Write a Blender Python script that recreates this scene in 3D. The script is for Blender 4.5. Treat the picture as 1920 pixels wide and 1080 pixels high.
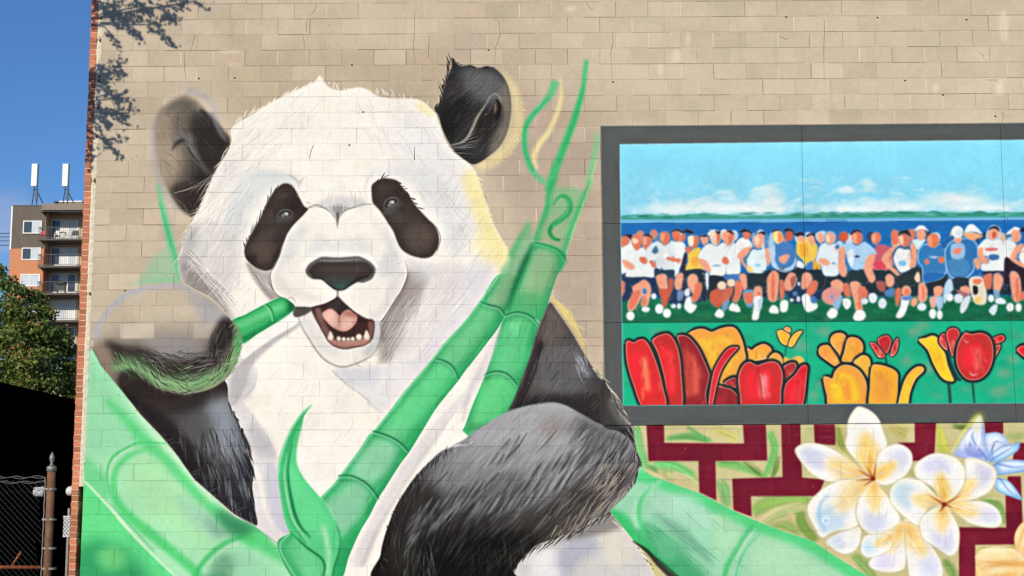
import bpy, bmesh, math, random
import numpy as np
from mathutils import Vector, Matrix

for o in list(bpy.data.objects): bpy.data.objects.remove(o)
SC = bpy.context.scene
COL = SC.collection

# ---------------------------------------------------------------- camera
# world frame: X right along the painted wall, Y into it (the wall's face is Y = 0), Z up from the ground; metres
CAM_F, CAM_YAW, CAM_PITCH, CAM_ROLL = 2800.0, -0.01251, 0.14654, -0.00152
CAM_POS = np.array([-0.92907, -18.15146, 1.60446])
def cam_axes():
    cy, sy = math.cos(CAM_YAW), math.sin(CAM_YAW)
    cp, sp_ = math.cos(CAM_PITCH), math.sin(CAM_PITCH)
    cr, sr = math.cos(CAM_ROLL), math.sin(CAM_ROLL)
    f = np.array([sy*cp, cy*cp, sp_]); r = np.array([cy, -sy, 0.0]); u = np.cross(r, f)
    return cr*r + sr*u, -sr*r + cr*u, f
AX_R, AX_U, AX_F = cam_axes()
cd = bpy.data.cameras.new('camera'); cam = bpy.data.objects.new('camera', cd); COL.objects.link(cam)
cd.sensor_width = 36.0; cd.lens = CAM_F/1920*36.0; cd.clip_start = 0.1; cd.clip_end = 6000
cam.matrix_world = Matrix([[AX_R[i], AX_U[i], -AX_F[i], CAM_POS[i]] for i in range(3)] + [[0, 0, 0, 1]])
SC.camera = cam

# ---------------------------------------------------------------- daylight
SUN_EL, SUN_AZ = math.radians(25), math.radians(25)       # sun behind the camera, 25 degrees to its left
SUN = Vector((-math.sin(SUN_AZ)*math.cos(SUN_EL), -math.cos(SUN_AZ)*math.cos(SUN_EL), math.sin(SUN_EL)))
ld = bpy.data.lights.new('sun', 'SUN'); ld.energy = 4.5; ld.angle = math.radians(0.45); ld.color = (1.0, 0.93, 0.82)
sun = bpy.data.objects.new('sun', ld); COL.objects.link(sun); sun.rotation_euler = SUN.to_track_quat('Z', 'Y').to_euler(); sun.location = (-20, -30, 30)
W = bpy.data.worlds.new('World'); SC.world = W; W.use_nodes = True
nt = W.node_tree; nt.nodes.clear()
sky = nt.nodes.new('ShaderNodeTexSky'); sky.sky_type = 'NISHITA'; sky.sun_disc = False
sky.sun_elevation = SUN_EL; sky.sun_rotation = math.atan2(SUN.x, SUN.y)
sky.altitude = 200; sky.air_density = 1.0; sky.dust_density = 0.0; sky.ozone_density = 9.5
bg = nt.nodes.new('ShaderNodeBackground'); bg.inputs['Strength'].default_value = 0.115
wo = nt.nodes.new('ShaderNodeOutputWorld')
# thin pale cloud low over the horizon, all the way round
tc = nt.nodes.new('ShaderNodeTexCoord'); mp = nt.nodes.new('ShaderNodeMapping'); mp.inputs['Scale'].default_value = (1, 1, 2.6); mp.inputs['Location'].default_value = (1.44, 0.63, 0.425)
no = nt.nodes.new('ShaderNodeTexNoise'); no.inputs['Scale'].default_value = 5.0; no.inputs['Detail'].default_value = 5; no.inputs['Roughness'].default_value = .5
rp = nt.nodes.new('ShaderNodeValToRGB'); rp.color_ramp.elements[0].position = .53; rp.color_ramp.elements[1].position = .68
sx = nt.nodes.new('ShaderNodeSeparateXYZ'); hr = nt.nodes.new('ShaderNodeMapRange'); hr.inputs['From Min'].default_value = .255; hr.inputs['From Max'].default_value = .16; hr.inputs['To Min'].default_value = 0; hr.inputs['To Max'].default_value = .8
ml = nt.nodes.new('ShaderNodeMath'); ml.operation = 'MULTIPLY'
mx = nt.nodes.new('ShaderNodeMix'); mx.data_type = 'RGBA'; mx.inputs['B'].default_value = (4.6, 4.5, 5.4, 1)
L_ = nt.links.new
L_(tc.outputs['Generated'], mp.inputs['Vector']); L_(mp.outputs['Vector'], no.inputs['Vector']); L_(no.outputs['Fac'], rp.inputs['Fac'])
L_(tc.outputs['Generated'], sx.inputs['Vector']); L_(sx.outputs['Z'], hr.inputs['Value']); L_(rp.outputs['Color'], ml.inputs[0]); L_(hr.outputs['Result'], ml.inputs[1])
L_(sky.outputs['Color'], mx.inputs['A']); L_(ml.outputs['Value'], mx.inputs['Factor']); L_(mx.outputs['Result'], bg.inputs['Color']); L_(bg.outputs['Background'], wo.inputs['Surface'])
vs = SC.view_settings; vs.view_transform = 'Standard'; vs.look = 'None'; vs.exposure = 0.0; vs.gamma = 1.0; vs.use_curve_mapping = False

# ---------------------------------------------------------------- measuring
def wall_xz(p):
    """point measured on the photograph -> X, Z on the plane of the wall"""
    p = np.asarray(p, float)
    d = AX_F*CAM_F + np.multiply.outer(p[..., 0]-960, AX_R) - np.multiply.outer(p[..., 1]-540, AX_U)
    t = -CAM_POS[1]/d[..., 1]
    return np.stack([CAM_POS[0]+t*d[..., 0], CAM_POS[2]+t*d[..., 2]], -1)

def at_depth(x, y, Y):
    """point measured on the photograph -> X, Y, Z at the given distance Y behind the wall's plane"""
    d = AX_F*CAM_F + AX_R*(x-960) - AX_U*(y-540)
    t = (Y-CAM_POS[1])/d[1]
    return CAM_POS + t*d

# ---------------------------------------------------------------- the blocks' bond
BLK, CRS = 0.4064, 0.2032
WALL_L, WALL_R, WALL_TOP, GROUND_Z = -6.345, 7.4, 9.15, 0.0
def course_lines():
    z0 = 7.9349
    up = [z0 + CRS*k for k in range(6, 0, -1)]
    dn = [z0]
    for k in range(60):
        dn.append(dn[-1] - (CRS/2 if k == 21 else CRS))
        if dn[-1] < GROUND_Z - 0.1: break
    return up + dn, 6
COURSES, COURSE0 = course_lines()
def bond():
    """(row, x0, x1, ztop, zbottom) of every block"""
    out = []
    for i in range(len(COURSES)-1):
        k = i - COURSE0
        x = WALL_L
        if k % 2: xs = [WALL_L, WALL_L + BLK/2]
        else: xs = [WALL_L]
        while xs[-1] + BLK < WALL_R + 0.2: xs.append(xs[-1] + BLK)
        for a, b in zip(xs[:-1], xs[1:]): out.append((k, a, b, COURSES[i], COURSES[i+1]))
    return out
BOND = bond()

# ---------------------------------------------------------------- paint: a canvas in wall metres
PX = 165.0
CX0, CX1, CZ0, CZ1 = -6.40, 7.45, -0.05, 9.20
CW, CH = int((CX1-CX0)*PX), int((CZ1-CZ0)*PX)
KS = PX/153.0                                    # paint pixels per photograph pixel
CAN = np.zeros((CH, CW, 3), np.float32)
PR = random.Random(7)
NR = np.random.RandomState(5)

def T(pts):
    q = wall_xz(pts)
    return np.stack([(q[..., 0]-CX0)*PX, (CZ1-q[..., 1])*PX], -1)

def sp(pts, closed=False, n=7):
    P = np.asarray(pts, float)
    if len(P) < 3: return P
    if closed: Q = np.concatenate([P[-1:], P, P[:2]])
    else: Q = np.concatenate([2*P[:1]-P[1:2], P, 2*P[-1:]-P[-2:-1]])
    t = np.linspace(0, 1, n, endpoint=False)[:, None]
    out = []
    for i in range(len(Q)-3):
        a, b, c, d = Q[i:i+4]
        out.append(0.5*((2*b)+(-a+c)*t+(2*a-5*b+4*c-d)*t*t+(-a+3*b-3*c+d)*t**3))
    out = np.concatenate(out)
    if not closed: out = np.concatenate([out, P[-1:]])
    return out

def raster(poly, pad=0, sub=3):
    """coverage of a polygon given in canvas pixels -> (y0, x0, alpha) or None"""
    x, y = poly[:, 0], poly[:, 1]
    x0, x1 = int(math.floor(x.min()))-pad-1, int(math.ceil(x.max()))+pad+2
    y0, y1 = int(math.floor(y.min()))-pad-1, int(math.ceil(y.max()))+pad+2
    x0, y0 = max(x0, -40), max(y0, -40); x1, y1 = min(x1, CW+40), min(y1, CH+40)
    if x1-x0 < 2 or y1-y0 < 2: return None
    w, h = x1-x0, y1-y0
    ys = (np.arange(h*sub)+0.5)/sub + y0
    xa, ya = x, y; xb, yb = np.roll(x, -1), np.roll(y, -1)
    buf = np.zeros((h*sub, w+2), np.float32)
    up = (ya[None] <= ys[:, None]) & (yb[None] > ys[:, None])
    dn = (yb[None] <= ys[:, None]) & (ya[None] > ys[:, None])
    r, e = np.nonzero(up | dn)
    if len(r) == 0: return None
    xc = xa[e] + (ys[r]-ya[e])/(yb[e]-ya[e])*(xb[e]-xa[e]) - x0
    xc = np.clip(xc, 0, w-1e-3); d = np.where(up[r, e], 1.0, -1.0)
    i = np.floor(xc).astype(int)
    np.add.at(buf, (r, i), d*(i+1-xc)); np.add.at(buf, (r, i+1), d*(xc-i))
    a = np.abs(np.cumsum(buf, 1)[:, :w])
    a = np.minimum(a, 1).reshape(h, sub, w).mean(1)
    return y0, x0, a

def box1(a, r, ax):
    if r < 1: return a
    n = 2*r+1
    p = [(0, 0), (0, 0)]; p[ax] = (r+1, r)
    c = np.cumsum(np.pad(a, p, mode='edge'), axis=ax, dtype=np.float64)
    if ax == 0: return ((c[n:]-c[:-n])/n).astype(np.float32)
    return ((c[:, n:]-c[:, :-n])/n).astype(np.float32)
def blur(a, s):
    r = max(1, int(round(s*0.62)))
    for _ in range(3): a = box1(box1(a, r, 0), r, 1)
    return a

def comp(y0, x0, a, col, clip=None):
    h, w = a.shape
    ya, xa = max(0, y0), max(0, x0); yb, xb = min(CH, y0+h), min(CW, x0+w)
    if yb <= ya or xb <= xa: return
    al = a[ya-y0:yb-y0, xa-x0:xb-x0]
    if clip is not None: al = al*clip[ya:yb, xa:xb]
    v = CAN[ya:yb, xa:xb]
    if callable(col):
        c = col(np.arange(xa, xb)[None, :], np.arange(ya, yb)[:, None])
    else: c = np.asarray(col, np.float32)
    v += (c - v)*al[..., None]

def lin(p0, c0, p1, c1, *more):
    """colour blend between points of the photograph: p0 c0, p1 c1 (further stops: t, colour)"""
    a, b = T(np.array([p0, p1], float)); d = b-a; L = (d*d).sum()
    st = sorted([(0.0, c0), (1.0, c1)] + [(more[i], more[i+1]) for i in range(0, len(more), 2)])
    ts = [s[0] for s in st]; cs = np.array([s[1] for s in st], float)
    def f(xx, yy):
        t = ((xx-a[0])*d[0] + (yy-a[1])*d[1])/L
        return np.stack([np.interp(t, ts, cs[:, k]) for k in range(3)], -1).astype(np.float32)
    return f

def fill(pts, col, al=1.0, soft=0, clip=None, curve=True, px=False):
    P = np.asarray(pts, float)
    if curve: P = sp(P, True)
    if not px: P = T(P)
    s = soft*KS
    r = raster(P, int(s*2.2)+1 if s else 0)
    if r is None: return
    y0, x0, a = r
    if s: a = blur(a, s)
    comp(y0, x0, a*al, col, clip)

def mask(pts, curve=True, soft=0):
    m = np.zeros((CH, CW), np.float32)
    P = T(sp(pts, True) if curve else np.asarray(pts, float))
    r = raster(P, int(soft*3)+1)
    y0, x0, a = r
    if soft: a = blur(a, soft*KS)
    ya, xa = max(0, y0), max(0, x0); yb, xb = min(CH, y0+a.shape[0]), min(CW, x0+a.shape[1])
    m[ya:yb, xa:xb] = a[ya-y0:yb-y0, xa-x0:xb-x0]
    return m

def ribbon(P, w):
    d = np.gradient(P, axis=0); d /= (np.hypot(d[:, 0], d[:, 1])[:, None]+1e-9)
    n = np.stack([-d[:, 1], d[:, 0]], -1)*(np.asarray(w)[:, None]/2)
    return np.concatenate([P+n, (P-n)[::-1]])

def line(pts, w, col, al=1.0, soft=0, clip=None, curve=True):
    """brush stroke along points; w: one width, or widths spread along the stroke"""
    P = sp(pts) if curve and len(pts) > 2 else np.asarray(pts, float)
    if len(P) == 2: P = np.array([P[0]+(P[1]-P[0])*t for t in (0, .33, .67, 1)])
    t = np.linspace(0, 1, len(P))
    if np.isscalar(w): w = [w, w]
    ww = np.interp(t, np.linspace(0, 1, len(w)), w)
    R = T(ribbon(P, np.maximum(ww, 0.15)))
    s = soft*KS
    r = raster(R, int(s*2.2)+1 if s else 0)
    if r is None: return
    y0, x0, a = r
    if s: a = blur(a, s)
    comp(y0, x0, a*al, col, clip)

def hair(x, y, ang, L, w, col, al=0.8, bend=0.0, clip=None):
    """one tapered hair from x, y towards ang (radians, y down)"""
    t = np.array([0, .35, .7, 1.0])
    a = ang + bend*t
    px = x + np.cumsum(np.r_[0, np.diff(t)]*L*np.cos(a)); py = y + np.cumsum(np.r_[0, np.diff(t)]*L*np.sin(a))
    R = T(ribbon(np.stack([px, py], -1), np.array([.55, 1., .7, .08])*w))
    r = raster(R, 0, 2)
    if r: comp(r[0], r[1], r[2]*al, col, clip)

def along(pts, n, jit=2.0):
    """n points along a curve with the curve's direction there"""
    P = sp(pts); d = np.diff(P, axis=0); L = np.r_[0, np.cumsum(np.hypot(d[:, 0], d[:, 1]))]
    out = []
    for i in range(n):
        s = (i+PR.random())/n*L[-1]
        k = min(len(L)-2, max(0, np.searchsorted(L, s)-1))
        f = (s-L[k])/(L[k+1]-L[k]+1e-9)
        x, y = P[k]+(P[k+1]-P[k])*f
        out.append((x+PR.uniform(-jit, jit), y+PR.uniform(-jit, jit), math.atan2(d[k][1], d[k][0])))
    return out

def fringe(pts, n, turn, L, w, cols, al=0.85, jit=1.5, spread=0.3, bend=0.0, clip=None):
    """hairs along a curve leaving it at angle turn (radians) from its direction"""
    for x, y, a in along(pts, max(4, int(n*.75)), jit):
        hair(x, y, a+turn*.85+PR.uniform(-spread, spread), L*PR.choice([.35, .5, .6, .75, 1.15]), w*PR.uniform(.7, 1.4), PR.choice(cols), al*PR.uniform(.45, .9), bend, clip)

def pelt(pts, n, ang, L, w, cols, al=0.5, spread=0.25, bend=0.0, clip=None):
    """hairs scattered inside an outline; ang: number or function of x, y; cols: list or function of x, y"""
    P = np.asarray(pts, float); lo, hi = P.min(0), P.max(0)
    Q = sp(P, True)
    k = 0; tries = 0
    while k < n and tries < n*12:
        tries += 1
        x, y = PR.uniform(lo[0], hi[0]), PR.uniform(lo[1], hi[1])
        xa, ya = Q[:, 0], Q[:, 1]; xb, yb = np.roll(xa, -1), np.roll(ya, -1)
        c = ((ya > y) != (yb > y)); c &= x < (xb-xa)*(y-ya)/np.where(yb == ya, 1e-9, yb-ya)+xa
        if c.sum() % 2 == 0: continue
        a = ang(x, y) if callable(ang) else ang
        col = cols(x, y) if callable(cols) else PR.choice(cols)
        hair(x, y, a+PR.uniform(-spread, spread), L*PR.uniform(.5, 1.3), w*PR.uniform(.6, 1.4), col, al*PR.uniform(.5, 1), bend, clip)
        k += 1

def spot(x, y, rx, ry, col, al=1.0, soft=0, rot=0.0, clip=None):
    t = np.linspace(0, 2*math.pi, 20, endpoint=False)
    c, s = math.cos(rot), math.sin(rot)
    fill(np.stack([x+rx*np.cos(t)*c-ry*np.sin(t)*s, y+rx*np.cos(t)*s+ry*np.sin(t)*c], -1), col, al, soft, clip, False)

def noise2(h, w, cell, seed):
    r = np.random.RandomState(seed)
    gh, gw = int(h/cell)+3, int(w/cell)+3
    g = r.rand(gh, gw).astype(np.float32)
    yy, xx = np.arange(h)/cell, np.arange(w)/cell
    yi, xi = yy.astype(int), xx.astype(int)
    fy, fx = (yy-yi)[:, None], (xx-xi)[None]
    fy, fx = fy*fy*(3-2*fy), fx*fx*(3-2*fx)
    a = g[yi][:, xi]; b = g[yi][:, xi+1]; c = g[yi+1][:, xi]; d = g[yi+1][:, xi+1]
    return ((a*(1-fx)+b*fx)*(1-fy)+(c*(1-fx)+d*fx)*fy).astype(np.float32)

# ---------------------------------------------------------------- the mural, painted stroke by stroke
TAN = (205, 188, 163)
def paint_base():
    CAN[:] = TAN
    n1 = noise2(CH, CW, 260, 1)[..., None]; n2 = noise2(CH, CW, 60, 2)[..., None]
    CAN[:] += (n1-.5)*10 + (n2-.5)*7
    # an older, browner coat of paint between the panda and the boards
    fill([(700, 210), (860, 90), (1000, 170), (1135, 240), (1140, 620), (1080, 640), (1010, 500), (900, 300)], (184, 166, 145), .8, 45)
    fill([(420, 110), (640, 90), (830, 110), (820, 200), (640, 150), (470, 215)], (193, 175, 147), .75, 30)
    fill([(1135, 0), (1920, 0), (1920, 240), (1135, 240)], (212, 196, 169), .6, 40, curve=False)
    # every block took the paint a little differently
    for k, a, b, zt, zb in BOND:
        x0, x1 = (a-CX0)*PX, (b-CX0)*PX; y0, y1 = (CZ1-zt)*PX, (CZ1-zb)*PX
        q = PR.random()
        if q < .10: c, al = (PR.choice([(203, 176, 150), (206, 180, 158), (190, 170, 142)])), PR.uniform(.12, .42)
        elif q < .30: c, al = (184, 168, 142), PR.uniform(.08, .3)
        elif q < .5: c, al = (222, 206, 180), PR.uniform(.08, .26)
        else: continue
        e = 0.8
        fill([(x0+e, y0+e), (x1-e, y0+e), (x1-e, y1-e), (x0+e, y1-e)], c, al, .5, None, False, True)
    # mortar: dark lines here, pale smears there
    for k, a, b, zt, zb in BOND:
        x0, x1 = (a-CX0)*PX, (b-CX0)*PX; y0, y1 = (CZ1-zt)*PX, (CZ1-zb)*PX
        q = PR.random()
        def seg(p, q_, w, c, al):
            P = np.array([p, ((p[0]+q_[0])/2+PR.uniform(-.5, .5), (p[1]+q_[1])/2+PR.uniform(-.5, .5)), q_])
            r = raster(ribbon(P, np.array([w, w*PR.uniform(.5, 1.2), w*.7])), 0)
            if r: comp(r[0], r[1], r[2]*al, c)
        if q < .34: seg((x0, y0+2), (x0, y1-2), 1.9, (236, 223, 194), PR.uniform(.3, .9))
        elif q < .6: seg((x0, y0+1), (x0, y1-1), 1.3, (132, 114, 90), PR.uniform(.2, .6))
        q = PR.random()
        if q < .4: seg((x0, y1), (x1, y1), 1.3, (124, 106, 84), PR.uniform(.15, .6))
        elif q < .52: seg((x0+PR.uniform(0, 20), y1), (x1, y1), 1.5, (234, 221, 192), PR.uniform(.3, .8))
    # cracks, chips and knots of mortar
    for c in ([(345, 96), (347, 125), (349, 150)], [(346, 184), (350, 196), (348, 212)], [(365, 64), (361, 80), (359, 93)], [(592, 5), (589, 20), (578, 34)], [(575, 36), (573, 50), (574, 63)], [(568, 66), (570, 80), (570, 92)],
              [(778, 20), (777, 60), (776, 92), (779, 122)], [(805, 66), (804, 92), (803, 104), (805, 110)], [(1147, 60), (1150, 80), (1146, 100), (1148, 150)], [(1100, 6), (1107, 15), (1113, 18)], [(1463, 68), (1472, 74), (1480, 70)],
              [(1545, 34), (1546, 60), (1544, 92), (1546, 150)], [(1850, 150), (1866, 150), (1874, 158)], [(1835, 98), (1843, 103), (1844, 112)], [(925, 34), (937, 40), (938, 65), (930, 90), (927, 120)], [(1518, 66), (1516, 90)], [(1878, 210), (1881, 218), (1879, 228)]):
        line([(x+PR.uniform(-1.2, 1.2), y) for x, y in c], [.6, 1.1, .4], (104, 90, 72), .6, 0, None, False)
    for x, y in ((373, 147), (1149, 154), (1697, 151), (1768, 178), (1812, 37), (1474, 32), (1645, 33), (440, 146), (1866, 218), (235, 545), (660, 122), (916, 94)): spot(x, y, 2.2, 1.4, (60, 48, 38), .9)
    for x, y, w, h in ((1268, 105, 8, 13), (1238, 130, 5, 12), (1882, 50, 9, 30), (1290, 75, 5, 14), (1755, 165, 6, 9), (575, 34, 9, 2), (440, 121, 14, 2), (430, 97, 22, 2.5), (1070, 16, 10, 5), (1875, 165, 8, 14)): spot(x, y, w, h, (230, 216, 187), .6, 3)

W0, W1, W2, W3 = (252, 245, 231), (233, 228, 221), (214, 209, 206), (182, 175, 171)
HEAD = [(434, 262), (433, 243), (447, 229), (466, 219), (490, 203), (520, 186), (548, 172), (572, 162), (590, 153), (600, 143), (607, 153), (618, 164), (635, 169), (652, 168), (668, 164), (684, 166), (700, 175), (717, 182), (745, 184), (775, 185), (792, 190), (806, 202), (818, 215), (826, 240), (836, 265), (852, 287), (874, 303), (888, 317), (897, 337), (905, 362), (914, 387), (922, 412), (934, 437), (948, 462), (958, 482), (950, 510), (930, 560), (880, 640), (800, 760), (700, 860), (600, 700), (480, 640), (438, 612), (428, 594), (410, 572), (392, 556), (365, 542), (342, 527), (335, 502), (336, 480), (341, 460), (348, 440), (359, 418), (368, 400), (378, 384), (385, 365), (392, 348), (399, 333), (407, 318), (419, 298), (428, 283)]
CHEST = [(432, 600), (452, 640), (440, 690), (422, 714), (427, 745), (440, 778), (452, 805), (462, 832), (470, 865), (474, 900), (474, 940), (476, 985), (490, 1010), (515, 1040), (560, 1100), (735, 1100), (712, 1060), (716, 1030), (730, 980), (760, 920), (800, 870), (850, 830), (890, 790), (940, 640), (960, 560), (900, 480), (600, 480)]

def paint_ears():
    # left ear: sprayed thin, so the wall shows through
    E = [(318, 192), (345, 180), (370, 190), (385, 206), (402, 222), (416, 240), (432, 262), (425, 285), (408, 312), (396, 338), (384, 362), (370, 396), (358, 404), (338, 390), (320, 366), (306, 338), (296, 305), (290, 268), (291, 228), (300, 205)]
    line([(356, 165), (340, 190), (296, 220), (288, 262), (291, 310), (304, 352), (332, 396)], [4, 9, 10, 9, 10, 9, 6], (168, 166, 178), .55, 5)
    line([(352, 166), (378, 178), (396, 192), (404, 208), (410, 226)], [10, 12, 10, 8], (178, 176, 184), .5, 5)
    fill(E, (150, 134, 116), .75, 5)
    fill([(318, 195), (345, 184), (368, 196), (352, 205), (330, 205), (310, 215)], (92, 86, 78), .6, 7)
    EM = mask(E, True, 3)
    fill([(330, 205), (375, 205), (400, 222), (420, 250), (434, 266), (408, 315), (380, 380), (352, 396), (318, 362), (330, 330), (340, 290), (330, 260)], (86, 79, 72), .85, 16, EM)
    fill([(362, 214), (385, 214), (402, 226), (420, 250), (434, 266), (412, 308), (392, 345), (372, 392), (352, 392), (340, 372), (352, 345), (366, 310), (362, 275), (356, 250)], (44, 41, 39), .93, 11, EM)
    fill([(322, 352), (350, 340), (380, 352), (371, 394), (358, 402), (335, 386)], (52, 45, 42), .75, 6)
    fill([(298, 270), (322, 268), (338, 295), (332, 330), (316, 345), (304, 325)], (172, 155, 132), .7, 13)
    fill([(325, 250), (350, 246), (366, 262), (352, 272), (330, 268)], (120, 116, 108), .6, 6)
    line([(322, 282), (330, 270), (342, 263), (352, 266), (356, 280)], [2, 6, 7, 4], (40, 37, 35), .85, 2.5)
    line([(349, 256), (357, 275), (370, 298), (382, 314), (398, 330)], [10, 12, 9, 6, 2], (120, 122, 122), .75, 4)
    line([(352, 276), (362, 292), (378, 310)], [2, 3, 1], (34, 32, 31), .9, .8)
    line([(394, 212), (404, 234), (414, 252), (426, 268)], [10, 12, 9, 3], (134, 136, 138), .75, 4.5); pelt(E, 110, .9, 34, 1.5, [(120, 112, 104), (60, 55, 52), (36, 34, 32)], .3, .4, .2, EM)
    line([(376, 206), (392, 222), (404, 246), (418, 266), (432, 270)], [5, 6, 5, 2], (36, 34, 33), .8, 2.6)
    for i in range(15):
        a = math.pi*(0.93 - i*.022) ; hair(399+PR.uniform(-3, 3), 329+PR.uniform(-4, 4), a+math.pi*.0, PR.uniform(35, 75), 1.5, PR.choice([(158, 148, 134), (120, 112, 102), (28, 26, 25)]), .8, -.18)
    line([(326, 362), (352, 355), (380, 346)], [1.5, 2, .8], (172, 160, 142), .7); line([(330, 372), (345, 384), (352, 396)], 1.3, (120, 112, 104), .7)
    fringe([(378, 384), (366, 402), (358, 408)], 14, 1.4, 15, 2, [(52, 46, 44), (40, 36, 35)])
    line([(296, 345), (312, 420), (326, 480), (338, 522)], [5, 13, 15, 8], (108, 204, 146), .9, 4)
    line([(300, 380), (316, 440), (330, 492), (339, 522)], [3, 6, 7, 4], (82, 190, 126), .8, 2)
    fill([(262, 520), (300, 470), (322, 470), (338, 500), (340, 528), (300, 524), (250, 530)], (150, 205, 160), .6, 9)
    line([(250, 533), (290, 526), (338, 526)], [2, 9, 6], (128, 206, 156), .75, 4)
    # right ear
    line([(945, 135), (966, 175), (972, 220), (962, 262), (925, 302), (893, 314)], [6, 14, 16, 18, 20, 12], (238, 221, 158), .7, 7)
    fill([(952, 170), (962, 210), (958, 250), (930, 285), (900, 303), (905, 280), (935, 240)], (216, 196, 150), .7, 8)
    fringe([(976, 190), (974, 240), (955, 285), (915, 314)], 40, -1.2, 14, 2.2, [(244, 228, 160), (236, 216, 140)], .8)
    R = [(847, 108), (858, 120), (868, 124), (882, 122), (897, 128), (912, 124), (930, 130), (946, 148), (955, 172), (958, 205), (952, 242), (938, 272), (912, 296), (890, 308), (874, 302), (855, 286), (840, 264), (829, 240), (822, 216), (815, 205), (826, 192), (832, 165), (840, 140), (847, 125)]
    fill(R, (50, 48, 48), 1, 1.2)
    M = mask(R)
    fill([(868, 128), (905, 130), (938, 140), (952, 175), (930, 195), (895, 185), (870, 160)], (112, 112, 112), .85, 14, M)
    fill([(946, 150), (962, 200), (955, 250), (935, 280), (915, 300), (925, 260), (940, 220), (940, 180)], (150, 140, 122), .75, 9, M)
    fill([(835, 190), (865, 180), (880, 200), (862, 240), (846, 262), (828, 235)], (26, 25, 25), .8, 10, M)
    fill([(878, 250), (905, 215), (932, 190), (938, 220), (920, 250), (890, 275)], (36, 34, 34), .7, 7, M)
    pelt([(840, 140), (900, 130), (945, 160), (940, 250), (890, 290), (840, 250)], 170, 2.2, 26, 1.4, [(82, 80, 80), (120, 118, 116), (30, 29, 29)], .4, .3, .2, M)
    line([(920, 180), (908, 200), (896, 218), (886, 240), (876, 258), (862, 270), (840, 273)], [2, 2.5, 4, 5, 4, 3, 1], (170, 170, 150), .9, .8)
    line([(918, 182), (928, 176), (938, 184), (940, 200)], [1.5, 3, 2], (160, 160, 146), .8, 1)
    line([(930, 186), (937, 198), (934, 216), (928, 232)], [3, 7, 6, 2], (28, 24, 22), .95, 1.2)
    line([(928, 194), (929, 205), (926, 213)], [1.5, 3, 1.5], (176, 140, 108), .8, .8)
    for i in range(16): hair(842+PR.uniform(0, 12), 274+PR.uniform(-6, 14), PR.uniform(-.55, .12), PR.uniform(30, 60), 1.5, PR.choice([(150, 150, 146), (110, 110, 108), (28, 27, 27)]), .7, -.1)
    fringe([(815, 205), (826, 192), (832, 165), (840, 138), (847, 112)], 30, -.55, 17, 3, [(40, 38, 38), (30, 29, 29)], 1, 1, .25)
    fringe([(848, 110), (870, 124), (900, 128), (925, 128)], 16, -.45, 11, 2.5, [(46, 44, 44)], 1, 1)

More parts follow.
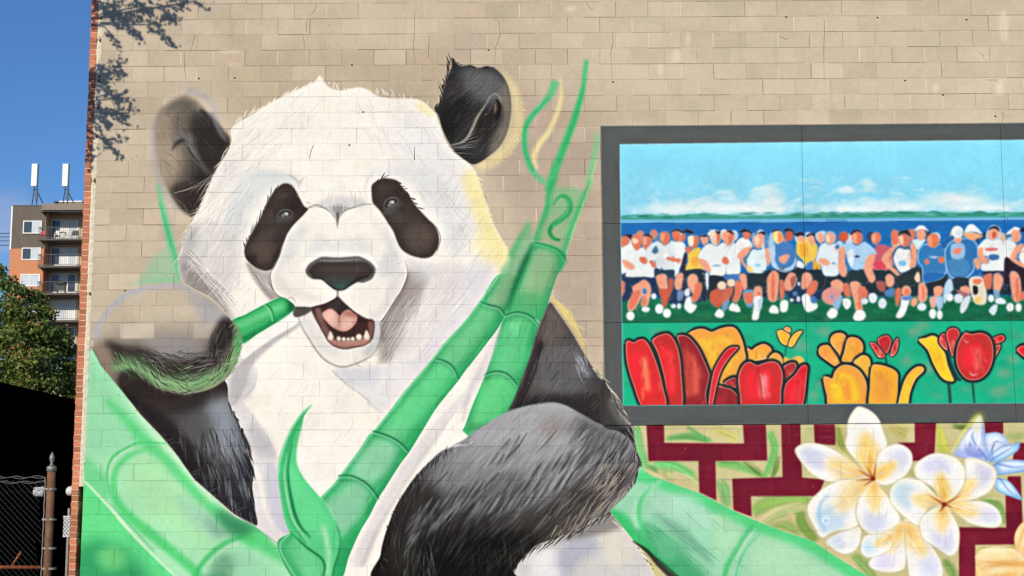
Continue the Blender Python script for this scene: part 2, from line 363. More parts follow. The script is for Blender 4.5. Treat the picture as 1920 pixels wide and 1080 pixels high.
def paint_body():
    fill(CHEST, W0)
    fill(HEAD, W0, 1, .6)
    H = np.maximum(mask(HEAD), mask(CHEST))
    # broad soft greys of the white coat
    fill([(770, 210), (830, 260), (890, 330), (880, 420), (800, 340), (740, 290), (730, 230)], (236, 232, 229), .75, 18, H)
    fill([(690, 330), (760, 310), (850, 350), (880, 420), (850, 480), (825, 420), (770, 340)], (226, 227, 226), .8, 14, H)
    fill([(830, 320), (880, 330), (900, 400), (880, 450), (850, 400)], (244, 240, 232), .6, 12, H)
    fill([(440, 350), (470, 320), (540, 325), (560, 350), (500, 360), (460, 420), (430, 470), (420, 420)], (218, 222, 220), .85, 14, H)
    line([(470, 330), (500, 325), (548, 332), (562, 348)], [4, 8, 6, 3], (200, 206, 206), .5, 6, H)
    fill([(400, 300), (430, 280), (470, 270), (450, 330), (410, 380), (390, 370)], (238, 233, 225), .7, 14, H)
    fill([(350, 430), (390, 410), (440, 440), (450, 500), (420, 560), (370, 540), (338, 510)], (214, 209, 203), .8, 15, H)
    fill([(336, 490), (360, 500), (400, 535), (430, 580), (440, 615), (400, 566), (350, 540)], (150, 140, 136), .9, 8, H)
    fill([(338, 470), (352, 440), (372, 420), (362, 470), (350, 500), (338, 505)], (150, 146, 142), .55, 8, H)
    # cheek on the left: long hairs
    for i in range(90):
        t = PR.random(); x = 345+t*70; y = 470+t*85+PR.uniform(-18, 10)
        hair(x, y, .75+PR.uniform(-.15, .15), PR.uniform(25, 60), 1.4, PR.choice([(246, 240, 230), (190, 184, 180), (150, 144, 142), (228, 223, 216)]), .6, .1, H)
    pelt([(400, 300), (450, 240), (520, 200), (520, 280), (450, 330), (410, 400), (385, 420)], 130, 2.3, 45, 1.8, [(232, 226, 216), (255, 251, 240), (222, 217, 208)], .5, .2, .1, H)
    pelt([(420, 370), (470, 330), (480, 360), (450, 430), (440, 560), (380, 500), (380, 420)], 130, 2.0, 40, 1.7, [(212, 209, 205), (250, 245, 236), (200, 198, 196)], .45, .25, .1, H)
    pelt([(840, 300), (900, 360), (930, 450), (870, 560), (800, 640), (760, 640), (800, 500), (850, 420)], 150, 2.15, 46, 1.9, [(232, 226, 220), (252, 247, 238), (214, 208, 205), (224, 220, 226)], .5, .2, .1, H)
    pelt([(560, 180), (700, 190), (800, 215), (780, 280), (600, 260)], 50, 1.9, 36, 2, [(246, 240, 228), (255, 252, 242)], .5, .5, .1, H)
    # yellow light along the right side
    fill([(884, 316), (902, 345), (915, 385), (932, 430), (955, 478), (945, 500), (925, 470), (900, 430), (880, 380), (868, 335)], (250, 231, 156), .85, 10, H)
    fill([(905, 430), (950, 475), (940, 510), (905, 490), (890, 450)], (250, 235, 170), .8, 10, H)
    fill([(790, 190), (808, 202), (815, 220), (790, 208), (775, 195)], (248, 236, 178), .8, 5, H)
    # shadow below the jowl, right of the chin and down the neck
    fill([(755, 520), (765, 505), (790, 510), (800, 530), (770, 600), (745, 660), (715, 680), (712, 610), (740, 575)], (150, 140, 132), .85, 9, H)
    fill([(762, 480), (800, 490), (880, 500), (830, 520), (780, 530)], (212, 208, 206), .7, 10, H)
    fill([(790, 560), (850, 500), (880, 520), (840, 590), (780, 650), (740, 690), (730, 670)], (228, 221, 216), .8, 14, H)
    fill([(880, 500), (930, 500), (905, 560), (850, 630), (800, 690), (770, 700), (800, 640), (850, 570)], (222, 218, 222), .75, 12, H)
    line([(764, 512), (757, 545), (738, 575), (720, 604), (718, 640)], [3, 7, 8, 8, 4], (112, 102, 95), .7, 3, H); pelt([(720, 560), (760, 530), (800, 530), (770, 620), (720, 680)], 110, 2.05, 42, 1.7, [(150, 142, 136), (226, 220, 214), (196, 188, 182)], .55, .2, .05, H)
    pelt([(790, 560), (900, 480), (910, 540), (820, 660), (740, 700)], 70, 2.2, 55, 2.2, [(250, 244, 236), (206, 200, 198), (226, 221, 220)], .5, .15, .05, H)
    # jaw on the left
    fill([(462, 490), (490, 508), (512, 512), (518, 545), (535, 560), (510, 566), (490, 540), (470, 512)], (174, 164, 157), .9, 5, H)
    line([(464, 494), (478, 520), (496, 545), (512, 560)], [3, 6, 7, 3], (146, 136, 130), .7, 3, H)
    for i in range(16): hair(468+i*2.6+PR.uniform(-3, 3), 505+i*2+PR.uniform(-6, 6), .9+PR.uniform(-.1, .1), PR.uniform(25, 45), 1.3, PR.choice([(128, 120, 116), (226, 220, 212)]), .5, .05, H)
    # facets of the chest
    fill([(452, 640), (478, 690), (473, 730), (455, 747), (472, 775), (495, 812), (510, 842), (521, 865), (524, 920), (534, 968), (550, 1010), (518, 1014), (482, 985), (474, 920), (470, 860), (448, 790), (424, 740), (424, 712)], (226, 221, 217), .95, 2.5, H)
    fill([(470, 790), (500, 815), (518, 850), (510, 860), (480, 850), (466, 820)], (194, 190, 192), .7, 8, H)
    fill([(440, 690), (474, 700), (470, 740), (452, 752), (438, 735), (430, 715)], (212, 209, 209), .7, 7, H)
    fill([(500, 870), (520, 880), (528, 935), (545, 1000), (518, 985), (502, 930)], (204, 203, 212), .85, 3, H)
    line([(478, 875), (488, 905), (496, 950), (512, 990)], [6, 8, 8, 3], (248, 240, 230), .9, 3, H)
    line([(481, 690), (480, 712), (473, 730), (456, 747)], [1, 2.5, 1.5], (178, 172, 170), .6, 1, H)
    line([(472, 775), (497, 812), (512, 842), (521, 862)], [1, 2, 1.5], (190, 184, 180), .6, 1, H)
    fill([(627, 696), (652, 722), (680, 742), (712, 774), (750, 742), (800, 690), (760, 670), (700, 690), (660, 690)], (236, 231, 227), .9, 3, H)
    line([(622, 694), (650, 720), (680, 742), (714, 774)], [3, 3, 2, 1], (186, 180, 178), .7, 1.5, H)
    fill([(630, 690), (680, 690), (716, 690), (700, 722), (672, 726), (648, 712)], (212, 212, 214), .75, 7, H)
    # band of shade beneath the bamboo in the mouth
    fill([(560, 596), (560, 612), (520, 640), (488, 668), (470, 690), (462, 720), (446, 752), (430, 760), (436, 700), (455, 676), (500, 634)], (190, 184, 182), .9, 3, H)
    fill([(556, 584), (560, 604), (515, 632), (480, 656), (456, 672), (452, 648), (500, 622)], (252, 245, 233), 1, 1.5, H)
    for P_, n_, a_ in (([(345, 440), (400, 350), (450, 300), (470, 380), (455, 500), (500, 600), (440, 590), (350, 520)], 260, 2.1), ([(410, 310), (450, 235), (540, 180), (600, 160), (600, 230), (520, 280), (450, 330)], 120, 2.35), ([(620, 180), (790, 195), (830, 270), (780, 300), (700, 260)], 80, .9), ([(830, 300), (900, 350), (945, 470), (860, 600), (790, 660), (770, 560), (850, 470)], 260, 2.05), ([(760, 330), (850, 350), (870, 430), (830, 420)], 70, .85), ([(500, 690), (640, 700), (740, 730), (700, 800), (560, 820)], 50, 2.0)):
        pelt(P_, n_, a_, 32, 2.0, [(206, 201, 196), (255, 252, 246), (186, 180, 175), (222, 217, 211), (206, 205, 208)], .27, .25, .12, H)
    fringe([(434, 262), (447, 229), (490, 203), (548, 172), (590, 153)], 40, -.35, 15, 2.6, [W0, (246, 238, 224)], .95, 1.5, .25)
    fringe([(590, 160), (600, 143)], 10, -.1, 14, 2.5, [W0], .9)
    fringe([(606, 153), (640, 170), (684, 166)], 12, -2.6, 13, 2.4, [W0], .9)
    fringe([(690, 172), (745, 184), (806, 200)], 26, -2.75, 18, 2.3, [W0, (248, 240, 220)], .9)
    fringe([(886, 316), (903, 360), (920, 412), (940, 452), (958, 484)], 46, -.55, 16, 2.3, [(250, 236, 170), (252, 240, 190), (240, 222, 150)], .85, 2)
    fringe([(428, 275), (408, 318), (392, 348), (378, 384), (359, 418), (345, 450), (336, 490)], 60, .25, 22, 2, [W0, W1, W2], .85, 2)
    fringe([(378, 384), (359, 418), (345, 450), (336, 490)], 20, .3, 20, 1.5, [(120, 110, 104), (150, 142, 134)], .6, 3)
    for x, y in ((655, 272), (681, 210)): spot(x, y, 2, 2, (120, 110, 100), .8)
    line([(588, 272), (583, 284), (580, 298)], 1.4, (120, 112, 102), .7)
    line([(777, 275), (777, 300)], [1, 2], (90, 84, 78), .7)

def paint_face():
    L = [(529, 345), (538, 343.7), (547, 346.7), (554, 355.5), (561, 369.6), (570, 386), (578, 392.5), (567, 405.7), (553, 419.7), (541, 435.6), (535, 449.7), (528, 465.5), (524, 479.6), (517, 493.6), (511, 504), (498, 507.7), (482, 503), (469, 493), (460, 482), (458.5, 467), (464, 451), (473, 434), (486, 412), (496, 390), (507, 368.7), (517, 354.6)]
    Rr = [(698, 346), (714, 336), (723, 334), (743, 338), (754, 350), (767, 366), (781, 387), (802, 410), (816, 424), (823, 444), (821, 463), (811, 479), (798, 484), (781, 482), (763, 475), (751, 465), (744, 451), (737, 433), (728, 419), (716, 400), (707, 389), (699, 380), (696.7, 364)]
    for E in (L, Rr):
        fill(E, (64, 55, 50), 1, 1.3)
    fringe([(458, 480), (464, 451), (486, 412), (507, 368), (520, 353)], 26, -.35, 14, 2, [(60, 52, 48), (72, 64, 60)], .9, 1.5, .2)
    fringe([(560, 372), (550, 350), (538, 344)], 8, .3, 9, 1.5, [W0, W2], .8)
    fringe([(700, 346), (716, 335)], 7, -.15, 16, 2, [(52, 46, 44)], .9)
    fringe([(735, 336), (756, 352), (770, 370), (784, 390)], 14, -.5, 12, 2.3, [(52, 46, 44)], .9)
    ML, MR = mask(L), mask(Rr)
    spot(492, 470, 26, 22, (94, 80, 71), .8, 9, 0, ML); spot(500, 440, 20, 9, (82, 70, 63), .7, 6, -.4, ML); spot(545, 385, 16, 16, (44, 37, 34), .8, 7, 0, ML); spot(527, 365, 14, 8, (78, 67, 60), .6, 5, 0, ML); spot(470, 490, 10, 16, (42, 34, 33), .6, 5, .6, ML); spot(520, 480, 7, 16, (44, 36, 35), .6, 5, .4, ML)
    spot(785, 445, 28, 28, (90, 78, 70), .85, 10, 0, MR); spot(745, 372, 22, 18, (48, 42, 39), .7, 8, 0, MR); spot(745, 410, 20, 10, (78, 70, 64), .7, 7, 0, MR); spot(718, 352, 14, 10, (72, 63, 57), .6, 6, 0, MR); spot(735, 400, 16, 8, (66, 66, 66), .6, 5, .2, MR)
    pelt(L, 60, 2.1, 20, 1.2, [(96, 84, 76), (40, 34, 32)], .3, .3, 0, ML); pelt(Rr, 60, .9, 20, 1.2, [(94, 84, 76), (42, 36, 34)], .3, .3, 0, MR)
    line([(820, 470), (826, 446), (818, 424)], 1.2, (28, 24, 22), .5)
    for x, y, rot, s in ((533.5, 401.5, -.08, .86), (732, 381, -.42, .94)):
        c, sn = math.cos(rot), math.sin(rot)
        f = lambda u, v: (x+s*(u*c-v*.86*sn), y+s*(u*sn+v*.86*c))
        fill([f(-24, 14), f(-12, 9), f(2, 10), f(16, 6), f(22, 10), f(8, 18), f(-16, 20)], (98, 98, 96), .6, 5)
        fill([f(-16, 5), f(-9, -6), f(2, -10), f(12, -6), f(17, 2), f(10, 8), f(0, 10), f(-8, 8)], (84, 80, 76), .8, 2)
        fill([f(-13, 2.5), f(-6, -5), f(3, -7.5), f(11, -4), f(13.5, 1.5), f(6, 6.5), f(-3, 7)], (32, 29, 28), 1, .8)
        fill([f(-8, 1), f(-2, -4.5), f(5, -5), f(9.5, 0), f(5, 5), f(-3, 5.5)], (118, 118, 108), .95, 1.4)
        fill([f(-1, -3.5), f(5, -4), f(8.5, 0), f(4, 3)], (176, 176, 166), .9, 1.4)
        fill([f(-6, 0), f(-2, 0), f(-2, 4), f(-6, 3.5)], (66, 66, 58), .9, 1)
        spot(*f(-4.5, 3.8), 1.5, 1.2, (246, 246, 240), .95, .4); spot(*f(4.5, -.5), 2.4, 1.8, (226, 226, 220), .85, .6); line([f(-15, 3), f(-7, -5.5), f(3, -8.5), f(12, -5), f(17, 1)], [1, 2.6, 2.6, 1.2], (22, 19, 18), .9, .7)
        line([f(-17, 6), f(-9, -7), f(2, -11), f(13, -7), f(19, 2)], [1, 1.8, 2, 1.2], (150, 148, 142), .8, .5)
        line([f(-15, 5), f(-4, 9), f(8, 8), f(16, 3)], [.8, 1.6, .8], (146, 144, 138), .6, .6)
    # brow and bridge
    fill([(590, 386), (610, 372), (640, 368), (675, 372), (690, 384), (665, 392), (645, 404), (634, 426), (626, 404), (606, 392)], (206, 203, 200), .8, 6)
    fill([(620, 388), (634, 384), (650, 388), (641, 402), (634, 420), (628, 404)], (150, 145, 141), .8, 5)
    line([(633, 398), (632.8, 420), (632.5, 444)], [4, 2.4, 1], (70, 64, 60), .8, 1.2)
    line([(634, 438), (633, 455), (636, 470)], [2.5, 2, .5], (178, 172, 168), .6, 1.5)
    line([(578, 392), (590, 385), (603, 388), (617, 396), (628, 410)], [1.5, 3, 2.5, 2], (112, 106, 102), .75, 1.6); line([(637, 408), (648, 395), (664, 389)], [2, 2.5, 2], (112, 106, 102), .7, 1.6); line([(592, 389), (605, 393), (618, 401), (628, 415)], 2, (255, 252, 245), .8, .9); line([(640, 412), (650, 400), (668, 393), (688, 389)], 2, (255, 252, 245), .8, .9)
    line([(640, 400), (660, 390), (682, 384), (698, 383)], [2, 2.5, 2], (130, 124, 120), .7, 1.3)
    line([(704, 318), (692, 335), (685, 352), (688, 376)], [2, 4, 4, 2], (214, 206, 206), .7, 3); line([(706, 316), (695, 334), (687, 350)], 1.3, (255, 252, 244), .8, .5)
    for i in range(40): hair(592+PR.uniform(0, 84), 362+PR.uniform(-16, 18), 1.5+PR.uniform(-.3, .3), PR.uniform(10, 24), 2.2, PR.choice([(206, 201, 197), (250, 246, 238), (222, 218, 213)]), .4)
    line([(562, 345), (552, 334), (540, 328)], [1, 3, 2], (170, 170, 166), .7, 1.8); line([(574, 330), (562, 342), (560, 352)], [1, 4, 2], (190, 186, 180), .7, 2); fringe([(556, 350), (570, 372), (580, 390)], 10, -.9, 12, 1.6, [(120, 112, 106), (190, 184, 178)], .6)
    # muzzle
    MZ = [(590, 387.5), (603, 391), (617, 398), (628, 412), (632.5, 428), (637, 408), (648, 396), (665, 390), (681, 386), (692, 386), (706, 394), (722, 415), (737, 445), (750, 470), (760, 495), (763, 515), (754, 540), (740, 562), (724, 588), (714, 601), (703, 602), (687, 598), (668, 588), (650, 574), (634, 559), (627, 561), (610, 569), (585, 575), (556, 575), (550, 569), (536, 560), (520, 552), (511, 537), (508, 514), (517, 497), (527, 475), (534, 452), (541, 436), (553, 420), (567, 406), (578, 394)]
    fill(MZ, (250, 243, 230), 1, .8)
    MM = mask(MZ)
    fill([(535, 455), (560, 425), (575, 430), (555, 480), (530, 500), (512, 520)], (222, 221, 217), .75, 9, MM)
    fill([(590, 440), (625, 448), (680, 445), (700, 470), (660, 472), (600, 470), (575, 480)], (222, 222, 218), .7, 9, MM)
    fill([(720, 420), (745, 470), (750, 510), (720, 520), (700, 500), (725, 470)], (214, 214, 212), .8, 9, MM)
    fill([(735, 520), (760, 510), (742, 560), (712, 598), (690, 590), (718, 570)], (222, 214, 208), .8, 7, MM)
    fill([(512, 530), (530, 548), (555, 560), (590, 568), (620, 560), (580, 552), (540, 535), (520, 510)], (226, 218, 210), .7, 7, MM)
    line([(566, 500), (580, 486), (600, 478), (640, 477), (690, 481), (708, 502)], [4, 6, 7, 6, 4], (254, 250, 240), .9, 2)
    for q in ([(541, 436), (530, 468), (517, 497), (509, 515), (512, 538), (522, 553), (540, 562), (556, 575), (588, 575), (612, 568), (630, 558)], [(635, 558), (650, 573), (670, 588), (690, 598), (712, 602), (724, 588), (742, 560), (756, 538), (763, 515), (757, 490)]):
        line(q, 2.2, (255, 252, 244), .95, .6, MM)
        line(q, [3, 6, 7, 3], (150, 140, 132), .55, 3, 1-MM); line(q, [1, 2.4, 2.6, 1.2], (84, 76, 70), .7, .9, 1-MM)
    line([(537, 561), (548, 558), (556, 572)], [1, 2.5, 1], (170, 160, 152), .8, 1, MM)
    pelt(MZ, 120, 1.7, 16, 1.1, [(238, 231, 220), (255, 250, 240), (226, 221, 214)], .4, 1.2, 0, MM)
    # nose
    NS = [(573.7, 507), (580, 496), (592.5, 487.5), (605, 482.5), (630, 483.7), (655, 482.5), (672, 481.5), (687, 487.5), (697, 495), (703, 504), (701, 515), (695, 523), (681, 529), (670, 528.5), (656, 536), (644, 543.5), (630, 543.7), (617, 535), (603, 524), (587.5, 522.5), (577, 516)]
    fill(NS, (96, 96, 94), 1, .7)
    NM = mask(NS)
    fill([(579, 507), (595, 492.5), (620, 491.5), (655, 492), (682, 491), (698, 502), (697, 514), (680, 524), (657, 533), (642, 542), (630, 542), (614, 531), (600, 521), (586, 518)], (66, 57, 54), 1, 1.2, NM)
    line([(600, 488), (630, 488.5), (655, 487), (676, 486)], [3, 4, 3.5, 2], (150, 150, 148), .75, 1.2, NM)
    fill([(605, 522), (635, 520), (668, 522), (650, 540), (636, 544), (622, 538)], (64, 78, 74), .8, 5, NM); spot(640, 538, 12, 5, (68, 112, 100), .6, 3, 0, NM)
    spot(640, 506, 40, 8, (82, 74, 69), .5, 5, 0, NM)
    line([(584, 520), (598, 521), (610, 530), (630, 543)], [2, 3, 2], (34, 34, 33), .9, .8, NM); line([(645, 542), (660, 531), (672, 522), (690, 518)], [2, 3, 3, 2], (36, 36, 35), .9, .8, NM)
    line(NS+NS[:1], 1.3, (46, 46, 45), .8, .5)
    # chin
    CH_ = [(556, 580), (585, 577), (595, 600), (612, 632), (640, 656), (668, 654), (698, 636), (702, 602), (714, 604), (713, 630), (708, 650), (695, 667), (670, 680), (641, 687), (613, 678), (595, 660), (580, 638), (565, 613)]
    fill(CH_, (240, 234, 222), 1, 1)
    CM = mask(CH_)
    fill([(556, 582), (580, 580), (592, 610), (610, 640), (640, 664), (610, 664), (584, 634)], (222, 218, 211), .7, 6, CM)
    fill([(700, 605), (714, 604), (712, 640), (692, 666), (680, 660), (698, 640)], (196, 198, 196), .8, 4, CM)
    line([(557, 588), (566, 613), (581, 638), (596, 661), (614, 678), (641, 688), (670, 681), (696, 668)], [1, 2.2, 2.4, 2.4, 2], (118, 110, 104), .75, 1.2)
    line([(696, 668), (708, 651), (714, 628), (714, 604)], [1, 3, 3], (112, 104, 98), .7, 1.6)
    fringe([(600, 664), (640, 688), (690, 672), (710, 648)], 30, .9, 12, 1.4, [(150, 142, 136), (244, 238, 228)], .6, 3)
    # mouth
    MO = [(585, 577), (610, 569.5), (627, 561), (633, 557), (645, 569), (665, 586), (685, 597.5), (700, 601), (701, 620), (697, 636), (685, 646), (665, 651), (647, 654), (630, 650), (617, 641), (607, 625), (597, 607), (589, 592)]
    fill(MO, (66, 42, 40), 1, .8)
    OM = mask(MO)
    fill([(590, 580), (600, 578), (610, 605), (620, 625), (617, 640), (600, 612)], (136, 100, 94), .9, 2.5, OM)
    fill([(612, 570), (633, 557), (655, 578), (668, 592), (640, 584), (620, 584)], (62, 56, 52), .95, 3, OM)
    fill([(690, 604), (700, 604), (700, 622), (694, 632)], (150, 104, 98), .7, 2, OM)
    TG = [(604, 590), (612, 581), (622, 579), (632, 587), (637, 592), (643, 585), (655, 580), (668, 588), (669, 602), (660, 614), (648, 621), (634, 619), (618, 609)]
    fill(TG, (218, 160, 146), 1, 1.2, OM)
    TM = mask(TG)
    fill([(606, 590), (622, 582), (634, 594), (630, 612), (616, 606)], (240, 196, 178), .8, 4, TM); fill([(642, 600), (660, 596), (660, 610), (648, 618), (640, 614)], (238, 196, 180), .8, 4, TM)
    line([(637, 591), (636, 602), (637, 614)], [2.5, 2, .8], (150, 84, 76), .8, .9, TM)
    fill([(640, 584), (668, 584), (670, 594), (650, 592)], (170, 100, 92), .6, 3, TM)
    fill([(612, 634), (622, 637), (640, 640), (655, 639), (672, 638), (690, 634), (696, 637), (686, 646), (665, 650), (647, 653), (630, 649), (618, 642)], (180, 132, 116), 1, 1, OM)
    line([(614, 635), (640, 640.5), (672, 638), (692, 634)], 1.5, (226, 186, 164), .8, .5, OM)
    for x, y, w, h in ((620, 629, 5.6, 8.5), (687.5, 627.5, 6, 9)):
        fill([(x-w, y+h*.7), (x-w*.7, y-h*.1), (x-w*.1, y-h), (x+w*.8, y), (x+w, y+h*.7), (x, y+h)], (244, 228, 204), 1, .6); line([(x+w*.5, y-h*.2), (x+w*.9, y+h*.6)], 1, (170, 130, 112), .6, .5)
    for x, y, r in ((635, 635, 4.4), (644.5, 636, 4), (653, 636, 3.4), (661.3, 635.4, 4), (673, 632, 5.8)):
        spot(x, y, r, r*1.05, (246, 232, 210), 1, .5); line([(x-r, y+r*.6), (x, y+r*1.1), (x+r, y+r*.6)], .9, (110, 66, 58), .8, .3)
    line(MO+MO[:1], 1.4, (52, 36, 34), .8, .6)
    line([(633, 541), (633, 559)], 2, (52, 48, 46), .95, .5); line([(634, 556), (650, 573), (668, 588), (690, 599)], [1, 2, 2, 1], (52, 44, 42), .8, .6); line([(632, 558), (612, 570), (588, 577), (556, 578)], [1, 2, 2, 3], (52, 46, 43), .8, .7)
    fill([(552, 576), (586, 578), (572, 590), (552, 594)], (70, 66, 58), .9, 2)

GA, GB, GC, GD, GE = (86, 194, 124), (124, 214, 154), (38, 150, 90), (20, 108, 66), (172, 232, 186)
def culm(left, right, base, al, mid, edge, hl=None, wm=.35):
    """a bamboo stem between two long edges: base coat, dark along both edges, light down the middle"""
    O = left + right[::-1]
    fill(O, base, al, .8, None, True)
    M = mask(O)
    l, r = sp(left), sp(right)
    r = np.stack([np.interp(np.linspace(0, 1, len(l)), np.linspace(0, 1, len(r)), r[:, k]) for k in (0, 1)], -1)
    w = float(np.hypot(*(l-r).T).mean())
    line(list(map(tuple, (l*.62+r*.38)[::6])), w*wm, mid, .8*al, w*.12, M)
    line(list(map(tuple, r[::6])), w*.42, edge, .75*al, w*.11, M)
    line(list(map(tuple, l[::6])), w*.26, edge, .55*al, w*.08, M)
    for i in range(130):
        s = PR.uniform(.04, .96); k = PR.randrange(0, len(l)-10); n = min(len(l)-1, k+PR.randrange(6, 16))
        q = l*(1-s)+r*s; v = PR.choice([.78, .88, 1.1, 1.2, 1.3])
        line(list(map(tuple, q[k:n:3])), [.6, PR.uniform(2, 7), .6], tuple(min(240, c_*v) for c_ in base), .28, 1.6, M)
    if hl: line(list(map(tuple, (l*.975+r*.025)[::6])), 2.4, hl, .95, .7)
    return M
def node(pts, M=None, dark=(18, 96, 58), light=(150, 226, 172), w=2.6):
    p = np.array(pts, float)
    line(list(map(tuple, p+[2, 5])), w*3.2, (40, 150, 92), .55, 4, M)
    line(pts, [w*.7, w, w, w*.8], dark, .9, .7)
    line(list(map(tuple, p+[-1, 3.2])), w*.8, light, .75, .7)

def paint_mouth_bamboo():
    O = [(434, 602), (460, 590), (495, 571), (518, 560), (532, 558), (545, 566), (553, 576), (548, 584), (530, 598), (505, 613), (480, 628), (457, 644), (448, 628)]
    fill(O, (70, 190, 112), 1, .8)
    M = mask(O)
    line([(440, 612), (480, 596), (530, 572)], [10, 13, 10], (116, 220, 146), .8, 5, M)
    line([(450, 640), (490, 620), (545, 584)], 12, (34, 140, 80), .85, 4, M); line([(436, 602), (490, 574), (530, 558)], 5, (42, 150, 88), .7, 2, M)
    line([(494, 570), (506, 583), (511, 603)], [2, 3, 2], (160, 232, 172), .9, .7, M); line([(498, 569), (510, 582), (515, 600)], [2, 3, 2], (26, 120, 70), .8, 1, M)
    fill([(530, 556), (556, 572), (548, 586), (538, 582), (540, 570)], (24, 90, 54), .85, 4, M)
    line([(432, 601), (495, 570), (520, 558)], 1.5, (190, 240, 200), .7, .8)
    line([(458, 645), (505, 614), (550, 584)], 2, (206, 240, 208), .8, 1)

def paint_left_arm():
    A = [(172, 655), (190, 680), (230, 732), (262, 775), (300, 815), (330, 850), (350, 880), (366, 900), (410, 938), (440, 964), (480, 986), (478, 955), (474, 925), (470, 905), (470, 870), (460, 832), (450, 800), (438, 775), (428, 750), (422, 715), (380, 690), (280, 680)]
    fill(A, (66, 62, 62), 1, 1)
    M = mask(A)
    fill([(210, 690), (430, 700), (424, 745), (380, 765), (300, 772), (250, 750)], (52, 45, 42), .95, 8, M)
    fill([(380, 770), (430, 742), (448, 800), (455, 850), (420, 860), (395, 830)], (152, 158, 166), .9, 15, M)
    fill([(330, 790), (390, 770), (400, 830), (360, 850)], (92, 90, 90), .8, 12, M)
    fill([(230, 732), (300, 812), (366, 900), (480, 986), (478, 960), (420, 900), (360, 830), (300, 770)], (34, 31, 31), .9, 7, M)
    fill([(440, 870), (470, 870), (474, 940), (478, 980), (440, 955), (420, 920)], (40, 42, 48), .85, 10, M)
    pelt([(330, 800), (400, 800), (455, 800), (468, 900), (476, 970), (400, 920)], 240, 1.25, 40, 3.4, [(96, 98, 104), (140, 144, 152), (36, 34, 35), (60, 60, 62)], .45, .22, .1, M)
    fringe([(300, 815), (366, 900), (440, 964)], 60, -1.35, 26, 2, [(36, 33, 33), (46, 44, 44), (80, 80, 82)], .8, 3)
    fringe([(428, 752), (450, 800), (462, 835), (470, 870), (472, 910), (475, 960)], 46, .05, 24, 3, [(38, 38, 42), (52, 54, 60)], .95, 2, .22)
    for p in ([(452, 806), (466, 838), (471, 864)], [(458, 850), (472, 878), (474, 902)]): line(p, [4, 6, .5], (40, 40, 46), .95, .6)

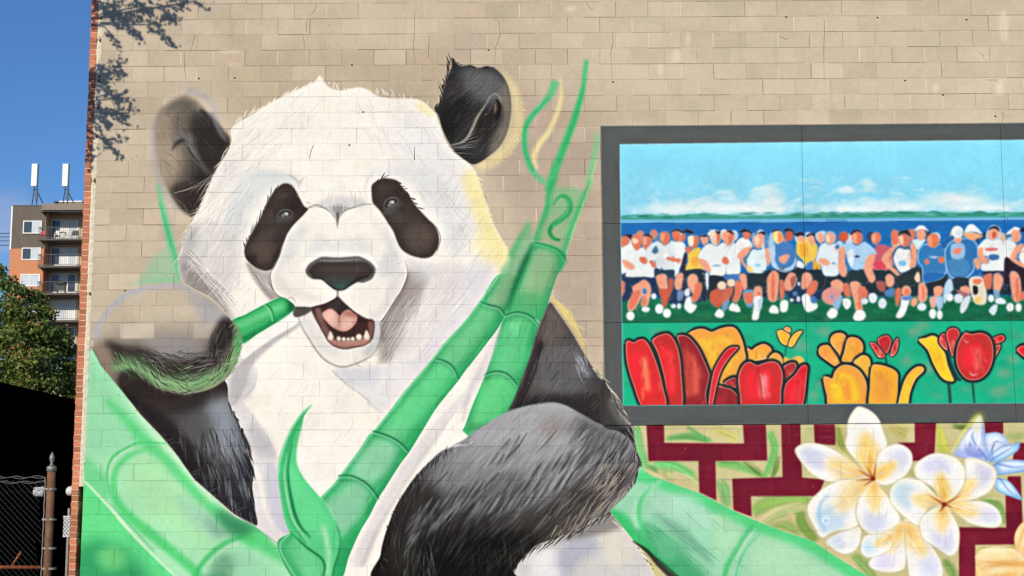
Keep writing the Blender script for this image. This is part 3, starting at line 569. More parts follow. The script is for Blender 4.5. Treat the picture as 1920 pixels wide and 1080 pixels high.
def paint_paw():
    P = [(175, 642), (178, 614), (192, 590), (215, 563), (242, 546), (268, 537), (300, 532), (335, 532), (356, 541), (380, 554), (400, 565), (415, 580), (430, 596), (442, 612), (452, 634), (451, 658), (440, 686), (422, 712), (385, 732), (335, 738), (295, 728), (262, 712), (235, 722), (222, 735), (196, 700), (176, 668)]
    fill(P, (196, 180, 155), .95, 2)
    M = mask(P)
    fill([(240, 550), (330, 536), (400, 570), (420, 600), (400, 640), (330, 620), (250, 600)], (206, 190, 165), .8, 12, M)
    fill([(186, 640), (230, 618), (320, 610), (400, 604), (440, 612), (440, 660), (330, 680), (200, 670)], (150, 141, 132), .6, 16, M); fill([(380, 560), (430, 600), (445, 640), (400, 650), (385, 610)], (140, 134, 130), .6, 12, M)
    line([(176, 640), (184, 602), (215, 565), (262, 540), (330, 534), (372, 552)], [18, 20, 18, 15, 12, 8], (182, 182, 192), .8, 6, M)
    fill([(350, 548), (400, 568), (440, 612), (430, 640), (380, 600)], (178, 176, 176), .8, 9, M)
    fill([(180, 648), (260, 642), (360, 640), (440, 620), (445, 660), (430, 700), (340, 735), (270, 712), (215, 735), (180, 680)], (104, 95, 86), .9, 18, M)
    fill([(226, 607), (289, 606), (289, 634), (226, 635)], (216, 200, 178), .8, 1, M, False); fill([(363, 606), (425, 606), (425, 634), (363, 635)], (206, 192, 174), .5, 1.5, M, False)
    fill([(395, 640), (412, 600), (430, 596), (440, 612), (432, 640), (410, 672), (396, 668)], (42, 38, 36), .95, 8, M)
    fill([(200, 640), (235, 650), (275, 655), (320, 672), (370, 668), (405, 655), (400, 690), (340, 706), (290, 700), (250, 680), (205, 668)], (50, 45, 42), .92, 8, M)
    fill([(270, 632), (330, 634), (385, 644), (366, 668), (315, 672), (285, 656)], (158, 154, 152), .7, 12, M)
    fill([(178, 648), (205, 650), (214, 690), (205, 712), (182, 676)], (150, 132, 112), .8, 8, M)
    fill([(208, 690), (225, 672), (260, 672), (300, 700), (360, 704), (410, 690), (445, 640), (452, 660), (436, 694), (400, 726), (335, 738), (290, 726), (262, 712), (240, 700)], (112, 160, 104), .62, 8, M); line([(212, 690), (240, 690), (275, 708), (330, 722), (380, 716), (420, 694), (444, 652)], [6, 16, 16, 14, 14, 12, 6], (146, 200, 132), .55, 5, M)
    spot(446, 640, 8, 26, (90, 180, 104), .8, 6, 0, M)
    fill([(222, 706), (240, 692), (262, 700), (300, 728), (340, 742), (300, 752), (240, 752), (224, 735)], (44, 38, 35), .9, 5)
    pelt([(205, 660), (260, 660), (320, 680), (420, 680), (448, 640), (440, 690), (390, 728), (330, 736), (280, 718), (230, 695)], 520, lambda x, y: .75 if x < 300 else (.35 if x < 350 else (2.6 if x < 400 else 2.0)), 20, 1.4, [(150, 200, 136), (96, 150, 90), (40, 36, 32), (176, 196, 150), (50, 45, 40), (66, 116, 68), (34, 32, 30)], .5, .25, .35)
    pelt([(250, 650), (300, 655), (380, 665), (410, 645), (400, 680), (330, 694), (270, 676)], 160, lambda x, y: .35 if x < 330 else -.35, 24, 1.5, [(120, 116, 112), (150, 146, 142), (36, 32, 30), (52, 48, 45)], .6, .2, .2)
    pelt([(395, 640), (412, 600), (436, 600), (440, 650), (410, 690)], 90, 1.8, 26, 1.6, [(36, 32, 30), (58, 54, 50), (110, 104, 96)], .7, .2, .1)
    fringe([(440, 606), (452, 634), (450, 664), (438, 692)], 46, 1.0, 20, 1.7, [(110, 190, 116), (54, 60, 46), (140, 150, 120), (160, 210, 150)], .8, 4)
    line([(172, 652), (196, 698), (232, 738)], [2, 5, 6], (58, 50, 46), .8, 2)
    line([(436, 600), (447, 616), (452, 630)], [3, 5, 3], (150, 120, 100), .5, 2)

def paint_bamboo():
    # thin shoots, sprayed straight on the wall
    line([(1051, 146), (1052, 180), (1045, 210), (1030, 245), (1010, 272), (1001, 295), (1007, 318)], [3, 7, 9, 10, 11, 10, 4], (238, 220, 160), .9, 3)
    line([(1042, 152), (1030, 180), (1007, 206), (990, 228), (984, 252), (986, 287), (998, 320), (1022, 344)], [16, 13, 11, 11, 11, 11, 11, 9], (96, 196, 134), .85, 3.5)
    line([(1030, 182), (1006, 208), (989, 230), (983, 255), (986, 288), (1000, 322)], [3, 6, 7, 6, 6, 5], (66, 182, 112), .8, 2)
    line([(1020, 165), (1012, 190), (1008, 200)], 2, (214, 205, 168), .5, 1.5)
    line([(1100, 112), (1097, 132), (1094, 160), (1087, 188), (1077, 222), (1064, 258), (1050, 294), (1036, 332), (1028, 360)], [7, 9, 9, 11, 13, 14, 15, 17, 14], (72, 192, 118), .9, 3)
    line([(1094, 162), (1087, 190), (1077, 224), (1063, 262), (1047, 306)], [3, 6, 8, 8, 6], (58, 178, 104), .7, 2)
    line([(1120, 250), (1117, 278), (1110, 312), (1100, 345)], [8, 10, 11, 8], (120, 206, 140), .75, 4); line([(1118, 300), (1112, 325), (1104, 350)], 2, (206, 222, 150), .8, 1)
    # upright culm
    BL = [(1042, 330), (1025, 362), (1022, 386), (1012, 417), (1001, 453), (986, 486), (966, 530), (946, 592), (932, 630), (920, 672), (907, 710), (886, 760), (872, 798), (862, 822)]
    BR = [(1110, 335), (1098, 368), (1087, 398), (1073, 435), (1060, 474), (1043, 520), (1032, 552), (1024, 580), (1010, 612), (1000, 648), (990, 682), (978, 712), (969, 742), (960, 768), (940, 790), (905, 812)]
    up = BL[:4]+[(1001, 453), (1030, 452), (1058, 482)]+BR[:5][::-1]
    fill([(1034, 352), (1022, 386), (1012, 417), (1001, 453), (1030, 452), (1058, 482), (1060, 474), (1073, 435), (1087, 398), (1100, 360)], (130, 190, 134), .75, 5); UM = mask(up, True, 3)
    line(BL[:5], [8, 18, 20, 20, 20], (56, 176, 104), .9, 6, UM); line(BR[:5], [5, 12, 16, 16, 16], (66, 184, 112), .9, 5, UM)
    fill([(1010, 440), (1035, 405), (1055, 430), (1050, 470)], (172, 180, 138), .5, 8, UM)
    line([(1112, 335), (1099, 368), (1088, 398), (1074, 436), (1062, 478)], 2.2, (172, 226, 150), .9, .8)
    line([(1038, 384), (1046, 371), (1058, 368), (1068, 380), (1066, 397), (1052, 411), (1036, 422), (1030, 435), (1038, 447), (1051, 450)], [3, 5, 9, 11, 11, 10, 9, 8, 7, 5], (58, 168, 98), .95, 1.8)
    line([(1048, 372), (1062, 376), (1064, 396), (1044, 416)], [1, 2, 2.5, 1], (128, 214, 146), .7, 1)
    line([(1033, 424), (1031, 436), (1040, 447), (1050, 450)], 2, (28, 118, 64), .7, 1)
    M = culm(BL[4:], BR[4:], (84, 192, 120), .97, GB, GC)
    fill([(1000, 470), (1030, 466), (1046, 490), (1036, 530), (1000, 580), (975, 570), (985, 520)], (176, 170, 136), .55, 12, M)
    fill([(960, 555), (1000, 548), (1020, 560), (1010, 590), (960, 600)], (74, 178, 108), .7, 8, M)
    fill([(930, 640), (985, 625), (980, 690), (930, 700), (915, 690)], (96, 206, 136), .7, 9, M)
    fill([(900, 720), (950, 705), (965, 740), (930, 790), (890, 800)], (100, 214, 132), .8, 9, M)
    line([(880, 800), (930, 800), (965, 768)], 16, (52, 120, 70), .5, 6, M)
    node([(1001, 455), (1022, 459), (1046, 469), (1060, 488)], None, (24, 118, 66), (176, 234, 180), 2.4)
    line([(986, 488), (1000, 466), (1020, 461), (1044, 470), (1056, 490), (1052, 510)], [2, 4, 5, 5, 3], (60, 176, 106), .8, 1.6)
    node([(945, 592), (970, 585), (994, 592), (1010, 608)], M); node([(906, 703), (930, 696), (952, 702), (970, 722)], M)
    line([(1004, 598), (1011, 606)], 2.4, (206, 240, 206), .9, .6)
    # long culm from the paw's left foot to the top
    AL = [(992, 418), (978, 440), (964, 463), (955, 481), (935, 515), (907, 555), (890, 578), (872, 602), (835, 642), (808, 676), (788, 700), (757, 736), (730, 772), (702, 807), (690, 818), (675, 842), (642, 886), (627, 906), (602, 932), (570, 968), (545, 998), (520, 1022), (560, 1095)]
    ARt = [(1000, 455), (985, 486), (972, 520), (957, 556), (945, 594), (932, 618), (915, 640), (895, 666), (870, 698), (858, 715), (835, 743), (817, 766), (795, 802), (768, 846), (750, 870), (728, 905), (709, 935), (692, 968), (675, 996), (655, 1040), (632, 1095)]
    fill([(992, 412), (978, 440), (964, 463), (950, 490), (938, 512), (968, 528), (985, 488), (1000, 456)], (122, 188, 136), .75, 4)
    M = culm(AL[4:], ARt[2:], (88, 198, 124), .98, (118, 212, 150), (36, 150, 88), (168, 236, 188), .4)
    line([(992, 418), (975, 446), (957, 482)], [3, 10, 14], (82, 180, 112), .7, 4)
    fill([(940, 520), (965, 490), (975, 510), (950, 570), (915, 575)], (172, 170, 138), .5, 9, M)
    line([(1000, 456), (985, 488), (968, 530), (950, 582)], [4, 11, 10, 4], (16, 104, 60), .85, 4)
    fill([(880, 590), (930, 575), (900, 640), (850, 690), (830, 670)], (112, 200, 136), .6, 11, M)
    fill([(820, 690), (850, 700), (790, 790), (740, 800), (735, 785)], (98, 214, 138), .75, 10, M)
    fill([(690, 835), (740, 830), (735, 870), (700, 905), (660, 888)], (150, 210, 170), .85, 11, M)
    fill([(630, 930), (680, 905), (690, 930), (660, 990), (620, 1000), (605, 960)], (146, 204, 166), .85, 11, M)
    fill([(655, 1000), (672, 985), (650, 1060), (630, 1090), (620, 1050)], (48, 166, 98), .8, 6, M)
    node([(901, 566), (918, 572), (936, 577), (946, 590)], M); node([(818, 672), (838, 679), (852, 692), (858, 710)], M); node([(698, 808), (722, 815), (746, 827), (766, 846)], M, w=3); node([(634, 892), (658, 892), (682, 903), (698, 918), (710, 936)], M, w=3)
    # white strip of chest on the culm's right
    for p, w, c in (([(940, 612), (905, 690), (870, 750), (820, 800), (770, 868), (730, 930), (700, 990), (668, 1060)], [3, 14, 18, 20, 22, 20, 22, 24], (222, 216, 214)), ([(930, 640), (890, 720), (840, 780)], [2, 9, 8], (240, 236, 232)), ([(840, 790), (790, 860), (745, 930), (705, 1000), (680, 1060)], [3, 4, 5, 6, 6], (186, 178, 172))):
        line(p, w, c, .8, 4, 1-np.maximum(M, 0))
    line([(905, 690), (880, 735), (868, 790)], [2, 6, 4], (200, 194, 190), .6, 3)
    fill([(866, 758), (846, 800), (828, 832), (815, 845), (838, 800)], (255, 250, 238), .9, 2)

def paint_right_arm():
    line([(872, 812), (850, 836), (836, 848)], [16, 22, 10], (252, 246, 234), 1, 1)
    S = [(1031, 567), (1043, 582), (1060, 606), (1077, 632), (1091, 657), (1110, 687), (1130, 712), (1150, 740), (1170, 772), (1184, 800), (1192, 840), (1197, 876), (1100, 830), (1000, 780), (955, 776), (965, 745), (980, 706), (995, 665), (1006, 625), (1020, 590)]
    fill(S, (76, 73, 71), 1, 1); M = mask(S)
    fill([(1030, 570), (1050, 590), (1068, 625), (1030, 650), (1008, 640), (1020, 600)], (112, 100, 92), .8, 10, M)
    fill([(1015, 660), (1080, 640), (1105, 690), (1090, 740), (1030, 740), (1000, 715)], (104, 102, 101), .85, 14, M)
    fill([(1078, 660), (1096, 680), (1108, 705), (1090, 700)], (150, 150, 154), .7, 5, M)
    fill([(990, 690), (1008, 640), (1018, 650), (1000, 690), (978, 760), (962, 768)], (46, 41, 40), .9, 5, M)
    fill([(990, 745), (1060, 740), (1130, 745), (1180, 800), (1195, 870), (1110, 800), (1050, 758), (980, 772)], (46, 43, 42), .9, 9, M)
    line([(1017, 640), (1005, 690), (985, 740), (970, 768)], [2, 3, 2], (30, 27, 26), .8, 1.5, M)
    line([(1033, 556), (1048, 572), (1062, 588), (1074, 606), (1086, 630), (1094, 652)], [4, 10, 14, 12, 6, 3], (226, 206, 132), .95, 1.5)
    fringe([(1040, 566), (1062, 588), (1080, 615), (1093, 648)], 34, -.35, 20, 2.4, [(236, 216, 140), (222, 200, 124), (206, 180, 110)], .85, 4, .25)
    line([(1110, 688), (1132, 716), (1152, 744), (1172, 778), (1183, 802)], [1.5, 2.5, 3, 3.5, 2.5], (206, 200, 172), .9, .8)
    fringe([(1104, 680), (1130, 712), (1155, 748), (1178, 790), (1190, 830)], 60, -.15, 22, 1.6, [(226, 220, 190), (190, 186, 170), (60, 56, 54)], .8, 3, .25)
    fringe([(1140, 740), (1165, 775), (1182, 812)], 26, -.1, 40, 2.6, [(170, 168, 162), (140, 138, 134), (52, 48, 47)], .6, 8, .15)
    pelt(S, 260, 2.0, 26, 3.2, [(104, 102, 101), (58, 55, 54), (126, 124, 124), (44, 41, 40)], .28, .4, .1, M)
    for i in range(14): hair(1086+PR.uniform(-8, 10), 664+PR.uniform(0, 40), 1.1+PR.uniform(-.2, .2), PR.uniform(12, 26), 3, (164, 166, 174), .5, 0, M)
    # white thigh below the arm
    TH = [(955, 1095), (962, 1066), (984, 1040), (1004, 1024), (1050, 1006), (1090, 990), (1118, 972), (1142, 960), (1164, 984), (1184, 1008), (1204, 1038), (1228, 1082), (1235, 1100)]
    fill(TH, (214, 209, 204), 1, 1); TM = mask(TH)
    fill([(1000, 1045), (1040, 1030), (1060, 1080), (1000, 1095)], (240, 238, 236), .8, 9, TM)
    fill([(1060, 1015), (1110, 1000), (1130, 1030), (1090, 1050), (1060, 1090), (1045, 1050)], (176, 178, 192), .8, 11, TM)
    fill([(1120, 990), (1150, 980), (1190, 1040), (1150, 1060), (1120, 1020)], (222, 216, 198), .8, 10, TM)
    fill([(1090, 990), (1142, 962), (1166, 986), (1110, 1005), (1050, 1016), (1000, 1034)], (128, 122, 118), .8, 6, TM)
    line([(1148, 976), (1170, 992), (1190, 1016), (1212, 1050), (1228, 1082)], [2, 4, 4, 3], (238, 232, 206), .9, 1.5)
    fringe([(1146, 966), (1172, 992), (1200, 1032), (1225, 1075)], 30, -.3, 16, 1.8, [(244, 240, 226), (220, 214, 190), (60, 60, 58)], .8, 3)
    # forearm
    F = [(842, 838), (870, 824), (892, 808), (915, 793), (950, 773), (985, 762), (1015, 757), (1037, 755), (1060, 760), (1085, 774), (1112, 790), (1147, 803), (1176, 820), (1190, 840), (1197, 876), (1193, 910), (1172, 932), (1142, 958), (1115, 972), (1090, 989), (1050, 1006), (1017, 1017), (1000, 1026), (980, 1046), (962, 1070), (955, 1095), (712, 1095), (714, 1040), (720, 1010), (730, 980), (742, 950), (760, 920), (780, 892), (805, 866), (825, 847)]
    g = lin((985, 760), (172, 173, 175), (880, 1060), (16, 15, 15), .3, (150, 151, 152), .5, (98, 97, 98), .72, (48, 44, 42))
    fill(F, g, 1, 1); M = mask(F)
    fill([(915, 795), (1000, 765), (1060, 775), (1090, 800), (1030, 830), (940, 830), (890, 830)], (174, 176, 178), .7, 14, M)
    spot(1035, 800, 30, 25, (140, 126, 118), .6, 12, 0, M)
    fill([(840, 850), (930, 820), (960, 850), (920, 910), (850, 930), (810, 900)], (152, 154, 154), .7, 16, M)
    fill([(1080, 780), (1150, 805), (1190, 840), (1195, 890), (1150, 900), (1100, 860), (1070, 820)], (76, 74, 74), .75, 14, M)
    fill([(1120, 870), (1190, 880), (1160, 930), (1090, 980), (1010, 1010), (960, 990), (1040, 930)], (54, 48, 44), .85, 14, M)
    fill([(900, 930), (1000, 910), (960, 960), (870, 980)], (46, 45, 48), .7, 12, M)
    fill([(716, 1040), (745, 960), (790, 910), (810, 960), (780, 1020), (760, 1090)], (48, 42, 39), .75, 12, M)
    fill([(860, 1010), (990, 1000), (1000, 1030), (960, 1090), (800, 1090)], (12, 12, 12), .85, 16, M)
    for (x, y, c, n) in ((780, 1060, (88, 104, 92), 40), (760, 1050, (70, 84, 74), 30), (900, 1060, (32, 50, 42), 30), (955, 1050, (40, 66, 54), 22)):
        for i in range(n): hair(x+PR.uniform(-22, 30), y+PR.uniform(-46, 20), 1.45+PR.uniform(-.25, .2), PR.uniform(18, 44), 1.8, c, .5, .12, M)
    def shade(x, y):
        t = ((x-985)*-105+(y-760)*300)/(105*105+300*300)
        b = np.interp(t, [0, .3, .5, .75, 1], [176, 154, 104, 56, 24])
        b *= PR.choice([.8, .88, 1.1, 1.2, 1.28]); b = min(b, 180)
        return (b, b*.985, b*.97)
    pelt(F, 900, lambda x, y: 2.2 if x > 900 else np.interp(x, [720, 900], [1.75, 2.15]), 46, 5.5, shade, .3, .2, .15, M)
    for i in range(130):
        t = (i+PR.random())/130; bx_ = 770+t*400; by_ = np.interp(bx_, [770, 850, 930, 1010, 1090, 1180], [990, 945, 935, 905, 868, 850])+PR.uniform(-26, 26)
        L = PR.uniform(28, 64); dx, dy = -.56*L, .8*L; w = PR.uniform(4, 10)
        line([(bx_+dx*-.4, by_+dy*-.4), (bx_, by_), (bx_+dx*.7+PR.uniform(-3, 3), by_+dy*.7)], [1, w, .5], PR.choice([(150, 153, 156), (134, 137, 140), (160, 162, 162)]), PR.uniform(.3, .6), 1.5, M)
        bx_ += PR.uniform(-8, 8); line([(bx_-dx*.5, by_-dy*.5-4), (bx_, by_), (bx_+dx*.5, by_+dy*.5)], [.5, w*.7, 2], PR.choice([(48, 47, 48), (62, 61, 62), (40, 38, 37)]), PR.uniform(.3, .6), 1.3, M)
    for i in range(60):
        x, y = PR.uniform(830, 1130), PR.uniform(790, 880); L = PR.uniform(16, 36)
        line([(x, y), (x-.5*L*.5, y+.8*L*.5), (x-.56*L, y+.8*L)], [.6, PR.uniform(2, 6), .5], PR.choice([(166, 168, 170), (108, 107, 107), (176, 176, 176)]), .35, 1.6, M)
    for i in range(70):
        x, y = PR.uniform(735, 880), PR.uniform(900, 1060); L = PR.uniform(24, 56); a = np.interp(x, [735, 880], [1.7, 2.1])
        line([(x, y), (x+math.cos(a)*L*.5, y+math.sin(a)*L*.5), (x+math.cos(a)*L, y+math.sin(a)*L)], [.6, PR.uniform(2, 6), .5], PR.choice([(96, 92, 88), (64, 60, 57), (30, 28, 27)]), .4, 1.2, M)
    # locks of lighter fur cut by dark partings
    for i in range(30):
        t = PR.random(); x = 800+t*360; y = 860+PR.uniform(-30, 60)-t*40+(90-t*60)*PR.random()
        hair(x+14, y-14, 2.15+PR.uniform(-.15, .15), PR.uniform(30, 70), PR.uniform(4, 8), PR.choice([(124, 126, 126), (58, 58, 60), (148, 150, 150), (40, 39, 40)]), .35, .1, M)
    pelt([(1130, 860), (1195, 850), (1192, 912), (1140, 958), (1060, 1000), (1040, 985), (1110, 930)], 240, 2.1, 34, 1.5, [(170, 158, 134), (206, 196, 168), (40, 36, 34), (96, 88, 80)], .6, .2, .1)
    pelt([(1080, 800), (1180, 815), (1190, 870), (1120, 870)], 120, 2.0, 26, 1.6, [(150, 152, 156), (116, 116, 120), (46, 46, 48)], .5, .25, .1, M)
    fringe([(1195, 880), (1172, 932), (1142, 958), (1090, 990), (1040, 1010), (990, 1034), (962, 1066)], 90, -.45, 24, 2.2, [(30, 27, 26), (44, 40, 38), (24, 22, 22)], .9, 3, .2)
    fringe([(1188, 832), (1197, 876), (1192, 912)], 30, .15, 22, 1.6, [(40, 37, 35), (180, 170, 140)], .8, 3)
    fringe([(712, 1070), (730, 980), (760, 920), (800, 872), (842, 838)], 80, 2.75, 22, 2.4, [(44, 40, 39), (56, 53, 52), (70, 68, 67)], .95, 3, .2)
    fringe([(832, 848), (862, 832), (890, 826)], 16, 2.95, 26, 2, [(110, 110, 110), (90, 90, 90), (255, 250, 240)], .8, 3)
    line([(878, 834), (848, 836), (820, 848)], [1, 3, .6], (255, 250, 240), .9, .6)
    line([(915, 793), (950, 773), (985, 762), (1037, 755), (1085, 774), (1112, 790)], 1.6, (186, 186, 188), .6, 1)

def paint_leaf():
    Lf = [(586, 758), (565, 775), (547, 801), (533, 830), (523, 860), (521, 885), (525, 926), (532, 968), (542, 995), (562, 1018), (587, 1036), (604, 1050), (609, 1064), (602, 1095), (620, 1095), (627, 1060), (635, 1036), (639, 1010), (635, 990), (627, 972), (610, 945), (591, 922), (570, 897), (558, 873), (556, 850), (560, 822), (566, 800), (571, 778)]
    fill(Lf, (92, 208, 134), 1, .8); M = mask(Lf)
    fill([(540, 880), (560, 880), (600, 945), (625, 985), (600, 1010), (560, 970)], (108, 222, 148), .8, 9, M)
    line([(575, 770), (550, 810), (536, 860), (533, 910), (545, 970), (575, 1020)], [4, 8, 10, 10, 10, 6], (50, 166, 98), .7, 4, M)
    line([(548, 830), (540, 880), (545, 930), (558, 978), (582, 1008)], [1, 3, 6, 7, 2], (24, 120, 70), .85, 2.2, M)
    line([(538, 850), (533, 890), (538, 930), (550, 975), (580, 1020)], [1, 4, 5, 5, 2], (170, 232, 180), .7, 1.8, M)
    line([(604, 985), (612, 1010), (616, 1040), (614, 1080)], [5, 9, 7, 6], (196, 236, 200), .8, 4, M)
    line([(585, 762), (562, 780), (540, 818), (525, 862), (522, 888)], [1, 2.5, 2.5, 1.5], (200, 244, 200), .8, .8)
    line([(545, 998), (575, 1026), (602, 1046), (609, 1064), (603, 1090)], [1.5, 3.5, 4, 3.5, 3], (20, 112, 62), .9, 1.3)
    line([(628, 975), (638, 1008), (635, 1036), (627, 1062), (622, 1090)], [1, 2.5, 3, 2.5], (24, 118, 66), .8, 1.2)
    line([(560, 822), (556, 852), (559, 874), (580, 908), (612, 945), (632, 985)], 1.4, (180, 240, 190), .7, .8)

def paint_left_bamboo():
    B = [(135, 700), (172, 652), (190, 686), (230, 735), (262, 777), (300, 816), (330, 852), (366, 902), (410, 941), (440, 968), (482, 988), (520, 1024), (556, 1064), (580, 1120), (100, 1300), (100, 700)]
    fill(B, (170, 232, 182), 1, 1, None, False); M = mask(B, False)
    fill([(150, 690), (180, 680), (240, 760), (280, 820), (240, 840), (180, 860), (150, 860)], (152, 222, 172), .8, 18, M)
    line([(200, 750), (240, 790), (265, 820), (285, 840), (320, 872), (372, 930), (430, 985), (480, 1020)], [10, 16, 20, 24, 22, 20, 22, 24], (92, 214, 126), .9, 7, M)
    line([(222, 722), (275, 795), (330, 860), (400, 940)], [3, 8, 9, 8], (206, 236, 196), .8, 4, M)
    line([(322, 833), (290, 830), (258, 831), (235, 841), (213, 856), (203, 876), (201, 900), (206, 926)], [2, 4, 5, 5, 6, 5, 4, 3], (86, 206, 120), .9, 1.8, M)
    line([(292, 842), (262, 846), (238, 858), (220, 876), (213, 900), (214, 928), (230, 955), (256, 980), (286, 1003), (318, 1030), (354, 1060), (385, 1092)], [4, 8, 10, 9, 10, 14, 17, 19, 20, 18, 18, 16], (86, 212, 120), .9, 4.5, M)
    line([(250, 838), (225, 852), (208, 872), (205, 905)], [2, 3, 3, 2], (206, 238, 196), .8, 1.5, M)
    fill([(240, 880), (280, 850), (330, 905), (380, 960), (400, 1010), (360, 1020), (300, 980), (260, 940)], (176, 232, 172), .85, 15, M)
    fill([(330, 930), (370, 950), (420, 990), (400, 1005), (360, 980)], (160, 210, 186), .6, 10, M)
    fill([(150, 850), (165, 860), (205, 900), (200, 940), (160, 905), (145, 900)], (108, 212, 138), .85, 8, M)
    Lw = [(120, 880), (164, 908), (204, 950), (232, 983), (262, 1016), (292, 1046), (330, 1082), (350, 1120), (350, 1300), (100, 1300), (100, 880)]
    fill(Lw, (102, 224, 140), 1, 1.2, None, False); LM = mask(Lw, False)
    fill([(140, 1030), (200, 1010), (250, 1045), (280, 1100), (130, 1110)], (48, 160, 96), .9, 18, LM)
    fill([(180, 1040), (215, 1020), (240, 1055), (200, 1070)], (120, 214, 130), .8, 10, LM)
    fill([(150, 930), (190, 950), (240, 1000), (210, 1010), (160, 980)], (108, 226, 140), .8, 10, LM)
    line([(150, 898), (164, 908), (204, 950), (232, 983), (262, 1016), (292, 1046), (328, 1080)], [1, 3, 4, 5, 4, 3, 3], (226, 244, 206), .95, 1.1)
    line([(205, 942), (240, 980), (290, 1035)], [1, 3, 2], (60, 180, 100), .6, 2, M)
    # lower ring
    line([(476, 1006), (448, 1008), (416, 1022), (388, 1046), (368, 1074), (358, 1100)], [3, 7, 9, 9, 8, 7], (74, 200, 112), .9, 2.6, M)
    line([(452, 1014), (420, 1030), (396, 1052), (380, 1080)], [1, 3, 3, 2], (200, 236, 196), .8, 1.5, M)
    fill([(440, 975), (490, 992), (520, 1026), (545, 1060), (500, 1040), (455, 1010)], (82, 206, 116), .85, 9, M)
    fill([(400, 1060), (450, 1030), (500, 1060), (490, 1100), (390, 1100)], (150, 208, 166), .8, 12, M)
    fill([(405, 955), (445, 968), (478, 990), (450, 1006), (420, 992)], (52, 128, 88), .85, 10, M); fill([(380, 965), (410, 985), (430, 1004), (405, 1006)], (120, 160, 140), .7, 10, M); fill([(400, 1050), (425, 1036), (440, 1060), (420, 1090), (395, 1085)], (96, 150, 116), .7, 11, M)
    line([(470, 986), (500, 1004), (522, 1022), (552, 1056), (572, 1090)], [1, 2, 2.5, 3, 3], (40, 132, 80), .6, 1.2)
    line([(366, 902), (410, 941), (440, 966), (476, 984), (498, 1000)], 2, (216, 222, 206), .8, .9)
    # darker green low down on the right of the stems
    fill([(350, 1090), (420, 1075), (430, 1100), (340, 1110)], (60, 140, 92), .5, 8)

def z1(pts, ox=1120, oy=780, s=3.6): return [(ox+x/s, oy+y/s) for x, y in pts]
def z2(pts): return z1(pts, 1480, 750, 3.2727)
def zt(pts): return z1(pts, 1140, 590, 4.8)
def zu(pts): return z1(pts, 1520, 590, 4.8)

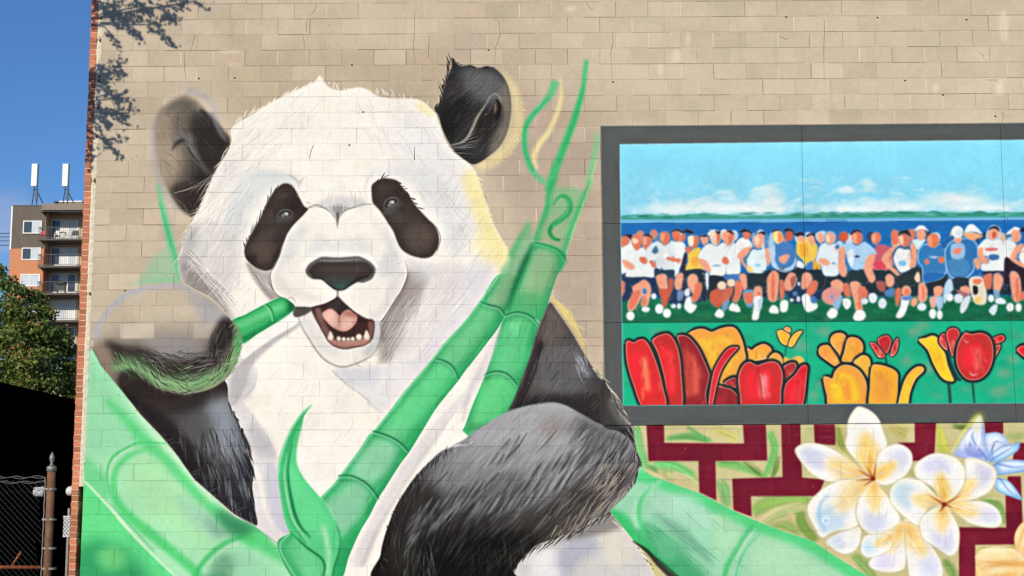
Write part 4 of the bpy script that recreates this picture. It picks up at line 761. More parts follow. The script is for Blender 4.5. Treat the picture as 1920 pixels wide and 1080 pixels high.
CREAM = (206, 196, 142)
def paint_lattice():
    G = [(1186, 780), (1920, 770), (2300, 760), (2300, 1400), (1300, 1400), (1200, 1080), (1192, 900)]
    fill(G, CREAM, 1, 2, None, False)
    M = mask(G, False)
    for i in range(120):
        x, y = PR.uniform(1195, 2250), PR.uniform(795, 1200)
        c = PR.choice([(150, 182, 96), (120, 168, 84), (222, 208, 140), (196, 200, 120), (226, 214, 176), (140, 178, 104)])
        a = PR.uniform(-.5, .9)
        L = PR.uniform(18, 50)
        line([(x, y), (x+L*.5*math.cos(a), y+L*.5*math.sin(a)+4), (x+L*math.cos(a), y+L*math.sin(a))], [3, PR.uniform(8, 22), 3], c, PR.uniform(.25, .55), 4, M)
    # leaves behind the trellis
    for p, w, c, al in (
        ([(1192, 800), (1200, 840), (1206, 880)], [14, 22, 26], (110, 196, 118), .8), ([(1204, 800), (1212, 850)], [4, 10], (226, 214, 160), .6),
        ([(1250, 822), (1290, 818), (1330, 826)], [6, 14, 8], (100, 170, 92), .8), ([(1290, 800), (1310, 815), (1335, 828)], [3, 5, 2], (80, 150, 80), .8), ([(1340, 805), (1380, 822)], [10, 20], (214, 200, 110), .7),
        ([(1225, 872), (1262, 872), (1300, 892)], [10, 20, 12], (106, 200, 112), .8), ([(1250, 890), (1285, 894), (1310, 910)], [3, 8, 3], (222, 216, 160), .7), ([(1215, 874), (1232, 884)], [8, 5], (70, 140, 76), .5),
        ([(1345, 870), (1380, 872), (1425, 892)], [8, 18, 4], (110, 176, 94), .85), ([(1395, 866), (1418, 884), (1432, 895)], [3, 7, 3], (90, 130, 60), .7), ([(1442, 810), (1452, 840), (1440, 880), (1430, 895)], [14, 14, 12, 6], (112, 190, 100), .8), ([(1460, 855), (1455, 880), (1448, 894)], [3, 4, 6], (80, 120, 50), .8),
        ([(1348, 900), (1358, 920), (1362, 950)], [20, 22, 16], (118, 176, 104), .8), ([(1347, 905), (1360, 900), (1372, 906)], [3, 6, 3], (220, 214, 160), .6),
        ([(1412, 960), (1440, 945), (1490, 935), (1520, 940)], [20, 30, 26, 10], (136, 178, 84), .8), ([(1420, 975), (1450, 955), (1500, 940)], [3, 6, 3], (216, 210, 150), .6), ([(1430, 985), (1460, 965), (1510, 955)], [4, 9, 6], (168, 196, 120), .7),
        ([(1480, 960), (1490, 980), (1500, 1005)], [8, 16, 10], (216, 196, 130), .7), ([(1500, 960), (1505, 985), (1530, 1015)], [16, 22, 16], (110, 150, 62), .75), ([(1440, 990), (1470, 985), (1500, 1000)], [10, 20, 12], (140, 176, 92), .7),
        ([(1568, 800), (1572, 820), (1582, 845)], [14, 16, 8], (132, 150, 66), .8), ([(1572, 838), (1586, 850), (1600, 862)], [3, 6, 3], (190, 190, 110), .8),
        ([(1670, 800), (1700, 815)], [18, 30], (190, 176, 96), .6), ([(1758, 800), (1765, 830), (1770, 850)], [14, 24, 20], (196, 198, 80), .8), ([(1785, 798), (1802, 800), (1815, 796)], [4, 9, 4], (90, 120, 50), .7),
        ([(1850, 940), (1870, 950), (1886, 980)], [14, 22, 10], (120, 170, 84), .8), ([(1840, 932), (1868, 934)], [4, 8], (196, 200, 140), .6), ([(1600, 1040), (1620, 1060), (1640, 1085)], [14, 20, 14], (130, 170, 92), .8), ([(1770, 1050), (1785, 1070), (1790, 1090)], [12, 20, 18], (120, 156, 84), .8), ([(1905, 985), (1912, 960), (1916, 930)], [3, 6, 3], (196, 206, 170), .5)):
        line(p, w, c, al*.9, 3.2, M)
        for k in range(5):
            o = np.array([PR.uniform(-6, 6), PR.uniform(-5, 5)]); v = PR.choice([.8, .9, 1.12, 1.25])
            line([tuple(np.array(x_)+o) for x_ in p], [1, PR.uniform(2, 5), 1], tuple(min(245, h_*v) for h_ in c), .4, 1.2, M)
    RED = (124, 30, 50)
    bars = [z1([(330, 55), (450, 55), (452, 180), (990, 185), (982, 55), (1137, 55), (1147, 300), (797, 303), (803, 572), (688, 517), (682, 303), (345, 304)]),
            z1([(1240, 55), (1366, 55), (1382, 415), (1535, 428), (1490, 540), (1036, 540), (1041, 678), (918, 637), (910, 422), (1250, 411)]),
            z1([(1460, 55), (1602, 55), (1606, 196), (1467, 187)]),
            z2([(768, 130), (900, 130), (888, 372), (745, 372), (662, 262), (770, 260)]), z2([(1195, 130), (1310, 130), (1312, 205), (1200, 205)]), z2([(1385, 262), (1600, 262), (1600, 372), (1370, 372)]),
            z2([(1340, 468), (1420, 468), (1437, 900), (1390, 900), (1385, 885), (1140, 888), (1142, 1300), (1040, 1300), (1040, 780), (1330, 782), (1326, 590)]),
            z2([(0, 130), (66, 130), (66, 270), (0, 270)])]
    for b in bars:
        fill(b, RED, 1, .6, M, False)
        bm = mask(b, False)
        P = np.array(b); lo, hi = P.min(0), P.max(0)
        for i in range(26): 
            x, y = PR.uniform(lo[0], hi[0]), PR.uniform(lo[1], hi[1]); L = PR.uniform(20, 60); a = PR.choice([0, 0, 1.57])+PR.uniform(-.08, .08)
            line([(x, y), (x+L*math.cos(a), y+L*math.sin(a))], PR.uniform(1, 4), PR.choice([(146, 48, 66), (110, 22, 42), (134, 40, 56)]), .4, .8, bm)
        line(b+b[:1], 1.2, (222, 206, 160), .35, .8, M*(1-bm), False)
    # the trellis goes on past the picture's right edge
    for x in (1960, 2040, 2130): fill([(x, 780), (x+38, 780), (x+38, 1300), (x, 1300)], RED, 1, .6, M, False)
    for y in (860, 980, 1090): fill([(1950, y), (2300, y), (2300, y+34), (1950, y+34)], RED, 1, .6, M, False)

def petal(pts, c, warm=(250, 214, 120), cool=(206, 208, 238), rim=(255, 250, 226), wl=.5, cl=.62, edge=True):
    """a flower petal: cream rim, cool towards the tip, warm at the heart c"""
    P = np.array(pts); fill(pts, rim, 1, .7); M = mask(pts)
    m = P.mean(0); d = P-np.array(c); far = P[np.argmax(np.hypot(d[:, 0], d[:, 1]))]
    S = (P-m)*.84+m
    fill(S, (250, 247, 244), .9, 3, M)
    fill((P-m)*.56+m+(far-m)*.34, cool, cl, 8, M)
    fill((P-m)*.45+m*.8+np.array(c)*.2, (255, 253, 250), .85, 6, M)
    k = [np.array(c)*.98+far*.02, np.array(c)*.75+m*.25, np.array(c)*.42+m*.58, m*.9+far*.1]
    L = float(np.hypot(*(far-np.array(c))))
    line(list(map(tuple, k)), [L*.07, L*.28, L*.34, L*.12], warm, wl+.25, L*.07, M)
    line(list(map(tuple, k[:3])), [L*.05, L*.14, L*.03], (236, 168, 70), wl, L*.045, M)
    for i in range(9):
        t = PR.uniform(.25, .8); q = np.array(c)*(1-t)+(m+(P[PR.randrange(len(P))]-m)*.7)*t
        a = math.atan2(*(far-np.array(c))[::-1])+PR.uniform(-.3, .3)
        hair(q[0], q[1], a, L*PR.uniform(.15, .35), 3.2, PR.choice([cool, (255, 250, 240), (226, 222, 240)]), .28, .1, M)
    if edge: line(pts+pts[:1], 1.2, (150, 132, 140), .5, .7)
    return M

def paint_flowers():
    # behind: a third bloom low down, the blue one at the right, an orange one in the corner
    O = z2([(1145, 975), (1165, 925), (1210, 905), (1300, 900), (1385, 918), (1380, 850), (1400, 790), (1450, 745), (1600, 740), (1600, 1300), (1170, 1300), (1150, 1040)])
    fill(O, (246, 208, 138), 1, .8); OM = mask(O)
    for p, hi in ((z2([(1395, 925), (1383, 850), (1400, 790), (1450, 745), (1560, 740), (1560, 985), (1440, 990)]), (250, 214, 150)), (z2([(1145, 975), (1165, 925), (1210, 905), (1300, 900), (1390, 920), (1450, 990), (1380, 1005), (1250, 990)]), (252, 226, 168)), (z2([(1160, 1005), (1250, 1000), (1380, 1010), (1450, 1000), (1420, 1090), (1300, 1130), (1190, 1110), (1150, 1050)]), (250, 216, 150))):
        fill(p, hi, 1, .6); pm = mask(p); o = np.array(p).mean(0)
        fill((np.array(p)-o)*.6+o+[4, 5], (240, 182, 100), .7, 6, pm); fill((np.array(p)-o)*.5+o+[-8, -8], (255, 240, 200), .8, 5, pm); line(p+p[:1], 1.6, (206, 132, 64), .7, .6); line(p+p[:1], 2, (255, 240, 204), .6, .6, pm)
    line(z2([(1150, 975), (1230, 955), (1320, 965), (1440, 1010)]), [4, 14, 16, 8], (252, 232, 176), .8, 4, OM); line(z2([(1160, 1040), (1280, 1010), (1380, 1000), (1460, 1010)]), [3, 10, 12, 8], (232, 168, 84), .8, 4, OM)
    line(z2([(1395, 920), (1420, 850), (1440, 780)]), [3, 8, 6], (238, 180, 96), .7, 3, OM); line(z2([(1200, 1075), (1300, 1050), (1420, 1040)]), [3, 8, 6], (250, 226, 160), .8, 3, OM); line(z2([(1210, 910), (1300, 905), (1400, 930), (1440, 985)]), 1.6, (255, 244, 206), .8, .6)
    bl = [([(1000, 325), (1035, 270), (1060, 220), (1110, 165), (1155, 105), (1172, 96), (1190, 150), (1210, 270), (1215, 372), (1080, 360)], (176, 190, 232)),
          ([(1195, 225), (1215, 204), (1275, 198), (1320, 222), (1345, 270), (1300, 320), (1225, 350), (1210, 300)], (190, 210, 240)),
          ([(1225, 370), (1240, 330), (1300, 285), (1370, 268), (1412, 262), (1400, 310), (1330, 355), (1250, 385)], (160, 206, 240)),
          ([(1250, 400), (1300, 372), (1380, 366), (1470, 378), (1520, 400), (1460, 435), (1360, 450), (1275, 460), (1262, 430)], (150, 190, 232)),
          ([(1265, 480), (1300, 480), (1350, 500), (1400, 560), (1428, 612), (1380, 600), (1300, 570), (1262, 540)], (150, 204, 232))]
    for p, c in bl:
        p = z2(p); fill(p, c, 1, .8); m = mask(p); q = np.array(p); o = q.mean(0)
        fill((q-o)*.66+o+[-1, -2], (244, 248, 254), .85, 4.5, m); line(p[:4], 3, (126, 150, 218), .5, 1.6, m); line(p[-4:], 3.4, (110, 150, 214), .5, 2, m); line(p+p[:1], 1, (96, 130, 196), .6, .5, m)
        line([tuple(o+(q[len(q)//2]-o)*.7), tuple(o), tuple(z2([(1225, 375)])[0])], [1, 4, 6], (96, 130, 206), .55, 2, m)
    line(z2([(1000, 325), (1060, 215), (1130, 120), (1165, 90)]), [6, 7, 7, 4], (236, 232, 130), .8, 3)
    fill(z2([(1095, 150), (1130, 90), (1175, 75), (1200, 110), (1180, 135), (1130, 150)]), (180, 184, 70), .55, 6)
    fill(z2([(1120, 145), (1150, 105), (1170, 98), (1180, 145), (1165, 200), (1130, 190)]), (240, 238, 206), .9, 3)
    fill(z2([(1072, 300), (1100, 250), (1130, 280), (1170, 300), (1190, 350), (1110, 345)]), (120, 136, 210), .6, 3); line(z2([(1090, 290), (1100, 215), (1130, 180)]), [2, 7, 4], (250, 250, 254), .9, 1.5); line(z2([(1150, 300), (1165, 230), (1165, 190)]), [2, 6, 3], (250, 250, 254), .8, 1.5)
    b3 = [[(560, 800), (620, 770), (700, 742), (720, 860), (716, 1000), (690, 1045), (600, 1058), (520, 1040), (485, 1005), (520, 940)], [(700, 742), (790, 775), (845, 860), (905, 940), (932, 1000), (930, 1090), (760, 1110), (722, 1000)], [(440, 870), (470, 828), (560, 815), (625, 830), (628, 900), (580, 940), (490, 968), (440, 935)]]
    for k, p in enumerate(b3): petal(z2(p), z2([(705, 745), (705, 745), (640, 830)])[k], cool=[(214, 208, 240), (206, 210, 240), (180, 222, 236)][k])
    petal(z2([(222, 865), (300, 815), (400, 780), (440, 790), (432, 880), (400, 925), (340, 946), (280, 922)]), z2([(440, 760)])[0], warm=(250, 246, 226), cool=(190, 212, 236), wl=.1)
    C1 = z2([(515, 483)])[0]; C2 = z2([(950, 640)])[0]
    petal(z2([(352, 210), (358, 125), (398, 55), (430, 40), (490, 62), (545, 115), (582, 205), (600, 285), (545, 400), (518, 478), (410, 375), (345, 285)]), C1, cool=(255, 252, 240), cl=.4, wl=.7)
    petal(z2([(33, 310), (78, 268), (160, 264), (270, 302), (380, 372), (460, 440), (505, 485), (400, 482), (260, 502), (150, 462), (80, 392)]), C1, cool=(196, 200, 228))
    petal(z2([(518, 480), (545, 335), (600, 284), (675, 268), (740, 308), (756, 370), (732, 440), (665, 500), (580, 522)]), C1, cool=(206, 208, 232), wl=.7)
    petal(z2([(505, 488), (400, 478), (285, 498), (175, 568), (108, 660), (148, 772), (200, 845), (270, 812), (420, 770), (432, 640)]), C1, cool=(176, 212, 234), wl=.4)
    petal(z2([(510, 490), (430, 600), (408, 690), (430, 765), (500, 825), (590, 805), (680, 742), (640, 640), (565, 545)]), C1, cool=(196, 204, 232))
    line(z2([(250, 565), (190, 640), (185, 720), (220, 800)]), [2, 6, 8, 5], (160, 204, 230), .75, 2.5); line(z2([(420, 630), (405, 690), (428, 760)]), 1.6, (196, 184, 190), .7, .6)
    petal(z2([(770, 402), (842, 342), (920, 325), (1020, 352), (1076, 420), (1072, 520), (1010, 600), (950, 640), (880, 540), (780, 478)]), C2, cool=(206, 208, 238), wl=.75)
    petal(z2([(1078, 362), (1170, 365), (1252, 410), (1272, 470), (1230, 560), (1130, 610), (965, 638), (1040, 568), (1082, 480)]), C2, cool=(198, 196, 226))
    petal(z2([(968, 640), (1050, 622), (1180, 620), (1270, 660), (1306, 740), (1260, 782), (1120, 762), (1030, 702)]), C2, cool=(216, 216, 240))
    petal(z2([(940, 640), (860, 652), (800, 772), (690, 705), (618, 620), (628, 530), (700, 478), (800, 490), (880, 560)]), C2, cool=(176, 212, 226))
    petal(z2([(950, 645), (1000, 700), (1042, 800), (1032, 920), (980, 956), (900, 905), (820, 850), (798, 750), (850, 682)]), C2, cool=(206, 206, 236))
    for (x, y), q in ((C1, [(-14, -26), (-30, -18), (6, -30), (-18, 14), (-34, 4)]), (C2, [(-30, -18), (-10, 16), (16, 6), (30, -16), (-4, 12)])):
        for dx, dy in q: line([(x, y), (x+dx*.5, y+dy*.5), (x+dx, y+dy)], [5, 3, .6], (166, 84, 40), .8, 1)
        spot(x, y, 4, 4, (130, 48, 26), .9, 1.2)
    spot(*z2([(222, 738)])[0], 8, 8, (232, 244, 250), .8, 1.5); spot(*z2([(226, 740)])[0], 4, 4, (170, 206, 232), .8, 1)
    for x, y in ((820, 440), (845, 450), (870, 440), (1130, 470), (1160, 460)): line(z2([(x-8, y+18), (x+8, y-14)]), [2, 3.5, 1], (252, 250, 252), .8, 1)

def paint_right_bamboo():
    B = [(1143, 958), (1172, 930), (1192, 905), (1200, 876), (1222, 892), (1264, 908), (1312, 925), (1370, 955), (1409, 973), (1467, 996), (1523, 1014), (1564, 1042), (1605, 1067), (1660, 1100), (1900, 1250), (1400, 1300), (1275, 1085), (1226, 1046), (1190, 1016), (1170, 991)]
    fill(B, (158, 216, 178), 1, 1, None, False); M = mask(B, False)
    line([(1180, 892), (1222, 896), (1290, 924), (1370, 962), (1440, 992), (1510, 1018), (1570, 1052), (1640, 1096)], [20, 26, 30, 30, 26, 26, 28, 30], (84, 212, 126), .9, 6, M)
    fill([(1225, 935), (1290, 925), (1330, 960), (1350, 990), (1290, 985), (1230, 960)], (178, 222, 196), .8, 10, M)
    line([(1140, 962), (1165, 975), (1185, 1000), (1215, 1035), (1262, 1082)], [22, 26, 26, 26, 22], (60, 190, 106), .9, 6, M)
    fill([(1195, 985), (1225, 985), (1280, 1030), (1330, 1090), (1270, 1090), (1225, 1040)], (52, 160, 100), .8, 12, M)
    line([(1225, 962), (1258, 985), (1296, 1016), (1336, 1056)], [5, 16, 18, 8], (84, 146, 118), .6, 7, M)
    pelt([(1210, 950), (1290, 950), (1380, 1010), (1350, 1080), (1280, 1060), (1220, 1010)], 60, .72, 50, 3, [(176, 224, 190), (70, 160, 108), (140, 206, 160)], .35, .1, 0, M)
    fill([(1225, 1010), (1255, 1005), (1275, 1040), (1245, 1050)], (112, 196, 146), .6, 8, M)
    line([(1240, 900), (1206, 928), (1192, 955), (1196, 990)], [6, 10, 12, 10], (176, 228, 190), .8, 4, M); line([(1222, 912), (1203, 935), (1198, 968), (1208, 1005)], [3, 7, 8, 6], (78, 206, 120), .8, 3, M)
    line([(1412, 984), (1396, 1004), (1380, 1030), (1364, 1060), (1356, 1090)], [5, 9, 10, 9, 8], (70, 196, 112), .9, 2.5, M); line([(1426, 1000), (1404, 1022), (1388, 1050), (1378, 1084)], [2, 4, 4, 3], (86, 206, 126), .8, 1.5, M); line([(1418, 990), (1398, 1015), (1380, 1046)], [1, 3, 2], (206, 240, 208), .8, 1, M)
    fill([(1420, 1010), (1480, 1020), (1540, 1060), (1560, 1090), (1420, 1090), (1400, 1050)], (180, 228, 180), .8, 14, M); fill([(1340, 960), (1390, 985), (1385, 1020), (1350, 1050), (1340, 1000)], (178, 226, 176), .7, 10, M)
    line([(1200, 876), (1264, 906), (1312, 923), (1370, 953), (1409, 971), (1467, 994)], 1.2, (214, 222, 170), .6, .7)
    line([(1186, 1014), (1212, 1032), (1236, 1058), (1270, 1090)], [2, 7, 10, 12], (36, 40, 36), .85, 2)
    line([(1232, 1046), (1256, 1068), (1280, 1090)], [3, 5, 7], (36, 92, 58), .8, 2)

def paint_panel():
    """the runners, the bay and the tulips on the nine boards"""
    P = [(1120, 230), (2330, 222), (2330, 812), (1124, 806)]
    F = (88, 92, 90)
    fill([(1126, 236.5), (1503, 234), (1874, 231), (2330, 227), (2330, 788), (1905, 791.5), (1515, 795), (1180, 797), (1134, 798)], F, 1, .4, None, False)
    PM = mask([(1126, 236.5), (2330, 227), (2330, 788), (1134, 798)], False)
    for i in range(160):
        x, y = PR.choice([(PR.uniform(1128, 2300), PR.uniform(234, 268)), (PR.uniform(1128, 2300), PR.uniform(758, 795)), (PR.uniform(1128, 1166), PR.uniform(240, 790))])
        a = 0 if y < 270 or y > 755 else 1.57
        line([(x, y), (x+PR.uniform(20, 70)*math.cos(a), y+PR.uniform(20, 50)*math.sin(a))], PR.uniform(2, 7), PR.choice([(96, 100, 98), (82, 88, 88), (92, 94, 88), (84, 94, 100)]), .4, 2, PM)
    I = [(1161.5, 271), (1503, 267), (1876, 263), (2330, 259), (2330, 752), (1902, 755.5), (1520, 757.5), (1168, 760)]
    fill(I, (140, 226, 248), 1, .3, None, False); M = mask(I, False)
    fill([(1150, 300), (2330, 292), (2330, 420), (1150, 420)], lin((1500, 300), (138, 224, 248), (1500, 405), (140, 212, 234)), 1, 12, M, False)
    # clouds
    for i in range(420):
        x = PR.uniform(1170, 2300); h = PR.random()**1.6; y = 402-h*70
        if 1480 < x < 1520 or 1640 < x < 1700: h *= .5
        L = PR.uniform(10, 42)*(1-h*.5); a = PR.uniform(-.5, .25)
        al = PR.uniform(.1, .5)*(1-h*.75)
        line([(x, y), (x+L*.5*math.cos(a), y+L*.5*math.sin(a)-2), (x+L*math.cos(a), y+L*math.sin(a))], [2, PR.uniform(4, 12)*(1-h*.4), 2], PR.choice([(232, 244, 240), (240, 246, 238), (214, 240, 244), (226, 232, 236), (176, 230, 246)]), al, 2, M)
    for x, y, w, h in ((1310, 385, 90, 12), (1400, 392, 60, 8), (1430, 360, 45, 20), (1250, 392, 60, 8), (1365, 368, 26, 12), (1580, 388, 70, 12), (1640, 380, 60, 10), (1800, 385, 70, 10), (1770, 372, 40, 10), (1870, 392, 30, 6), (2050, 388, 90, 12), (1625, 350, 14, 16), (1582, 358, 18, 6)):
        for j in range(16):
            px, py = x+PR.uniform(-.6, .6)*w, y+PR.uniform(-.8, .6)*h
            line([(px-PR.uniform(5, 20), py+2), (px, py-2), (px+PR.uniform(5, 22), py+1)], [1, PR.uniform(3, 8), 1], PR.choice([(240, 246, 242), (250, 250, 240), (224, 242, 244), (196, 236, 246)]), PR.uniform(.15, .42), 3.2, M)
    for x, y, w, h in ((1240, 394, 70, 7), (1320, 388, 110, 12), (1410, 390, 90, 10), (1440, 372, 34, 22), (1590, 390, 80, 10), (1680, 386, 60, 10), (1800, 386, 110, 11), (1790, 372, 70, 12), (2050, 388, 160, 12)):
        spot(x, y, w, h, (232, 242, 240), .5, 7, 0, M); spot(x+w*.2, y+h*.3, w*.5, h*.4, (252, 250, 242), .6, 4, 0, M)
    # far shore, strips of water
    fill([(1160, 406), (1190, 403), (1230, 405), (1270, 404), (1320, 401), (1380, 404), (1440, 404), (1500, 402), (1560, 402), (1620, 400), (1690, 397), (1750, 398), (1800, 399), (1846, 398), (1860, 405), (1880, 399), (2330, 394), (2330, 410), (1160, 414)], (66, 158, 142), 1, .8, M)
    for i in range(150):
        x = PR.uniform(1165, 2300); y = 406.5-(x-1165)*.008+PR.uniform(-4, 4)
        line([(x, y), (x+10, y-1.5), (x+22, y)], [1, 3, 1], PR.choice([(40, 130, 116), (110, 190, 170), (30, 110, 100), (60, 150, 110), (120, 196, 196)]), .6, .8, M)
    fill([(1150, 413), (1880, 407.5), (2330, 404), (2330, 412), (1880, 415), (1150, 420)], (112, 182, 226), 1, .6, M, False)
    fill([(1150, 419.5), (1500, 417.5), (1880, 414), (2330, 411), (2330, 600), (1150, 600)], (30, 108, 178), 1, .5, M, False)
    for i in range(110):
        x = PR.uniform(1165, 2300); y = PR.uniform(416, 470)
        line([(x, y), (x+40, y)], PR.uniform(3, 9), PR.choice([(38, 122, 192), (26, 98, 168), (34, 112, 184)]), .4, 2, M)
    # grass
    fill([(1150, 560), (2330, 552), (2330, 605), (1150, 608)], (22, 110, 74), 1, 5, M, False)
    for i in range(260):
        x = PR.uniform(1165, 2300); y = PR.uniform(555, 602)
        line([(x, y), (x+PR.uniform(10, 35), y+PR.uniform(-3, 3))], PR.uniform(3, 9), PR.choice([(14, 92, 62), (34, 128, 82), (20, 116, 88), (50, 110, 60), (18, 104, 66)]), .5, 2, M)
    fill([(1150, 606), (1520, 603.5), (2330, 598), (2330, 770), (1150, 770)], (28, 180, 134), 1, .5, M, False)
    for i in range(420):
        x = PR.uniform(1160, 2300); y = PR.uniform(612, 760)
        c = PR.choice([(20, 184, 138), (40, 176, 140), (70, 160, 124), (24, 150, 112), (110, 160, 124), (30, 190, 146), (18, 140, 104), (150, 160, 130)])
        spot(x, y, PR.uniform(6, 20), PR.uniform(4, 12), c, PR.uniform(.12, .35), 4, PR.uniform(-.5, .5), M)
    for x, y, r in ((1545, 622, 14), (1550, 600, 6), (1715, 622, 14), (1730, 610, 12), (1738, 690, 16), (1870, 735, 16), (1880, 700, 14), (1810, 730, 8), (1500, 650, 16), (1492, 635, 12), (1525, 740, 12), (1900, 675, 12), (1535, 720, 10), (1700, 678, 12)): spot(x, y, r, r*.7, (176, 164, 132), .45, 6, 0, M)
    line([(1160, 604), (1520, 603), (1900, 600), (2320, 597)], 1.2, (10, 70, 54), .6, .5, M)
    paint_runners(M)
    paint_tulips(M)
    # thin pale outline where picture meets frame
    line([(1161.5, 272), (1503, 268), (1876, 264), (2330, 260)], 1.3, (196, 240, 250), .7, .5, M); line([(1163, 272), (1165, 500), (1168, 760)], 1.3, (180, 220, 226), .6, .5, M)

SK1, SK2, SK3, SK4 = (242, 170, 140), (222, 118, 86), (250, 206, 178), (196, 92, 66)
def runner(x, y, shirt, shorts, pose=0, s=1.0, cap=None, w=1.0, foot=585, bib=None, M=None, legs=True):
    """x, y: the face; loose brush blobs for body, arms, legs and shoes"""
    sh2 = tuple(int(c*.82+20*(i == 2)) for i, c in enumerate(shirt))
    hip = y+76*s; W = 17*w*s
    k = 1 if pose % 2 else -1
    if legs:
        # bent rear leg, then the leading one
        for sgn, f, kn in ((-k, foot-12, 14), (k, foot, 22)):
            hx = x+sgn*7*s; kx = hx+sgn*PR.uniform(1, 5); ky = hip+kn+PR.uniform(0, 8); fx = hx+sgn*PR.uniform(-3, 5); fy = f
            line([(hx, hip-2), (kx, ky), (fx, fy-6)], [15, 12, 9, 6], SK2 if sgn == -k else SK1, 1, .5, M)
            line([(hx-2, hip), (kx-2.5, ky), (fx-1.5, fy-8)], [4, 4, 2], SK3 if sgn == k else SK1, .8, .7, M)
            line([(kx+3, ky+3), (fx+2, fy-9)], [4, 1], SK4, .7, .8, M)
            spot(fx+sgn*1, fy, 6.5, 8, (246, 244, 236), 1, .6, PR.uniform(-.3, .3), M); spot(fx+sgn*2, fy+5, 5, 2, (196, 206, 220), .8, .7, 0, M)
        fill([(x-W*.95, hip-8), (x+W*.95, hip-8), (x+W+2, hip+14), (x+2, hip+12), (x-W-2, hip+15)], shorts, 1, .6, M)
        spot(x+PR.uniform(-8, 8), hip+4, 6, 4, tuple(min(255, c+28) for c in shorts), .6, 1.5, 0, M)
    fill([(x-W*.6, y+12*s), (x, y+10*s), (x+W*.6, y+12*s), (x+W*1.15, y+24*s), (x+W*1.1, y+48*s), (x+W*.95, hip-4), (x, hip), (x-W*.95, hip-4), (x-W*1.1, y+48*s), (x-W*1.15, y+24*s)], shirt, 1, .7, M)
    fill([(x+W*.2, y+22*s), (x+W*.9, y+30*s), (x+W*.8, hip-8), (x+W*.1, hip-6)], sh2, .6, 2.5, M)
    for j in range(5): line([(x+PR.uniform(-W, W*.6), y+PR.uniform(20, 60)*s), (x+PR.uniform(-W*.5, W), y+PR.uniform(30, 70)*s)], PR.uniform(2, 5), PR.choice([sh2, (255, 252, 246), (206, 222, 232)]) if sum(shirt) > 600 else PR.choice([sh2, tuple(min(255, c+30) for c in shirt)]), .45, 1, M)
    if bib: fill([(x-7, y+38*s), (x+7, y+37*s), (x+6, y+46*s), (x-7, y+47*s)], bib, .9, .6, M)
    # arms bent at the elbow
    for sgn in (-1, 1):
        ax = x+sgn*W*1.05; ex = x+sgn*W*1.35; ey = y+46*s+PR.uniform(-4, 4); hx = x+sgn*W*PR.uniform(.2, .7); hy = y+PR.uniform(46, 60)*s
        line([(ax, y+26*s), (ex, ey), (hx, hy)], [9, 8, 7, 6], shirt if PR.random() < .35 else (SK1 if sgn < 0 else SK2), .95, .6, M)
        spot(hx, hy, 4.5, 3.6, SK2, .9, .8, PR.random(), M)
    # head
    r = 8.6*s
    spot(x, y, r*1.22, r*1.42, (228, 236, 240) if PR.random() < .45 else (98, 140, 188), .6, 1, 0, M)
    spot(x, y, r, r*1.22, SK1, 1, .5, 0, M); spot(x+r*.3, y+1, r*.6, r*.95, SK2, .85, 1.6, 0, M); spot(x-r*.4, y-1, r*.4, r*.7, SK3, .8, 1.2, 0, M); spot(x, y+r*.95, r*.5, r*.4, SK4, .5, 1, 0, M)
    if cap is None: cap = PR.choice([(40, 38, 58), (54, 44, 46), None, (34, 36, 62)]) or (196, 150, 120)
    fill([(x-r, y-r*.5), (x-r*.8, y-r*1.15), (x, y-r*1.5), (x+r*.8, y-r*1.2), (x+r*1.05, y-r*.5), (x+r*.4, y-r*.85), (x-r*.5, y-r*.85)], cap, 1, .5, M)

def paint_runners(M):
    WH, BLU, NAV, DK = (240, 242, 236), (78, 132, 192), (46, 58, 92), (40, 50, 60)
    YE, LB, PK = (246, 196, 74), (170, 208, 236), (206, 96, 108)
    # the crowd runs on beyond the picture's right edge
    for k, (x, c) in enumerate(((1960, YE), (1998, WH), (2036, BLU), (2078, WH), (2118, LB), (2160, WH), (2200, PK), (2240, WH), (2280, BLU))):
        runner(x, 445+k % 3, c, (DK, NAV)[k % 2], k, 1, None, 1.15, 584+(k*7) % 10, None, M)
    # loose legs, socks and shorts glimpsed between the nearer ones
    for i in range(120):
        x = PR.uniform(1165, 1915); y = PR.uniform(512, 560)
        spot(x, y, PR.uniform(3, 7), PR.uniform(4, 11), PR.choice([(50, 70, 100), (196, 104, 78), (34, 48, 66), (96, 120, 160), (170, 180, 196), (40, 84, 84)]), .8, 1, 0, M)
    for i in range(40):
        x = PR.uniform(1165, 1915); y = PR.uniform(440, 470); spot(x, y, 8, 10, PR.choice([(222, 140, 110), (238, 238, 232), (236, 196, 160), (60, 70, 100), (210, 224, 234)]), .9, .8, 0, M)
    paint_crowd(M)

def tulip(pts, c0, c1, hl=(252, 206, 150), M=None, w=5.4):
    line(pts+pts[:1], w*1.9, (30, 46, 44), 1, .6, M)
    fill(pts, c0, 1, .4, M); m = mask(pts)*(M if M is not None else 1)
    P = np.array(pts); o = P.mean(0)
    fill((P-o)*.62+o+[-3, 4], c1, .85, 6, m)
    fill((P-o)*[.2, .5]+o+[5, 8], hl, .6, 5, m)
    for i in range(22):
        q = o+(P[PR.randrange(len(P))]-o)*PR.uniform(.1, .85)
        line([tuple(q), (q[0]+PR.uniform(-3, 5), q[1]+PR.uniform(6, 18))], PR.uniform(2, 6), PR.choice([c0, c1, tuple(int(v*.85) for v in c0), hl]), .3, 2, m)
    line(pts+pts[:1], 2.0, (240, 206, 186), .8, .4, m)

